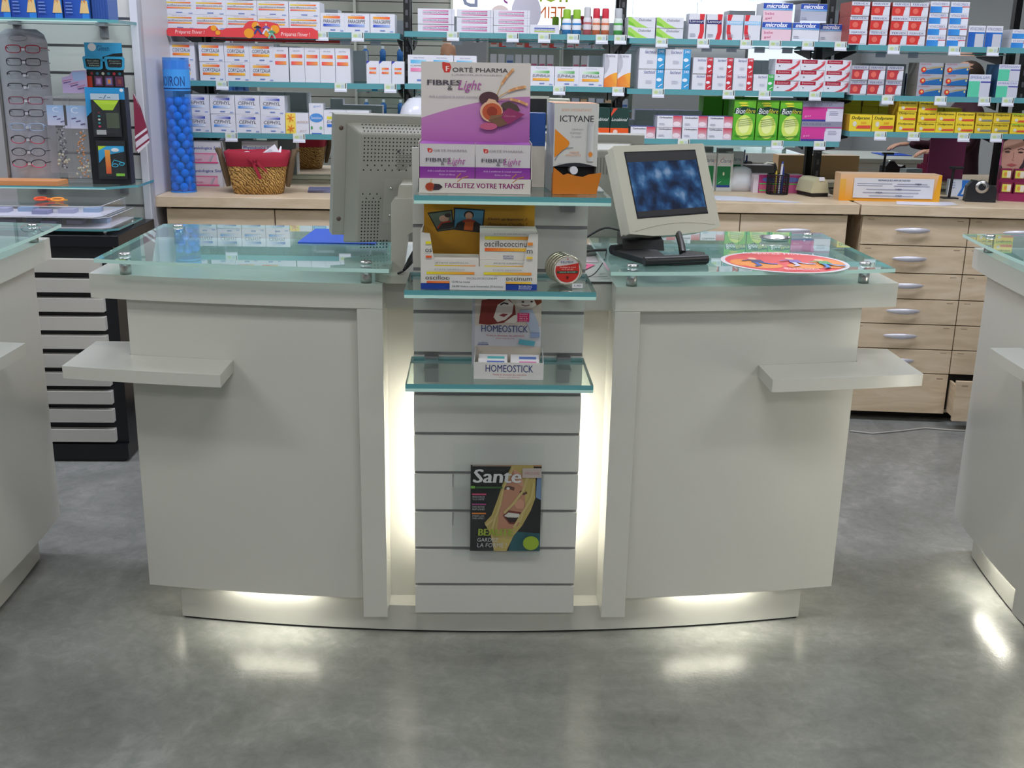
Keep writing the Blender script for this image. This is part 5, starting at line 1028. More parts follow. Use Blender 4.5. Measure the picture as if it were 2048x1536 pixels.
# pink and white boxes
def physio(p):
    p.text('Physiologica 5ml', 0.04, 0.62, 0.98, 0.78, '#3c4c9c', 0.15, 0.01); p.rect(0, 0.08, 0.86, 0.44, '#d8c4cc', '#e0a4b8'); p.rect(0.1, 0.44, 0.86, 0.50, '#dc7c9c'); p.rect(0, 0.05, 0.9, 0.11, '#dc4c84'); p.stroke([(0.66, 0.12), (0.76, 0.42)], 0.04, '#a4a4ac'); p.stroke([(0.6, 0.12), (0.7, 0.40)], 0.02, '#b8b8c0'); p.text('serum', 0.1, 0.16, 0.4, 0.24, '#b83c7c')
c_, w = base_at(380, 447, 374)
pr = carton(w, 0.104, 0.10, '#cfcdd2', physio).build('saline_box')
sp = [(c_.x, c_.y, WZ, 'lower one left of the basket'), (c_.x, c_.y, WZ+0.1045, 'upper one left of the basket'), (c_.x+0.235, c_.y+0.06, WZ, 'lower one behind the basket'), (c_.x+0.235, c_.y+0.06, WZ+0.1045, 'upper one behind the basket')]
for i, (x, y, z, l) in enumerate(sp):
    o = pr if i == 0 else dup(pr); o.location = (x, y, z); tag(o, 'white and pink box with two ampoules, '+l, 'box', 'pink and white saline boxes')
# wicker basket with red cloth
c_, w = base_at(462, 562, 389); bw = w*0.5; bd = 0.075
t = thing('wicker_basket', 'wicker basket with twig handles, red cloth rim and bow, on the left worktop', 'basket', (c_.x, c_.y+bd, WZ), rotz=R(3))
def ring(b, levels, m, seg=32, pw=3.4):
    vs = []
    for (rx, ry, z) in levels:
        for k in range(seg):
            a = 2*math.pi*k/seg; ca, sa = math.cos(a), math.sin(a); q = (abs(ca)**pw+abs(sa)**pw)**(-1/pw)
            vs.append((rx*ca*q, ry*sa*q, z))
    n = len(levels); b.add(vs, [(i*seg+k, i*seg+(k+1) % seg, (i+1)*seg+(k+1) % seg, (i+1)*seg+k) for i in range(n-1) for k in range(seg)], m, smooth=True)
b = MB(); ring(b, [(0.001, 0.001, 0.001), (bw, bd, 0.001), (bw*1.12, bd*1.1, 0.05), (bw*1.23, bd*1.2, 0.12), (bw*1.27, bd*1.25, 0.168), (bw*1.22, bd*1.18, 0.168), (bw*1.15, bd*1.1, 0.10), (bw*0.95, bd*0.9, 0.012), (0.001, 0.001, 0.012)], M_WICK); b.build('woven_body', t)
b = MB(); ring(b, [(bw*1.255, bd*1.24, 0.122), (bw*1.30, bd*1.29, 0.15), (bw*1.33, bd*1.32, 0.182), (bw*1.27, bd*1.25, 0.186), (bw*1.18, bd*1.14, 0.16), (bw*1.12, bd*1.05, 0.10)], M_RED)
cl = b.build('cloth_lining', t)
tx = bpy.data.textures.new('cloth', 'CLOUDS'); tx.noise_scale = 0.03; dm = cl.modifiers.new('d', 'DISPLACE'); dm.texture = tx; dm.strength = 0.012
b = MB(); fy = -bd*1.33-0.006
for pts in ([(0.0, 0.135), (-0.03, 0.158), (-0.022, 0.17), (0.0, 0.148)], [(0.0, 0.145), (0.055, 0.095), (0.05, 0.11), (0.01, 0.155)], [(0, 0.14), (0.03, 0.075), (0.018, 0.07), (-0.008, 0.13)], [(-0.008, 0.135), (0.012, 0.135), (0.012, 0.155), (-0.008, 0.155)]):
    b.slab(pts if False else pts[::-1], fy-0.004, fy+0.002, M_RED)
b.build('bow', t)
for s in (-1, 1):
    b = MB()
    for q in range(3):
        o_ = 0.006*math.cos(q*2.1); o2 = 0.006*math.sin(q*2.1)
        b.tube([(s*(bw*1.18+0.004)+o_*.4, -0.02+o2, 0.03), (s*(bw*1.24+0.008)+o_, -0.022+o2, 0.09), (s*(bw*1.33+0.012)+o_*.5, -0.02+o2, 0.15), (s*(bw*1.42+0.014)-o_, -0.012+o2, 0.188), (s*(bw*1.50+.014)+o_, 0.0+o2, 0.19)], 0.009, plain('#5c4a34', 0.8), 7, radii=[0.007, 0.010, 0.011, 0.010, 0.008])
    b.build('twig_handle', t)
for i, (x, y, z, ry, l, col) in enumerate(((-0.045, -0.02, 0.172, 0.2, 'white crumpled sachet in the basket, at the left', '#e0e0e6'), (0.055, 0.0, 0.175, 0.6, 'white tilted card with grey print in the basket', '#d8d8de'), (0.098, 0.0, 0.178, -0.2, 'white pointed sachet standing in the basket, at the right', '#e0e0e6'))):
    b = MB()
    if i == 1: b.box((-0.045, -0.001, -0.03), (0.04, 0.001, 0.022), M_PRINT, col); p = Pen(b, 0.085, 0.052, Matrix.Translation((-0.045, -0.001, -0.03))); p.lines(0.3, 0.8, 0.8, 4, 0.12, '#8c8ca0')
    elif i == 2: b.slab([(-0.012, -0.05), (0.012, -0.05), (0.003, 0.03), (-0.003, 0.03)], -0.002, 0.002, M_PRINT, col=col)
    else: b.ball((0, 0, 0), 0.016, M_PRINT, 1.2, 0.6, 0.8, 10, col)
    o = b.build('sample_sachet' if i != 1 else 'card'); M_ = Matrix.Translation((c_.x, c_.y+bd, WZ)) @ Matrix.Translation((x, y, z)) @ Matrix.Rotation(-ry, 4, 'Y') @ Matrix.Rotation(R(-25), 4, 'X'); o.matrix_world = M_; tag(o, l, 'sachet' if i != 1 else 'card')
# grey booklets
for i in range(3):
    c_, w = base_at(612, 690, 386); b = MB(); b.box((-0.10, -0.03, 0), (0.10, 0.07, 0.0055), M_PRINT, ('#6f7290', '#7c80a0', '#686c8c')[i]); o = b.build('booklet')
    o.location = (c_.x+0.02, c_.y+0.03, WZ+0.006*i); o.rotation_euler = (0, 0, R(-4+5*i)); tag(o, 'grey blue booklet beside the left monitor, %s of the pile' % ('bottom', 'middle', 'top')[i], 'booklet', 'grey blue booklets')
# tall green and white boxes
def clar(p):
    p.text('Claria', 0.16, 0.76, 0.84, 0.86, '#4a5a7c', 0.2); p.rect(0, 0.16, 0.86, 0.66, '#177c44'); p.stroke([(0.02, 0.68), (0.3, 0.86), (0.4, 0.92)], 0.03, '#d49aa0'); p.rect(0, 0.10, 0.86, 0.16, '#1f3f8c'); p.ell(0.42, 0.46, 0.06, 0.05, '#e4e4c4', 8); p.stroke([(0.1, 0.2), (0.3, 0.26)], 0.03, '#c8d8cc'); p.stroke([(0.8, 0.7), (0.95, 0.84)], 0.03, '#d49aa0')
c_, w = base_at(1432, 1462, 382)
h_ = ht(1447, 307, c_.y); pr = carton(w, h_, 0.05, '#d2d4d4', clar).build('upright_box')
for i, (dx, dy, l) in enumerate(((0, 0, 'front one beside the white dispenser'), (w*1.02, 0.12, 'set back behind the white dispenser'), (-w*1.03, 0.02, 'mostly hidden by the cream monitor'))):
    o = pr if i == 0 else dup(pr); o.location = (c_.x+dx, c_.y+dy, WZ); tag(o, 'upright white box with green panel, '+l, 'box', 'white and green boxes')
# white rounded dispenser
c_, w = base_at(1460, 1505, 383); h_ = ht(1482, 334, c_.y+0.04); hw = w/2
t = thing('dispenser', 'glossy white rounded plastic dispenser on the middle worktop, right of the green boxes', 'dispenser', (c_.x, c_.y+0.05, WZ))
b = MB(); ring(b, [(0.001, 0.001, 0.0), (hw*0.95, 0.05, 0.0), (hw*1.02, 0.055, 0.03), (hw*1.0, 0.054, h_*0.7), (hw*0.85, 0.045, h_*0.93), (hw*0.45, 0.025, h_), (0.001, 0.001, h_)], M_WHITEP, 32, 3.0); b.build('shell', t)
# pink and purple box
def pinkbox(p):
    p.rect(0.1, 0, 1, 1, '#a83070'); p.ell(0.34, 0.74, 0.17, 0.14, '#5c70b4', 16); p.ell(0.76, 0.74, 0.17, 0.14, '#5c70b4', 16); p.rect(0.12, 0.48, 1, 0.54, '#5cc05c'); p.rect(0.12, 0, 1, 0.46, '#c05878', '#b84c7c'); p.rect(0.12, 0.1, 0.28, 0.17, '#5cc05c')
c_, w = base_at(1507, 1603, 386); h_ = ht(1560, 350, c_.y)
o = carton(w, h_, 0.09, '#cfc4cc', pinkbox, top='#c8a0b0').build('packaged_box'); o.location = (c_.x, c_.y, WZ); tag(o, 'purple and pink box with green stripe behind the black pen cup', 'box')
# pen cup
c_, w = base_at(1533, 1573, 388); r = w/2; h_ = ht(1553, 346, c_.y+r)
t = thing('pen_cup', 'black mesh pen cup on the middle worktop', 'pen cup', (c_.x, c_.y-0.005, WZ))
b = MB()
b.lathe([(0, 0), (r, 0), (r, 0.004), (0, 0.004)], M_BLACK, 24)
for k in range(24):
    a = 2*math.pi*k/24; b.tube([(r*math.cos(a), r*math.sin(a), 0.003), (r*math.cos(a), r*math.sin(a), h_)], 0.0022, M_BLACK, 4)
for q in range(9): b.tube([(r*math.cos(R(a)), r*math.sin(R(a)), 0.006+q*(h_-0.008)/8) for a in range(0, 361, 15)], 0.0014 if q < 8 else 0.003, M_BLACK, 4)
b.build('mesh_cup', t)
for i, (x, y, l_, dx, colr, nm, lb) in enumerate(((-0.015, -0.01, 0.10, 0.002, '#b8a030', 'pencil', 'yellow pencil inside the black mesh cup'), (0.005, -0.015, 0.145, 0.006, '#d0d4e0', 'pen', 'white and blue pen standing tall in the black mesh cup'), (0.018, 0.0, 0.12, 0.004, '#2c3a8c', 'pen', 'dark blue pen in the black mesh cup'), (-0.004, 0.015, 0.135, -0.012, '#1c1c22', 'marker', 'black marker leaning in the black mesh cup'))):
    b = MB(); b.tube([(x, y, 0.006), (x+dx, y, l_)], 0.0052, M_PRINT, 8, col=colr); b.tube([(x+dx, y, l_), (x+dx*1.1, y, l_+0.012)], 0.004, M_PRINT, 8, col='#2c48b0' if i == 1 else colr, radii=[0.0052, 0.002])
    o = b.build(nm); o.location = (c_.x, c_.y-0.005, WZ); tag(o, lb, nm)
# black long-armed tool leaning at the mirror
# beige tape dispenser
c_, w = base_at(1621, 1658, 394); t = thing('tape_dispenser', 'beige tape dispenser with black base, left of the orange box', 'tape dispenser', (c_.x, c_.y, WZ), rotz=R(14))
hw = w/2; b = MB(); b.box((-hw*0.95, -0.0, 0), (hw*0.95, 0.14, 0.018), M_BLACK); b.build('base', t, 0.003)
b = MB(); b.slab([(-hw*1.1, 0.018), (hw*1.05, 0.018), (hw*0.75, 0.075), (hw*0.35, 0.088), (-hw*0.35, 0.088), (-hw*0.8, 0.075)], 0.002, 0.14, plain('#b9b495', 0.4)); b.build('body', t, 0.005)
b = MB(); b.box((-0.010, -0.001, 0.075), (0.016, 0.012, 0.092), M_WHITEP); b.build('cutter', t)
# orange display box with white notice
c_, w = base_at(1683, 1872, 403); yb_ = c_.y; h_ = ht(1780, 349, yb_); th_ = 0.10
o_ = thing('notice_box', 'orange box with white notice of small print, lying on the worktop at right', 'box', (c_.x, yb_+0.005, WZ), rotz=R(-3))
b = MB(); b.box((-w/2, 0, 0), (w/2, th_, h_), M_PRINT, '#d8b48c'); p = Pen(b, w, h_, Matrix.Translation((-w/2, 0, 0)))
p.rect(0, 0, 1, 1, '#dc9418', '#dcb48c', True); p.rect(0, 0, 0.06, 0.8, '#dc9018', '#d8a84c', True); p.poly([(0.93, 0), (1, 0), (1, 1), (0.97, 1)], '#dc9c20')
b.add([(-w/2, 0, h_+.0004), (w/2, 0, h_+.0004), (w/2, th_, h_+.0004), (-w/2, th_, h_+.0004)], [(0, 1, 2, 3)], M_PRINT, lin('#e4c4a4'))
b.build('carton', o_)
b = MB(); p = Pen(b, w*0.79, h_*0.74, Matrix.Translation((-w/2+w*0.135, -0.0036, h_*0.12))); p.rect(0, 0, 1, 1, '#cfcfd4'); p.text('REMARQUES IMPORTANTES', 0.30, 0.83, 0.70, 0.93, '#3c4468', 0.15, 0.012)
for v, a, c2 in ((0.70, 0.04, 0.48), (0.60, 0.04, 0.36), (0.70, 0.54, 0.92), (0.60, 0.50, 0.95), (0.42, 0.16, 0.84), (0.26, 0.12, 0.82), (0.10, 0.2, 0.76)): p.rect(a, v, c2, v+0.03, '#8c90a8')
for u, v in ((0.76, 0.68), (0.52, 0.40), (0.28, 0.23), (0.53, 0.08)): p.text('DEJA', u, v, u+0.08, v+0.09, '#3c4468', 0.2, 0.01)
b.build('notice', o_)
# papers
sheet('paper_sheet', [(1.09, 4.93), (1.44, 4.875), (1.47, 4.90), (1.22, 5.10), (1.10, 5.12)], WZ+0.0005, '#cfd2e0', 'white papers spread on the middle worktop in front of the pen cup')
a = PZ(1790, 408, WZ); sheet('paper_sheet', [(a.x, a.y-0.02), (a.x+0.20, a.y-0.05), (a.x+0.29, a.y), (a.x+0.30, a.y+0.10), (a.x+0.05, a.y+0.12)], WZ+0.0008, '#d8dae6', 'white curled sheet sticking out under the orange box')
# blue white box, black stand, black tape dispenser
c_, w = base_at(1903, 1936, 393); h_ = ht(1915, 361, c_.y)
def bwb(p): p.poly([(0.45, 0), (0.62, 0.5), (0.60, 1), (1, 1), (1, 0)], '#2a6cc0'); p.poly([(0.62, 0.1), (0.72, 0.12), (0.94, 0.6), (0.95, 0.9), (0.80, 0.8)], '#c8d0d4'); p.lines(0.08, 0.8, 0.35, 3, 0.15, '#8c98b0')
o = carton(w*1.15, h_, 0.06, '#c4ccd8', bwb).build('packaged_box'); o.location = (c_.x, c_.y+0.02, WZ); o.rotation_euler = (0, 0, R(-14)); tag(o, 'white and blue box leaning behind the black tape dispenser', 'box')
c_, w = base_at(1893, 1902, 397); h_ = ht(1897, 338, c_.y)
t = thing('magnifier_stand', 'thin black stand with a flat head and foot, right of the orange box', 'stand', (c_.x, c_.y, WZ))
b = MB(); b.box((-0.035, -0.02, 0), (0.04, 0.03, 0.006), M_BLACK); b.build('foot', t, 0.002); b = MB(); b.tube([(0, 0, 0.006), (0.003, 0, h_*0.5), (0.006, 0, h_)], 0.007, M_BLACK); b.build('pole', t); b = MB(); b.box((-0.01, -0.015, h_), (0.05, 0.015, h_+0.012), M_BLACK); b.build('head', t, 0.003)
c_, w = base_at(1938, 1992, 405); t = thing('tape_dispenser', 'glossy black tape dispenser with a clear tape roll, at the right on the worktop', 'tape dispenser', (c_.x, c_.y+0.04, WZ), rotz=R(-14))
hw = w/2; b = MB(); b.slab([(-hw, 0), (hw, 0), (hw, 0.05), (hw*0.85, 0.078), (hw*0.5, 0.066), (hw*0.2, 0.07), (-hw*0.2, 0.095), (-hw*0.6, 0.098), (-hw*0.95, 0.07)], -0.03, 0.03, M_NAVY); b.build('body', t, 0.006)
b = MB(); b.lathe([(0.016, -0.01), (0.03, -0.01), (0.03, 0.01), (0.016, 0.01)], M_STEEL, 20, M=Matrix.Translation((0.0, -0.024, 0.07)) @ Matrix.Rotation(R(90), 4, 'X')); b.build('tape_roll', t)
# cosmetic display with portrait
c_ = PZ(1988, 400, WZ); t = thing('cosmetic_display', 'counter display with large portrait of a dark haired woman and magenta trays', 'counter display', (c_.x+0.005, c_.y-0.03, WZ), rotz=R(-16))
PW, PH = 0.24, ht(2020, 262, c_.y+0.1); b = MB(); b.box((0, 0.10, 0), (PW, 0.104, PH), M_PRINT, '#a8467c'); p = Pen(b, PW, PH, Matrix.Translation((0, 0.10, 0)))
p.rect(0, 0, 0.16, 0.5, '#5c3c44'); p.poly([(0.02, 0.60), (0.02, 0.9), (0.10, 1.0), (0.36, 1.0), (0.48, 0.9), (0.48, 0.5), (0.3, 0.3), (0.05, 0.35)], '#2c2024')
p.poly([(0.03, 0.84), (0.12, 0.89), (0.36, 0.89), (0.44, 0.80), (0.45, 0.66), (0.42, 0.54), (0.34, 0.42), (0.24, 0.36), (0.12, 0.38), (0.04, 0.50), (0.02, 0.66)], '#b08474'); p.poly([(0.12, 0.40), (0.34, 0.44), (0.40, 0.28), (0.10, 0.26)], '#a87868')
for u in (0.12, 0.36): p.ell(u, 0.70, 0.05, 0.013, '#2c1c1c', 12); p.stroke([(u-0.06, 0.735), (u, 0.755), (u+0.06, 0.74)], 0.018, '#2c2020')
p.stroke([(0.235, 0.70), (0.245, 0.62), (0.215, 0.585), (0.26, 0.575)], 0.012, '#8c6054'); p.poly([(0.13, 0.51), (0.22, 0.535), (0.33, 0.515), (0.23, 0.485)], '#9c4c4c'); p.rect(0.5, 0.3, 1, 1, '#a0407c'); p.ell(0.62, 0.46, 0.14, 0.07, '#d8ccd4'); p.text('soin', 0.52, 0.44, 0.7, 0.48, '#7c3c6c')
b.build('portrait_card', t)
b = MB(); b.box((0, 0.0, 0), (PW, 0.098, 0.035), M_PRINT, '#8c1f50'); b.box((0, 0.045, 0.035), (PW, 0.098, 0.095), M_PRINT, '#7c1a44'); b.build('stepped_tray', t)
proto = None
for i in range(8):
    r_, c2 = divmod(i, 4); x = 0.03+c2*0.058
    if proto is None:
        b = MB(); b.box((-0.024, 0, 0), (0.024, 0.035, 0.05), M_PRINT, '#7a1c40'); p = Pen(b, 0.048, 0.05, Matrix.Translation((-0.024, 0, 0))); p.rect(0.1, 0.15, 0.9, 0.85, '#c8c84c'); p.rect(0.55, 0.2, 0.9, 0.8, '#d8d0c0'); p.ell(0.4, 0.5, 0.14, 0.2, '#d08c3c', 10); b.build('carton_tmp'); proto = bpy.data.objects['carton_tmp']; proto.name = 'jar_box'; o = proto
    else: o = dup(proto)
    M_ = t.matrix_basis.copy(); o.matrix_world = Matrix.Translation(t.location) @ Matrix.Rotation(R(-16), 4, 'Z') @ Matrix.Translation((x, 0.006 if r_ == 0 else 0.052, 0.0355 if r_ == 0 else 0.0955)); tag(o, 'magenta box with yellow label in the portrait display, %s row, %s' % (('lower', 'upper')[r_], ('leftmost', 'second from left', 'third from left', 'rightmost')[c2]), 'box', 'magenta boxes with yellow labels')
# power cable on the floor
b = MB(); P_ = [PZ(1700, 862, 0.004), PZ(1745, 867, 0.004), PZ(1800, 862, 0.004), PZ(1850, 856, 0.004), PZ(1900, 860, 0.004), PZ(1950, 862, 0.004), PZ(2050, 858, 0.004)]
b.tube(P_, 0.004, plain('#a8a49c')); o = b.build('floor_cable'); tag(o, 'thin pale cable lying on the floor in front of the maple drawers', 'cable')

# ================================================================ LEFT WALL UNIT: SHELVES, GLASSES, ACCESSORIES
GL = 4.42
zs = PY(100, 36, GL).z; t = glass_shelf('glass_shelf', 'small glass shelf at top left, holding the blue boxes', 'glass shelf', PY(-120, 40, GL).x, PY(226, 42, GL).x, GL, LY-0.001, zs, 0.012, (PY(35, 50, LY).x, PY(208, 50, LY).x), 'glass shelves on the slatted wall', cut=0.06, chrome=plain('#8c8c90'))
def blu(p):
    p.rect(0, 0, 1, 1, '#1c3c94', '#245cb8'); p.rect(0.72, 0, 1, 1, '#2c7cd0'); p.stroke([(0.2, 0.62), (0.6, 0.72), (1, 0.95)], 0.05, '#c8d4ec'); p.text('style', 0.1, 0.75, 0.5, 0.92, '#b8c8e8', 0.2); p.poly([(0.62, 0.15), (0.72, 0.5), (0.95, 0.5), (1, 0.15)], '#d8b880'); p.text('14', 0.72, 0.42, 0.88, 0.56, '#c87c2c'); p.lines(0.08, 0.42, 0.4, 4, 0.09, '#6c88c8')
xs = [(-28, 22), (23, 74), (75, 125), (127, 181)]; yf = GL+0.02
pr = None
for i, (a, c2) in enumerate(xs):
    xa, xb = PY(a, 30, yf).x, PY(c2, 30, yf).x
    if pr is None: o = pr = carton(xb-xa, 0.13, 0.08, '#1f489c', blu, side='#2c5ca8').build('packaged_box')
    else: o = dup(pr)
    o.location = ((xa+xb)/2, yf, zs+0.0005); tag(o, 'blue box with beige figure on the top left glass shelf, %s' % ('leftmost and cut off', 'second from left', 'third from left', 'rightmost')[i], 'box', 'blue boxes on the top left shelf')
xa, xb = PY(183, 30, yf).x, PY(215, 30, yf).x; n = 6; w = (xb-xa)/n
pr = None
for i in range(n):
    if pr is None: o = pr = carton(w*0.92, 0.135, 0.12, '#2a4c94', lambda p: p.rect(0.2, 0.6, 0.8, 0.95, '#7c94c4'), side='#3c64a8').build('packaged_box')
    else: o = dup(pr)
    o.location = (xa+w*(i+0.5), yf+0.01, zs+0.0005); tag(o, 'thin upright blue box at the shelf end, %s of the row' % ORD[i], 'box', 'thin blue boxes')
zs2 = PY(130, 373, GL).z
glass_shelf('glass_shelf', 'glass shelf with cut corner carrying the reading glasses stand', 'glass shelf', PY(-120, 377, GL).x, PY(262, 378, GL).x, GL, LY-0.001, zs2, 0.010, (PY(85, 385, LY).x, PY(250, 385, LY).x), 'glass shelves on the slatted wall', cut=0.10, chrome=plain('#8c8c90'))
# eyewear stand
ES = GL+0.13
A, B_ = PY(4, 100, ES), PY(104, 365, ES); xc = PY(54, 250, ES).x; top = PY(50, 58, ES).z
t = thing('eyewear_stand', 'tall grey curved stand holding ten pairs of reading glasses', 'display stand', (xc, ES, zs2+0.0005))
H = top-zs2; hw = 0.098; n = 12
b = MB()
for (za, zb_, w0, w1) in ((0.0, H-0.05, hw, hw), (H-0.05, H-0.02, hw, hw*0.9), (H-0.02, H, hw*0.9, hw*0.62)):
    vs = []
    for z, w in ((za, w0), (zb_, w1)):
        for k in range(n+1):
            u = -1+2*k/n; vs.append((u*w, 0.035*u*u, z))
        for k in range(n+1):
            u = 1-2*k/n; vs.append((u*w, 0.035*u*u+0.004, z))
    m = 2*(n+1); b.add(vs, [(k, (k+1) % m, m+(k+1) % m, m+k) for k in range(m)]+[tuple(range(m, 2*m))], plain('#9fa0a8', 0.35), smooth=False)
b.build('curved_panel', t)
b = MB(); b.box((-hw*0.9, 0.01, 0), (hw*0.9, 0.09, 0.008), plain('#9fa0a8', 0.35)); b.build('foot', t); b = MB(); b.box((-hw-0.012, 0.03, 0), (-hw-0.002, 0.045, H*0.9), M_ALU); b.build('side_rail', t)
b = MB(); b.tube([(0.035*math.cos(R(a)), -0.0008, H-0.035+0.011*math.sin(R(a))) for a in range(0, 361, 20)], 0.0007, plain('#7c7c84'), 4); b.build('emblem', t)
def glasses(colf, colb, shape, semi=False):
    b = MB(); loops = []
    for s in (-1, 1):
        pts = []; c2 = s*0.0375; ex = {'rect': 5.0, 'oval': 2.2, 'soft': 3.2}[shape]; rx, rz = 0.0285, {'rect': 0.0135, 'oval': 0.0155, 'soft': 0.0145}[shape]
        for k in range(25):
            a = 2*math.pi*k/24; ca, sa = math.cos(a), math.sin(a); q = (abs(ca)**ex+abs(sa)**ex)**(-1/ex)
            pts.append((c2+rx*ca*q, -0.004*abs(ca), rz*sa*q+0.002*s*ca*0))
        loops.append(pts)
        topp = [p for p in pts if p[2] >= -0.002]; 
        b.tube(pts, 0.0016 if not semi else 0.0008, M_PRINT, 6, col=colb, caps=False)
        b.tube(pts[:13], 0.0021, M_PRINT, 6, col=colf, caps=False)
    b.tube([(-0.011, -0.001, 0.004), (-0.005, -0.005, 0.0065), (0.005, -0.005, 0.0065), (0.011, -0.001, 0.004)], 0.0017, M_PRINT, 6, col=colf)
    return b, loops
SPEC = [('#a01838', '#a01838', 'soft', 'thick raspberry red'), ('#34343c', '#34343c', 'rect', 'thin dark grey rectangular'), ('#26262e', '#8a8a92', 'soft', 'black half rimmed'), ('#1e1e26', '#9a9aa2', 'rect', 'black top rimmed'), ('#5c1a34', '#8c2c4c', 'rect', 'dark plum rectangular'),
        ('#2c2630', '#2c2630', 'rect', 'small black rectangular'), ('#8496b4', '#8496b4', 'rect', 'pale blue'), ('#221c22', '#a8344c', 'oval', 'black over red'), ('#2a2a34', '#3a3a46', 'oval', 'slim black oval'), ('#241c24', '#c02c64', 'oval', 'black over pink')]
for i, (cf, cb, sh, lb) in enumerate(SPEC):
    py = [98, 124, 150, 174, 201, 226, 254, 279, 304, 327][i]
    o_ = PY(46+5.4*i*0+ (i*1.45) , py, ES-0.02)
    tg = thing('reading_glasses', '%s reading glasses, %s from the top of the grey stand' % (lb, (ORD+['ninth', 'tenth'])[i]), 'glasses', (o_.x, ES-0.018, o_.z), group='reading glasses on the stand')
    b, loops = glasses(cf, cb, sh, i in (2, 3)); b.build('frame_front', tg)
    for s, lp in zip((-1, 1), loops):
        b = MB(); b.add([(x, y-0.0002, z) for x, y, z in lp[:-1]], [tuple(range(24))], M_ACRYL); b.build('lens', tg)
        b = MB(); b.tube([(s*0.066, -0.003, 0.005), (s*0.071, 0.004, 0.006), (s*0.072, 0.05, 0.004), (s*0.070, 0.085, -0.004)], 0.0016, M_PRINT, 5, col=cf); b.build('temple', tg)
    b = MB(); b.box((-0.006, -0.003, -0.006), (0.006, 0.022, 0.003), M_WHITEP); pg = b.build('nose_peg', t); pg.location = (o_.x-xc, -0.018, o_.z-zs2-0.0005)
# orange flat box on the shelf
a_, c2 = PY(0, 372, GL-0.0), PY(115, 372, GL)
b = MB(); b.box((a_.x-0.1, GL+0.004, 0), (c2.x, GL+0.12, 0.018), M_PRINT, '#c88a58'); o = b.build('flat_box'); o.location = (0, 0, zs2+0.0005); tag(o, 'flat orange brown box lying at the foot of the glasses stand', 'box')
# blue and black accessory display
yd = GL+0.10; A, B_ = PY(186, 370, yd), PY(262, 372, yd); w = B_.x-A.x; h_ = PY(190, 175, yd).z-zs2
t = thing('accessory_display', 'black and turquoise accessory display with a glasses shaped header', 'display stand', (A.x, yd, zs2+0.0005), rotz=R(4))
b = MB(); b.box((0, 0, 0), (w, 0.07, h_), M_PRINT, '#15161a'); p = Pen(b, w, h_); p.rect(0, 0, 1, 1, '#15161a'); p.poly([(0, 0.72), (0.1, 0.75), (0.3, 0.83), (0.3, 1), (0, 1)], '#1f7cb4'); p.poly([(0, 0.70), (0.25, 0.80), (0.25, 1), (0, 1)], '#2a8cc4'); p.rect(0.2, 0.88, 1, 1, '#2a8cc4'); p.ell(0.93, 0.975, 0.05, 0.018, '#d8d8dc', 10); b.build('box_body', t)
hw_ = PY(240, 100, yd).x-PY(166, 100, yd).x; hh_ = PY(190, 82, yd).z-PY(190, 172, yd).z; hx = PY(166, 120, yd).x-A.x
b = MB(); b.box((hx, 0.035, h_), (hx+hw_, 0.037, h_+hh_), M_PRINT, '#17181c'); p = Pen(b, hw_, hh_, Matrix.Translation((hx, 0.035, h_)))
p.poly([(0, 0.68), (0.45, 0.68), (0.75, 0.76), (1, 0.78), (1, 1), (0, 1)], '#3498c8'); p.ell(0.2, 0.9, 0.11, 0.09, '#d8d8d8', 16); p.text('Gleen', 0.33, 0.82, 0.66, 0.94, '#1c4c74')
for i in range(6): p.ell(0.14+0.15*i, 0.31, 0.04, 0.035, ('#8c2c38', '#2a6c8c', '#b8b8a8', '#2a7c94', '#c8344c', '#2a7c94')[i], 10)
p.rect(0, 0.0, 0.14, 0.25, '#a83424')
for i in range(3): p.rect(0.20+0.28*i, 0.02, 0.42+0.28*i, 0.25, '#5c3454'); p.rect(0.24+0.28*i, 0.06, 0.38+0.28*i, 0.21, ('#8c6ca0', '#7c7cb0', '#6c3440')[i]); p.rect(0.28+0.28*i, 0.09, 0.35+0.28*i, 0.18, ('#b090b0', '#e08c34', '#8c4c44')[i])
b.build('header_card', t)
b = MB()
for s in (-1, 1):
    cx_ = hx+hw_*0.5+s*hw_*0.29; L = []; 
    o1 = [(cx_+x*hw_*0.27, h_+hh_*0.545+z*hh_*0.15) for x, z in ((-0.9, -0.8), (-0.7, -1), (0.7, -1), (0.92, -0.8), (1, 0.8), (0.85, 1), (-0.85, 1), (-1, 0.8))]
    i1 = [(cx_+x*hw_*0.21, h_+hh_*0.545+z*hh_*0.095) for x, z in ((-0.9, -0.8), (-0.7, -1), (0.7, -1), (0.92, -0.8), (1, 0.8), (0.85, 1), (-0.85, 1), (-1, 0.8))]
    vs = [(x, 0.024, z) for x, z in o1+i1]+[(x, 0.030, z) for x, z in o1+i1]
    fs = []
    for k in range(8):
        k2 = (k+1) % 8; fs += [(k, k2, 8+k2, 8+k), (16+k2, 16+k, 24+k, 24+k2), (k2, k, 16+k, 16+k2), (8+k, 8+k2, 24+k2, 24+k)]
    b.add(vs, fs, M_PRINT, lin('#2f96c0'))
    b.slab(i1, 0.0285, 0.0295, M_PRINT, col='#22262a'); p = Pen(b, hw_*0.4, hh_*0.16, Matrix.Translation((cx_-hw_*0.2, 0.0283, h_+hh_*0.46)))
    for q in range(3 if s < 0 else 2): p.text(('Anti reflets', 'et anti lumiere', 'bleue')[q] if s < 0 else ('Super', 'pratique')[q], 0.1+0.06*q, 0.72-0.32*q, 0.9, 0.96-0.32*q, '#a8b8a8', 0.15)
b.box((hx+hw_*0.44, 0.024, h_+hh_*0.58), (hx+hw_*0.56, 0.030, h_+hh_*0.64), M_PRINT, '#2f96c0')
b.build('glasses_cutout', t)
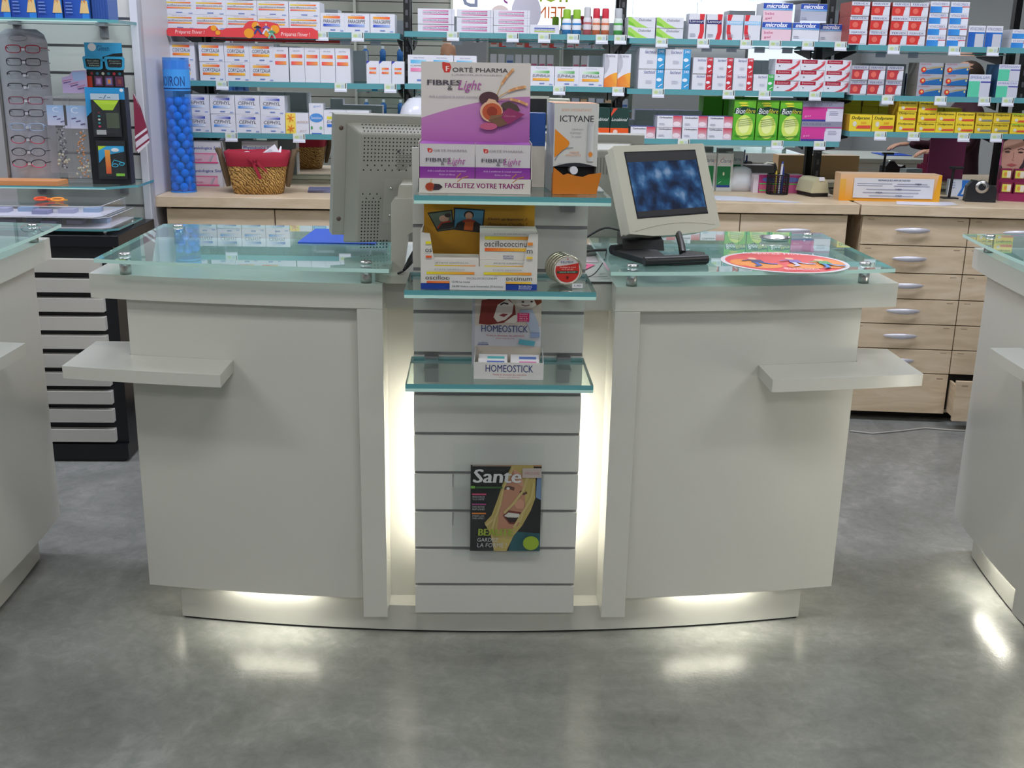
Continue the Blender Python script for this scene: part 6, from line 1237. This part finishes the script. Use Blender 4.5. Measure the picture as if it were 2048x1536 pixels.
def blister(x, z, w, h, label, art, card='#26282c'):
    t2 = thing('blister_pack', label, 'pack', (A.x+x, yd-0.012, zs2+z), rotz=R(4), group=None)
    b = MB(); b.box((0, 0, 0), (w, 0.002, h), M_PRINT, card); p = Pen(b, w, h); art(p); b.build('card', t2)
    b = MB(); b.box((w*0.06, -0.012, h*0.08), (w*0.94, -0.0015, h*0.78), M_ACRYL); b.build('clear_blister', t2, 0.003)
def a1(p):
    p.rect(0.0, 0.86, 1, 1, '#a8b8c4'); p.text('-/-', 0.3, 0.88, 0.7, 0.97, '#2c5c7c'); p.poly([(0.08, 0.85), (0.98, 0.85), (0.75, 0.62), (0.4, 0.62)], '#a8c834')
    p.rect(0.5, 0.2, 0.95, 0.56, '#4c5444'); p.rect(0.12, 0.05, 0.46, 0.16, '#a8a8a8')
    for i, c in enumerate(('#8c3448', '#2c8c8c', '#c8c8b8', '#2c8c8c', '#c83c64')): p.ell(0.25, 0.56-0.08*i, 0.05, 0.022, c, 8)
def a2(p):
    p.rect(0.05, 0.0, 1, 0.86, '#202226'); p.poly([(0.06, 0.42), (0.3, 0.62), (0.95, 0.72), (0.95, 0.86), (0.06, 0.86)], '#3498c8'); p.poly([(0.06, 0.74), (0.06, 0.86), (0.35, 0.86)], '#a8c834'); p.rect(0.28, 0.14, 0.46, 0.76, '#d8542c', '#e8a040', True); p.ell(0.64, 0.76, 0.14, 0.05, '#d8d8d8', 12)
    p.stroke([(0.5, 0.40), (0.58, 0.50), (0.95, 0.42)], 0.025, '#3cb0d0'); p.ell(0.6, 0.36, 0.12, 0.05, '#3cb0d0', 14); p.ell(0.6, 0.36, 0.09, 0.03, '#202226', 14); p.ell(0.84, 0.40, 0.10, 0.045, '#3cb0d0', 14); p.ell(0.84, 0.40, 0.07, 0.025, '#202226', 14); p.rect(0.62, 0.08, 0.92, 0.15, '#7cb83c')
blister(w*0.16, h_*0.50, w*0.72, h_*0.44, 'black and lime accessory pack hanging upper on the black display', a1)
blister(w*0.20, h_*0.06, w*0.74, h_*0.40, 'turquoise and black accessory pack hanging lower on the black display', a2)
# pastel card and two bags of spectacle cords
yc = GL+0.12
A2, B2 = PY(126, 186, yc), PY(172, 140, yc); b = MB(); wv, hv_ = B2.x-A2.x, B2.z-A2.z; b.slab([(0, 0), (wv, 0), (wv, hv_), (wv*0.45, hv_*0.95), (wv*0.3, hv_*0.75), (0, hv_*0.65)], 0, 0.001, M_PRINT, col='#b4a0c8'); p = Pen(b, wv, hv_); p.poly([(0.4, 0.9), (0.5, 0.5), (0.95, 0.6), (0.95, 0.95)], '#98acd4')
for i in range(3): p.stroke([(0.05+0.28*i, 0.42-0.12*i), (0.36+0.28*i, 0.50-0.12*i)], 0.03, '#5c3c7c'); p.stroke([(0.02+0.28*i, 0.50-0.12*i), (0.4+0.26*i, 0.60-0.12*i)], 0.02, '#b85c7c')
o = b.build('advertising_card'); o.location = (A2.x, yc, A2.z); tag(o, 'pastel lilac card with slanted lines above the bagged cords', 'card')
for i, (pxa, pxb, pyt, pyb, cc, lb) in enumerate(((104, 138, 192, 345, '#3c3440', 'clear bag with dark beaded spectacle cord, left one'), (139, 182, 190, 368, '#b87428', 'clear bag with amber beaded spectacle cord, right one'))):
    A3, B3 = PY(pxa, pyb, yc), PY(pxb, pyt, yc); ww, hh2 = B3.x-A3.x, B3.z-max(A3.z, zs2+0.004)
    t2 = thing('cord_bag', lb, 'bag', (A3.x, yc-0.004, max(A3.z, zs2+0.004)), group='bagged spectacle cords')
    b = MB(); b.box((0, -0.006, 0), (ww, 0.003, hh2), M_BAG); b.build('clear_bag', t2, 0.003)
    b = MB(); b.box((ww*0.05, -0.0015, hh2*0.62), (ww*0.85, -0.0005, hh2*0.88), M_PRINT, '#a8b8dc'); p = Pen(b, ww*0.8, hh2*0.26, Matrix.Translation((ww*0.05, -0.0015, hh2*0.62))); p.rect(0, 0, 1, 1, '#c8c8dc', '#8cb4dc', True); p.text('C', 0.3, 0.66, 0.6, 0.92, '#d8e4f0')
    for q in range(3): p.stroke([(0.3+0.18*q, 0.42-0.12*q), (0.5+0.18*q, 0.46-0.12*q)], 0.05, '#4c3c7c')
    b.build('header_card', t2)
    b = MB(); random.seed(i)
    for q in range(46): b.ball((ww*(0.4+0.22*random.random()+0.1*(q % 2)), -0.002, hh2*(0.06+0.54*q/46)), 0.0045, M_PRINT, 1, 0.5, 1, 6, cc if q % 3 else '#a0a0a8')
    for q in range(10): b.ball((ww*(0.3+0.5*random.random()), -0.003, hh2*(0.05+0.2*random.random())), 0.006, M_PRINT, 1, 0.5, 1, 6, '#b0a890')
    b.build('beaded_cord', t2)
# burgundy cloth
t2 = thing('microfibre_cloth', 'burgundy cloth with white stripes hanging beside the black display', 'cloth', (PY(262, 180, yc).x, yc, PY(262, 305, yc).z))
def q_(px, py): v = PY(px, py, yc)-PY(262, 305, yc); return (v.x, v.z)
b = MB(); b.slab([q_(257, 185), q_(262, 300), q_(268, 306), q_(290, 282), q_(286, 262), q_(272, 215)][::1], -0.004, 0.0, M_PRINT, col='#7c2440')
def strip(pp, c):
    vs = [(q_(*a)[0], -0.0045, q_(*a)[1]) for a in pp]; n_ = len(vs); ar = sum(vs[i][0]*vs[(i+1) % n_][2]-vs[(i+1) % n_][0]*vs[i][2] for i in range(n_)); b.add(vs, [tuple(range(n_))if ar > 0 else tuple(range(n_-1, -1, -1))], M_PRINT, lin(c))
strip([(257, 186), (262, 196), (276, 232), (272, 222), (260, 188)], '#c8bcc8'); strip([(261, 272), (284, 255), (285, 260), (261, 278)], '#d0c8d0'); strip([(262, 284), (286, 266), (289, 276), (263, 296)], '#c8c0cc'); strip([(264, 300), (290, 280), (290, 284), (268, 306)], '#d0c8d0')
b.build('cloth', t2)

# black drawer unit with white drawers
t = thing('drawer_unit', 'black display cabinet with ten shallow white drawers at the left', 'drawer unit', (-1.62, 4.235, 0))
xl, xr = -0.43, 0.205; b = MB(); b.box((xl, 0.02, 0.012), (xr, 0.49, 0.885), M_NAVY)
b.box((xl-0.02, 0.0, 0.012), (xl, 0.49, 0.905), M_NAVY)
b.box((xl, 0.0, 0.012), (xr, 0.02, 0.075), M_NAVY); b.build('body', t)
b = MB(); b.box((xl-0.01, 0.0, 0.885), (xr+0.03, 0.49, 0.93), M_NAVY); b.build('top_frame', t, 0.003); b = MB(); b.box((xl, 0.005, 0.001), (xr-0.02, 0.45, 0.012), M_BLACK); b.build('foot', t)
DZ = [(517, 545), (556, 585), (595, 624), (632, 661), (669, 698), (707, 735), (743, 772), (780, 808), (816, 845), (852, 887)]
pr = None
for (a, c2) in DZ:
    z1_, z0_ = PY(150, a, 4.235).z, PY(150, c2, 4.235).z
    if pr is None:
        b = MB(); b.box((xl+0.01, -0.012, 0), (xr-0.045, 0.018, 0.054), mat('drawer_white', '#cfccc6', rough=0.35)); pr = o = b.build('drawer', t, 0.001)
        b = MB(); b.box((-0.135, -0.0150, 0.010), (-0.112, -0.0125, 0.040), plain('#5a5a66', 0.3)); b.box((-0.130, -0.0165, 0.016), (-0.120, -0.0145, 0.034), M_STEEL); b.build('number_clip', o)
    else: o = dup(pr, parent=t)
    o.location = (0, 0, (z0_+z1_)/2-0.027)
# glass trays on top
t = thing('glass_plate', 'small glass plate on steel pegs on top of the black drawer unit', 'glass plate', (-1.62, 4.235, 0.9305))
b = MB(); b.prism([(-0.42, -0.02), (0.20, -0.02), (0.235, 0.02), (0.235, 0.33), (-0.42, 0.33)], 0.018, 0.026, M_SHGL, M_EDGE); b.build('plate', t)
for x, y in ((0.18, 0.02), (0.20, 0.30), (-0.38, 0.02), (-0.38, 0.3)):
    b = MB(); b.lathe([(0, 0), (0.007, 0), (0.007, 0.018), (0, 0.018)], M_STEEL, 12, loc=(x, y, 0)); b.build('peg', t)
for i, (dx, dy, z, lb) in enumerate(((0.0, 0.0, 0.957, 'lower clear acrylic display tray on the black drawer unit'), (-0.03, 0.0, 0.999, 'upper clear acrylic display tray, carrying the orange glasses'))):
    t = thing('acrylic_tray', lb, 'display tray', (-1.82+dx, 4.235+dy, z), group='acrylic display trays')
    w, d, h = 0.40, 0.33, 0.040
    b = MB(); b.prism([(-0.17, 0), (w-0.03, 0), (w, 0.03), (w, d), (-0.17, d)], 0.0, 0.0025, M_WHITEP); b.build('white_base', t)
    b = MB(); b.prism([(-0.17, 0), (w-0.03, 0), (w, 0.03), (w, d), (-0.17, d)], 0.0027, h, M_BAG); b.build('clear_cover', t)
    b = MB(); b.tube([(-0.17, -0.0005, h), (w-0.03, -0.0005, h), (w, 0.03, h), (w, d, h)], 0.0012, M_WHITEP, 5); b.build('bright_edge', t)
    for q in range(6):
        b = MB(); b.box((-0.13+q*0.085, 0.05+0.04*(q % 3), 0.003), (-0.07+q*0.085, 0.11+0.04*(q % 3), 0.018), M_PRINT, ('#8c90b8', '#a8acc8', '#8ca8c8')[q % 3]); o = b.build('packaged_item'); o.location = t.location; tag(o, 'small pale blue packet inside the %s acrylic tray, %s from left' % (('lower', 'upper')[i], ORD[q]), 'packet', 'packets in the acrylic trays')
# orange glasses lying on the tray
c_ = PY(165, 412, 4.36); t = thing('sunglasses', 'orange and yellow glasses lying folded on the clear acrylic tray', 'glasses', (-1.675, 4.37, 1.0395), rotz=R(-10))
for s in (-1, 1):
    b = MB(); b.tube([(s*0.035+0.026*math.cos(R(a)), 0.012*math.sin(R(a))-0.02, 0.014+0.004*math.sin(R(a))) for a in range(0, 361, 24)], 0.004, M_PRINT, 6, col='#e8902c' if s > 0 else '#e0542c', caps=False); b.build('rim', t)
    b = MB(); b.tube([(s*0.062, -0.02, 0.014), (s*0.064, 0.0, 0.010), (s*0.02, 0.02, 0.005), (-s*0.03, 0.03, 0.003)], 0.0032, M_PRINT, 6, col='#e8a83c' if s > 0 else '#e0442c'); b.build('temple', t)
b = MB(); b.tube([(-0.010, -0.02, 0.016), (0.010, -0.02, 0.016)], 0.003, M_PRINT, 6, col='#e87c2c'); b.build('bridge', t)
# ================================================================ THE SHOP BEHIND THE CAMERA (seen in the mirror)
# wall shelving of product boxes facing the mirror
def carton_back(w, h, d, base, bands):
    b = MB(); b.box((-w/2, -d, 0), (w/2, 0, h), M_PRINT, base)
    for v0, v1, c in bands: b.box((-w/2+w*0.08, 0.0, h*v0), (w/2-w*0.08, 0.0006, h*v1), M_PRINT, c)
    return b
gx0, gx1, gy = 0.10, 1.75, -1.25
t = thing('gondola_shelving', 'grey gondola shelving with glass shelves behind the photographer, seen in the mirror', 'shelving', (0, gy, 0))
b = MB(); b.box((gx0, -0.36, 0), (gx1, -0.34, 2.0), plain('#a2a2a0')); b.build('back_board', t)
for s in (gx0, (gx0+gx1)/2, gx1-0.02):
    b = MB(); b.box((s, -0.34, 0), (s+0.02, -0.02, 2.0), plain('#b4b4b2')); b.build('side_board', t)
for z in (0.9, 1.15, 1.40, 1.60, 1.80):
    b = MB(); b.box((gx0+0.02, -0.34, z-0.012), ((gx0+gx1)/2, 0, z), M_SHGL); b.box((gx0+0.02, 0, z-0.012), ((gx0+gx1)/2, 0.001, z), M_EDGE); b.box(((gx0+gx1)/2+0.02, -0.34, z-0.012), (gx1-0.02, 0, z), M_SHGL); b.box(((gx0+gx1)/2+0.02, 0, z-0.012), (gx1-0.02, 0.001, z), M_EDGE); b.build('shelf', t)
KB = [(0.07, 0.125, '#cfd0da', [(0.1, 0.25, '#c86c8c')]), (0.075, 0.13, '#cfc4c4', [(0.2, 0.6, '#b85c54')]), (0.08, 0.12, '#b4bcd0', [(0.3, 0.5, '#4c6cb0')]), (0.07, 0.11, '#d0b090', [(0.1, 0.7, '#cc7c34')]), (0.075, 0.12, '#c83c3c', [(0.5, 0.8, '#e0d0d0')])]
CN = ['white box with pink band', 'pale box with brick red band', 'grey blue box', 'orange box', 'red box']
protos = {}
q = 0
for li, (z, kinds) in enumerate(((1.60, (0, 0, 2, 0)), (1.80, (1, 4, 2, 0)), (1.40, (1, 1, 2, 2)), (1.15, (3, 3, 0, 2)))):
    x = gx0+0.07; i = 0
    while x < gx1-0.06:
        if abs(x-(gx0+gx1)/2) < 0.06: x += 0.10; continue
        k = kinds[(i*7//5) % 4]; w, h, c, bd = KB[k]
        if k not in protos: o = protos[k] = carton_back(w, h, 0.09, c, bd).build('packaged_box')
        else: o = dup(protos[k])
        o.location = (x+w/2-0.03, gy-0.02, z+0.0005); i += 1; q += 1
        tag(o, '%s on the mirrored gondola, %s shelf, box %d along' % (CN[k], ('third', 'top', 'second', 'lowest')[[1.6, 1.8, 1.4, 1.15].index(z)], i), 'box', 'boxes on the gondola behind the photographer')
        x += w+0.018
# hanging sign with writing facing the mirror
t = thing('hanging_sign', 'bright backlit sign with orange and green lettering, seen reversed in the mirror', 'sign', (0.26, -2.3, 1.93))
SWd, SHt = 2.2, 0.72
b = MB(); b.box((-SWd/2, -0.05, 0), (SWd/2, 0, SHt), M_POST); b.build('light_panel', t)
b = MB(); Ms = Matrix.Rotation(R(180), 4, 'Z') @ Matrix.Translation((-SWd/2, -0.0006, 0)); p = Pen(b, SWd, SHt, Ms, 0.002)
p.text('TEINT', 0.15, 0.31, 0.35, 0.49, '#e8762c'); p.text('floral', 0.13, 0.56, 0.40, 0.88, '#b8d048'); p.text('B', 0.62, 0.46, 0.70, 0.88, '#9098b8'); p.text('Je', 0.46, 0.52, 0.54, 0.86, '#8c3c8c', 0.3); p.ell(0.36, 0.4, 0.08, 0.3, '#dcd8f0'); p.ell(0.5, 0.3, 0.06, 0.2, '#f0dce0')
b.build('lettering', t)
for s in (-1, 1):
    b = MB(); b.tube([(s*0.9, -0.025, SHt), (s*0.9, -0.025, 2.95-1.93)], 0.004, M_STEEL); b.build('hanging_wire', t)
# slatted wall with shelves at the left, behind
t = thing('slatted_display_wall', 'grey slatted wall panel behind the photographer, seen in the mirror', 'wall panel', (-1.6, -2.2, 0))
b = MB()
for i in range(20): b.box((-1.0, -0.02, 0.02+i*0.12), (1.3, 0, 0.13+i*0.12), plain('#a6a8a2'))
b.box((-1.0, -0.03, 0.02), (1.3, -0.02, 2.42), plain('#6c6c6c')); b.build('slat_panel', t)
for s in (-1.0, 0.15, 1.28):
    b = MB(); b.box((s, 0.001, 0.02), (s+0.03, 0.03, 2.42), plain('#c6c8c2')); b.build('divider', t)
for k_, z in enumerate((1.02, 1.30, 1.62)):
    t = thing('glass_shelf', 'glass shelf on the far slatted wall seen in the mirror, %s' % ('low', 'middle', 'high')[k_], 'glass shelf', (-0.95, -2.165, z), group='glass shelves on the far slatted wall')
    b = MB(); b.box((-0.45, 0, -0.01), (0.55, 0.28, 0), M_SHGL); b.box((-0.45, 0.28, -0.01), (0.55, 0.281, 0), M_EDGE); b.build('glass_plate', t)
    for bx in (-0.35, 0.45): b = MB(); b.box((bx, 0, -0.03), (bx+0.02, 0.2, -0.011), M_ALU); b.build('bracket', t)
pr = None
for i in range(13):
    k_, j = divmod(i, 5); z = (1.02, 1.30, 1.62)[k_]; x = -1.30+j*0.2+(0.1 if k_ == 1 else 0)
    if pr is None:
        pr = thing('lotion_bottle', 'x', 'bottle', (0, 0, 0)); b = MB(); b.lathe([(0, 0), (0.035, 0), (0.035, 0.12), (0.015, 0.145), (0, 0.145)], M_PRINT, 14, '#2f6cb4'); b.build('bottle_body', pr); b = MB(); b.lathe([(0.018, 0.146), (0.018, 0.18), (0, 0.18)], M_PRINT, 12, '#c8d0dc'); b.build('cap', pr); o = pr
    else: o = dup(pr)
    o.location = (x, -2.0, z+0.0005); tag(o, 'blue bottle with pale cap on the %s shelf of the far slatted wall, %s' % (('low', 'middle', 'high')[k_], ORD[j]), 'bottle', 'blue bottles on the far slatted wall')

# ---------------------------------------------------------------- people
def skin_body(name, verts, edges, radii, material, parent, root=0, sub=2):
    me = bpy.data.meshes.new(name); me.from_pydata(verts, edges, []); o = bpy.data.objects.new(name, me); COL.objects.link(o); o.parent = parent
    me.materials.append(material); s = o.modifiers.new('skin', 'SKIN'); s.use_smooth_shade = True
    for i, r in enumerate(radii):
        d = me.skin_vertices[0].data[i]; d.radius = r if isinstance(r, tuple) else (r, r); d.use_root = (i == root)
    u = o.modifiers.new('sub', 'SUBSURF'); u.levels = sub; u.render_levels = sub; return o
def head(b, c, m, hair=None):
    M_ = Matrix.Translation(c)
    rings = [(0.001, 0.001, -0.125, 0.02), (0.035, 0.035, -0.118, 0.028), (0.055, 0.06, -0.09, 0.022), (0.066, 0.078, -0.05, 0.008), (0.073, 0.090, 0.0, 0), (0.078, 0.096, 0.045, -0.004), (0.074, 0.092, 0.08, -0.006), (0.056, 0.07, 0.108, -0.006), (0.03, 0.038, 0.121, -0.006), (0.001, 0.001, 0.124, -0.006)]
    seg = 24; vs = [(rx*math.cos(2*math.pi*k/seg), oy+ry*math.sin(2*math.pi*k/seg), z) for rx, ry, z, oy in rings for k in range(seg)]
    b.add(vs, [(i*seg+k, i*seg+(k+1) % seg, (i+1)*seg+(k+1) % seg, (i+1)*seg+k) for i in range(len(rings)-1) for k in range(seg)], m, smooth=True, M=M_)
    b.ball((0, 0.095, -0.022), 0.014, m, 0.8, 1.2, 1.5, 10, M=M_); b.ball((0, 0.086, 0.0), 0.009, m, 0.8, 0.8, 2.4, 10, M=M_)
    for s in (-1, 1): b.ball((s*0.076, -0.005, -0.01), 0.022, m, 0.35, 0.8, 1.4, 12, M=M_); b.ball((s*0.03, 0.082, 0.018), 0.016, m, 1.3, 0.6, 0.4, 10, M=M_)
def face(parent, c):
    for s in (-1, 1):
        b = MB(); b.ball((c[0]+s*0.03, c[1]+0.080, c[2]+0.006), 0.0115, plain('#d8d4d0', 0.3), 1.2, 1, 0.75, 12); b.ball((c[0]+s*0.03, c[1]+0.0895, c[2]+0.006), 0.0048, plain('#2c2018', 0.3), 1, 0.6, 1, 10); b.build('eye', parent)
    b = MB(); b.ball((c[0], c[1]+0.088, c[2]-0.055), 0.022, plain('#9c5c50', 0.5), 1, 0.35, 0.25, 12); b.build('mouth', parent)
def hand(parent, wrist, dirv, palm_up, curl, m, side=1):
    """palm and five fingers, each a skinned chain; dirv points from the wrist to the fingers"""
    d = Vector(dirv).normalized(); n = Vector(palm_up).normalized(); w = d.cross(n).normalized()*side; W0 = Vector(wrist)
    P = [W0, W0+d*0.045, W0+d*0.085]; vs = [tuple(p) for p in P]; ed = [(0, 1), (1, 2)]; rd = [(0.024, 0.017), (0.036, 0.014), (0.036, 0.012)]
    for k, (off, L) in enumerate(((-0.030, 0.070), (-0.010, 0.080), (0.010, 0.075), (0.029, 0.058))):
        base = len(vs); p0 = W0+d*0.088+w*off; th = 0.0; pts = [p0]; cur = p0
        for q_ in range(3):
            th += curl; cur = cur+(d*math.cos(th)-n*math.sin(th))*(L*(0.42, 0.32, 0.26)[q_]); pts.append(cur)
        vs += [tuple(p) for p in pts]; ed += [(2, base)]+[(base+i, base+i+1) for i in range(3)]; rd += [0.0095, 0.009, 0.008, 0.007]
    base = len(vs); p0 = W0+d*0.035-w*0.034; pts = [p0, p0+d*0.03-w*0.018, p0+d*0.055-w*0.016-n*0.006]
    vs += [tuple(p) for p in pts]; ed += [(1, base), (base, base+1), (base+1, base+2)]; rd += [0.013, 0.0105, 0.0085]
    return skin_body('hand', vs, ed, rd, m, parent)
def person(label, loc, rz, hz, shirt, trousers, sk, arms, bald=True, group=None):
    t = thing('person', label, 'person', loc, rotz=rz)
    k = hz/1.80
    J = {'pel': (0, 0, 0.95*k), 'wa': (0, 0.0, 1.10*k), 'ch': (0, 0.01, 1.32*k), 'nk': (0, 0.0, 1.47*k), 'hips': 0}
    vs = [J['pel'], J['wa'], J['ch'], J['nk'], (0, 0.005, 1.54*k)]; ed = [(0, 1), (1, 2), (2, 3), (3, 4)]; rd = [(0.165, 0.12), (0.15, 0.11), (0.175, 0.125), (0.09, 0.075), (0.055, 0.055)]
    for s, (el, wr) in zip((-1, 1), arms):
        b0 = len(vs); vs += [(s*0.17, 0.0, 1.43*k), el, wr]; ed += [(3, b0), (b0, b0+1), (b0+1, b0+2)]; rd += [0.062, 0.044, 0.03]
    for s in (-1, 1):
        b0 = len(vs); vs += [(s*0.10, 0, 0.88*k), (s*0.11, 0.01, 0.48*k), (s*0.12, -0.02, 0.09*k)]; ed += [(0, b0), (b0, b0+1), (b0+1, b0+2)]; rd += [0.10, 0.065, 0.05]
    skin_body('clothed_body', vs, ed, rd, shirt, t, 0)
    for s in (-1, 1):
        b = MB(); b.lathe([(0.001, 0.02), (0.09, 0.04*1), (0.085, 0.3), (0.10, 0.5*k), (0.125, 0.86*k)], trousers, 18, loc=(s*0.115, 0, 0.03)); b.build('trouser_leg', t)
        b = MB(); b.ball((s*0.12, 0.05, 0.045), 0.05, M_BLACK, 0.9, 2.3, 0.85, 14); b.build('shoe', t)
    b = MB(); hc = (0, 0.03, 1.665*k); head(b, hc, sk); b.tube([(0, 0.0, 1.46*k), (0, 0.012, 1.58*k)], 0.056, sk, 16); hd = b.build('head', t); face(hd, hc)
    if not bald:
        b = MB(); b.ball((hc[0], hc[1]-0.018, hc[2]+0.03), 0.1, plain('#3a2a20', 0.8), 0.88, 1.0, 1.02, 18); b.build('hair', hd)
    return t
sk = M_SKIN
t = person('bald person in a grey shirt holding up a small camera, reflected in the mirror', (-0.30, -0.42, 0), 0, 1.83, mat('grey_shirt', '#6c7078', rough=0.85), mat('dark_trousers', '#25262c', rough=0.85), sk,
       (((-0.22, 0.10, 1.20), (0.10, 0.24, 1.46)), ((0.34, 0.08, 1.24), (0.42, 0.24, 1.46))))
hand(t, (0.11, 0.245, 1.465), (0.9, 0.6, 0.45), (-0.3, -0.8, 0.4), 0.45, sk, 1)
hand(t, (0.435, 0.245, 1.465), (-0.75, 0.6, 0.5), (0.3, -0.8, 0.4), 0.45, sk, -1)
c = thing('compact_camera', 'small silver compact camera held in front of the photographer', 'camera', (0.0, -0.085, 1.58))
b = MB(); b.box((-0.048, -0.015, -0.03), (0.048, 0.012, 0.03), M_STEEL); b.build('camera_body', c, 0.004, 3); b = MB(); b.lathe([(0.018, 0), (0.018, 0.016), (0.012, 0.016), (0.010, 0.010), (0, 0.010)], M_BLACK, 24, M=Matrix.Translation((0, 0.012, 0)) @ Matrix.Rotation(R(-90), 4, 'X')); b.build('lens', c)
t = person('person in a dark maroon top reaching an arm over a desk, reflected in the mirror', (3.34, 3.66, 0), R(90), 1.68, mat('maroon_top', '#3a1420', rough=0.85), mat('dark_trousers', '#25262c'), sk,
       (((-0.24, 0.10, 1.10), (-0.16, 0.30, 1.12)), ((0.25, 0.06, 1.12), (0.18, 0.24, 1.10))), bald=False)
hand(t, (-0.16, 0.30, 1.12), (0.0, 1.0, -0.1), (0, 0.1, 1), 0.25, sk, 1)
hand(t, (0.18, 0.24, 1.10), (-0.1, 1.0, -0.1), (0, 0.1, 1), 0.25, sk, -1)
t = thing('desk_cabinet', 'white desk cabinet with a blue pad, beside the reflected person', 'desk', (2.75, 3.62, 0))
b = MB(); b.box((-0.28, -0.35, 0), (0.24, 0.35, 1.02), M_LAM); b.build('body', t, 0.004); b = MB(); b.box((-0.30, -0.37, 1.021), (0.27, 0.37, 1.05), plain('#b8bab0')); b.build('desk_top', t, 0.003)
b = MB(); b.box((-0.10, -0.12, 0), (0.10, 0.12, 0.004), M_BLUE); o = b.build('mouse_pad'); o.location = (2.88, 3.60, 1.051); tag(o, 'blue mouse pad on the white desk cabinet, seen in the mirror', 'mouse pad')
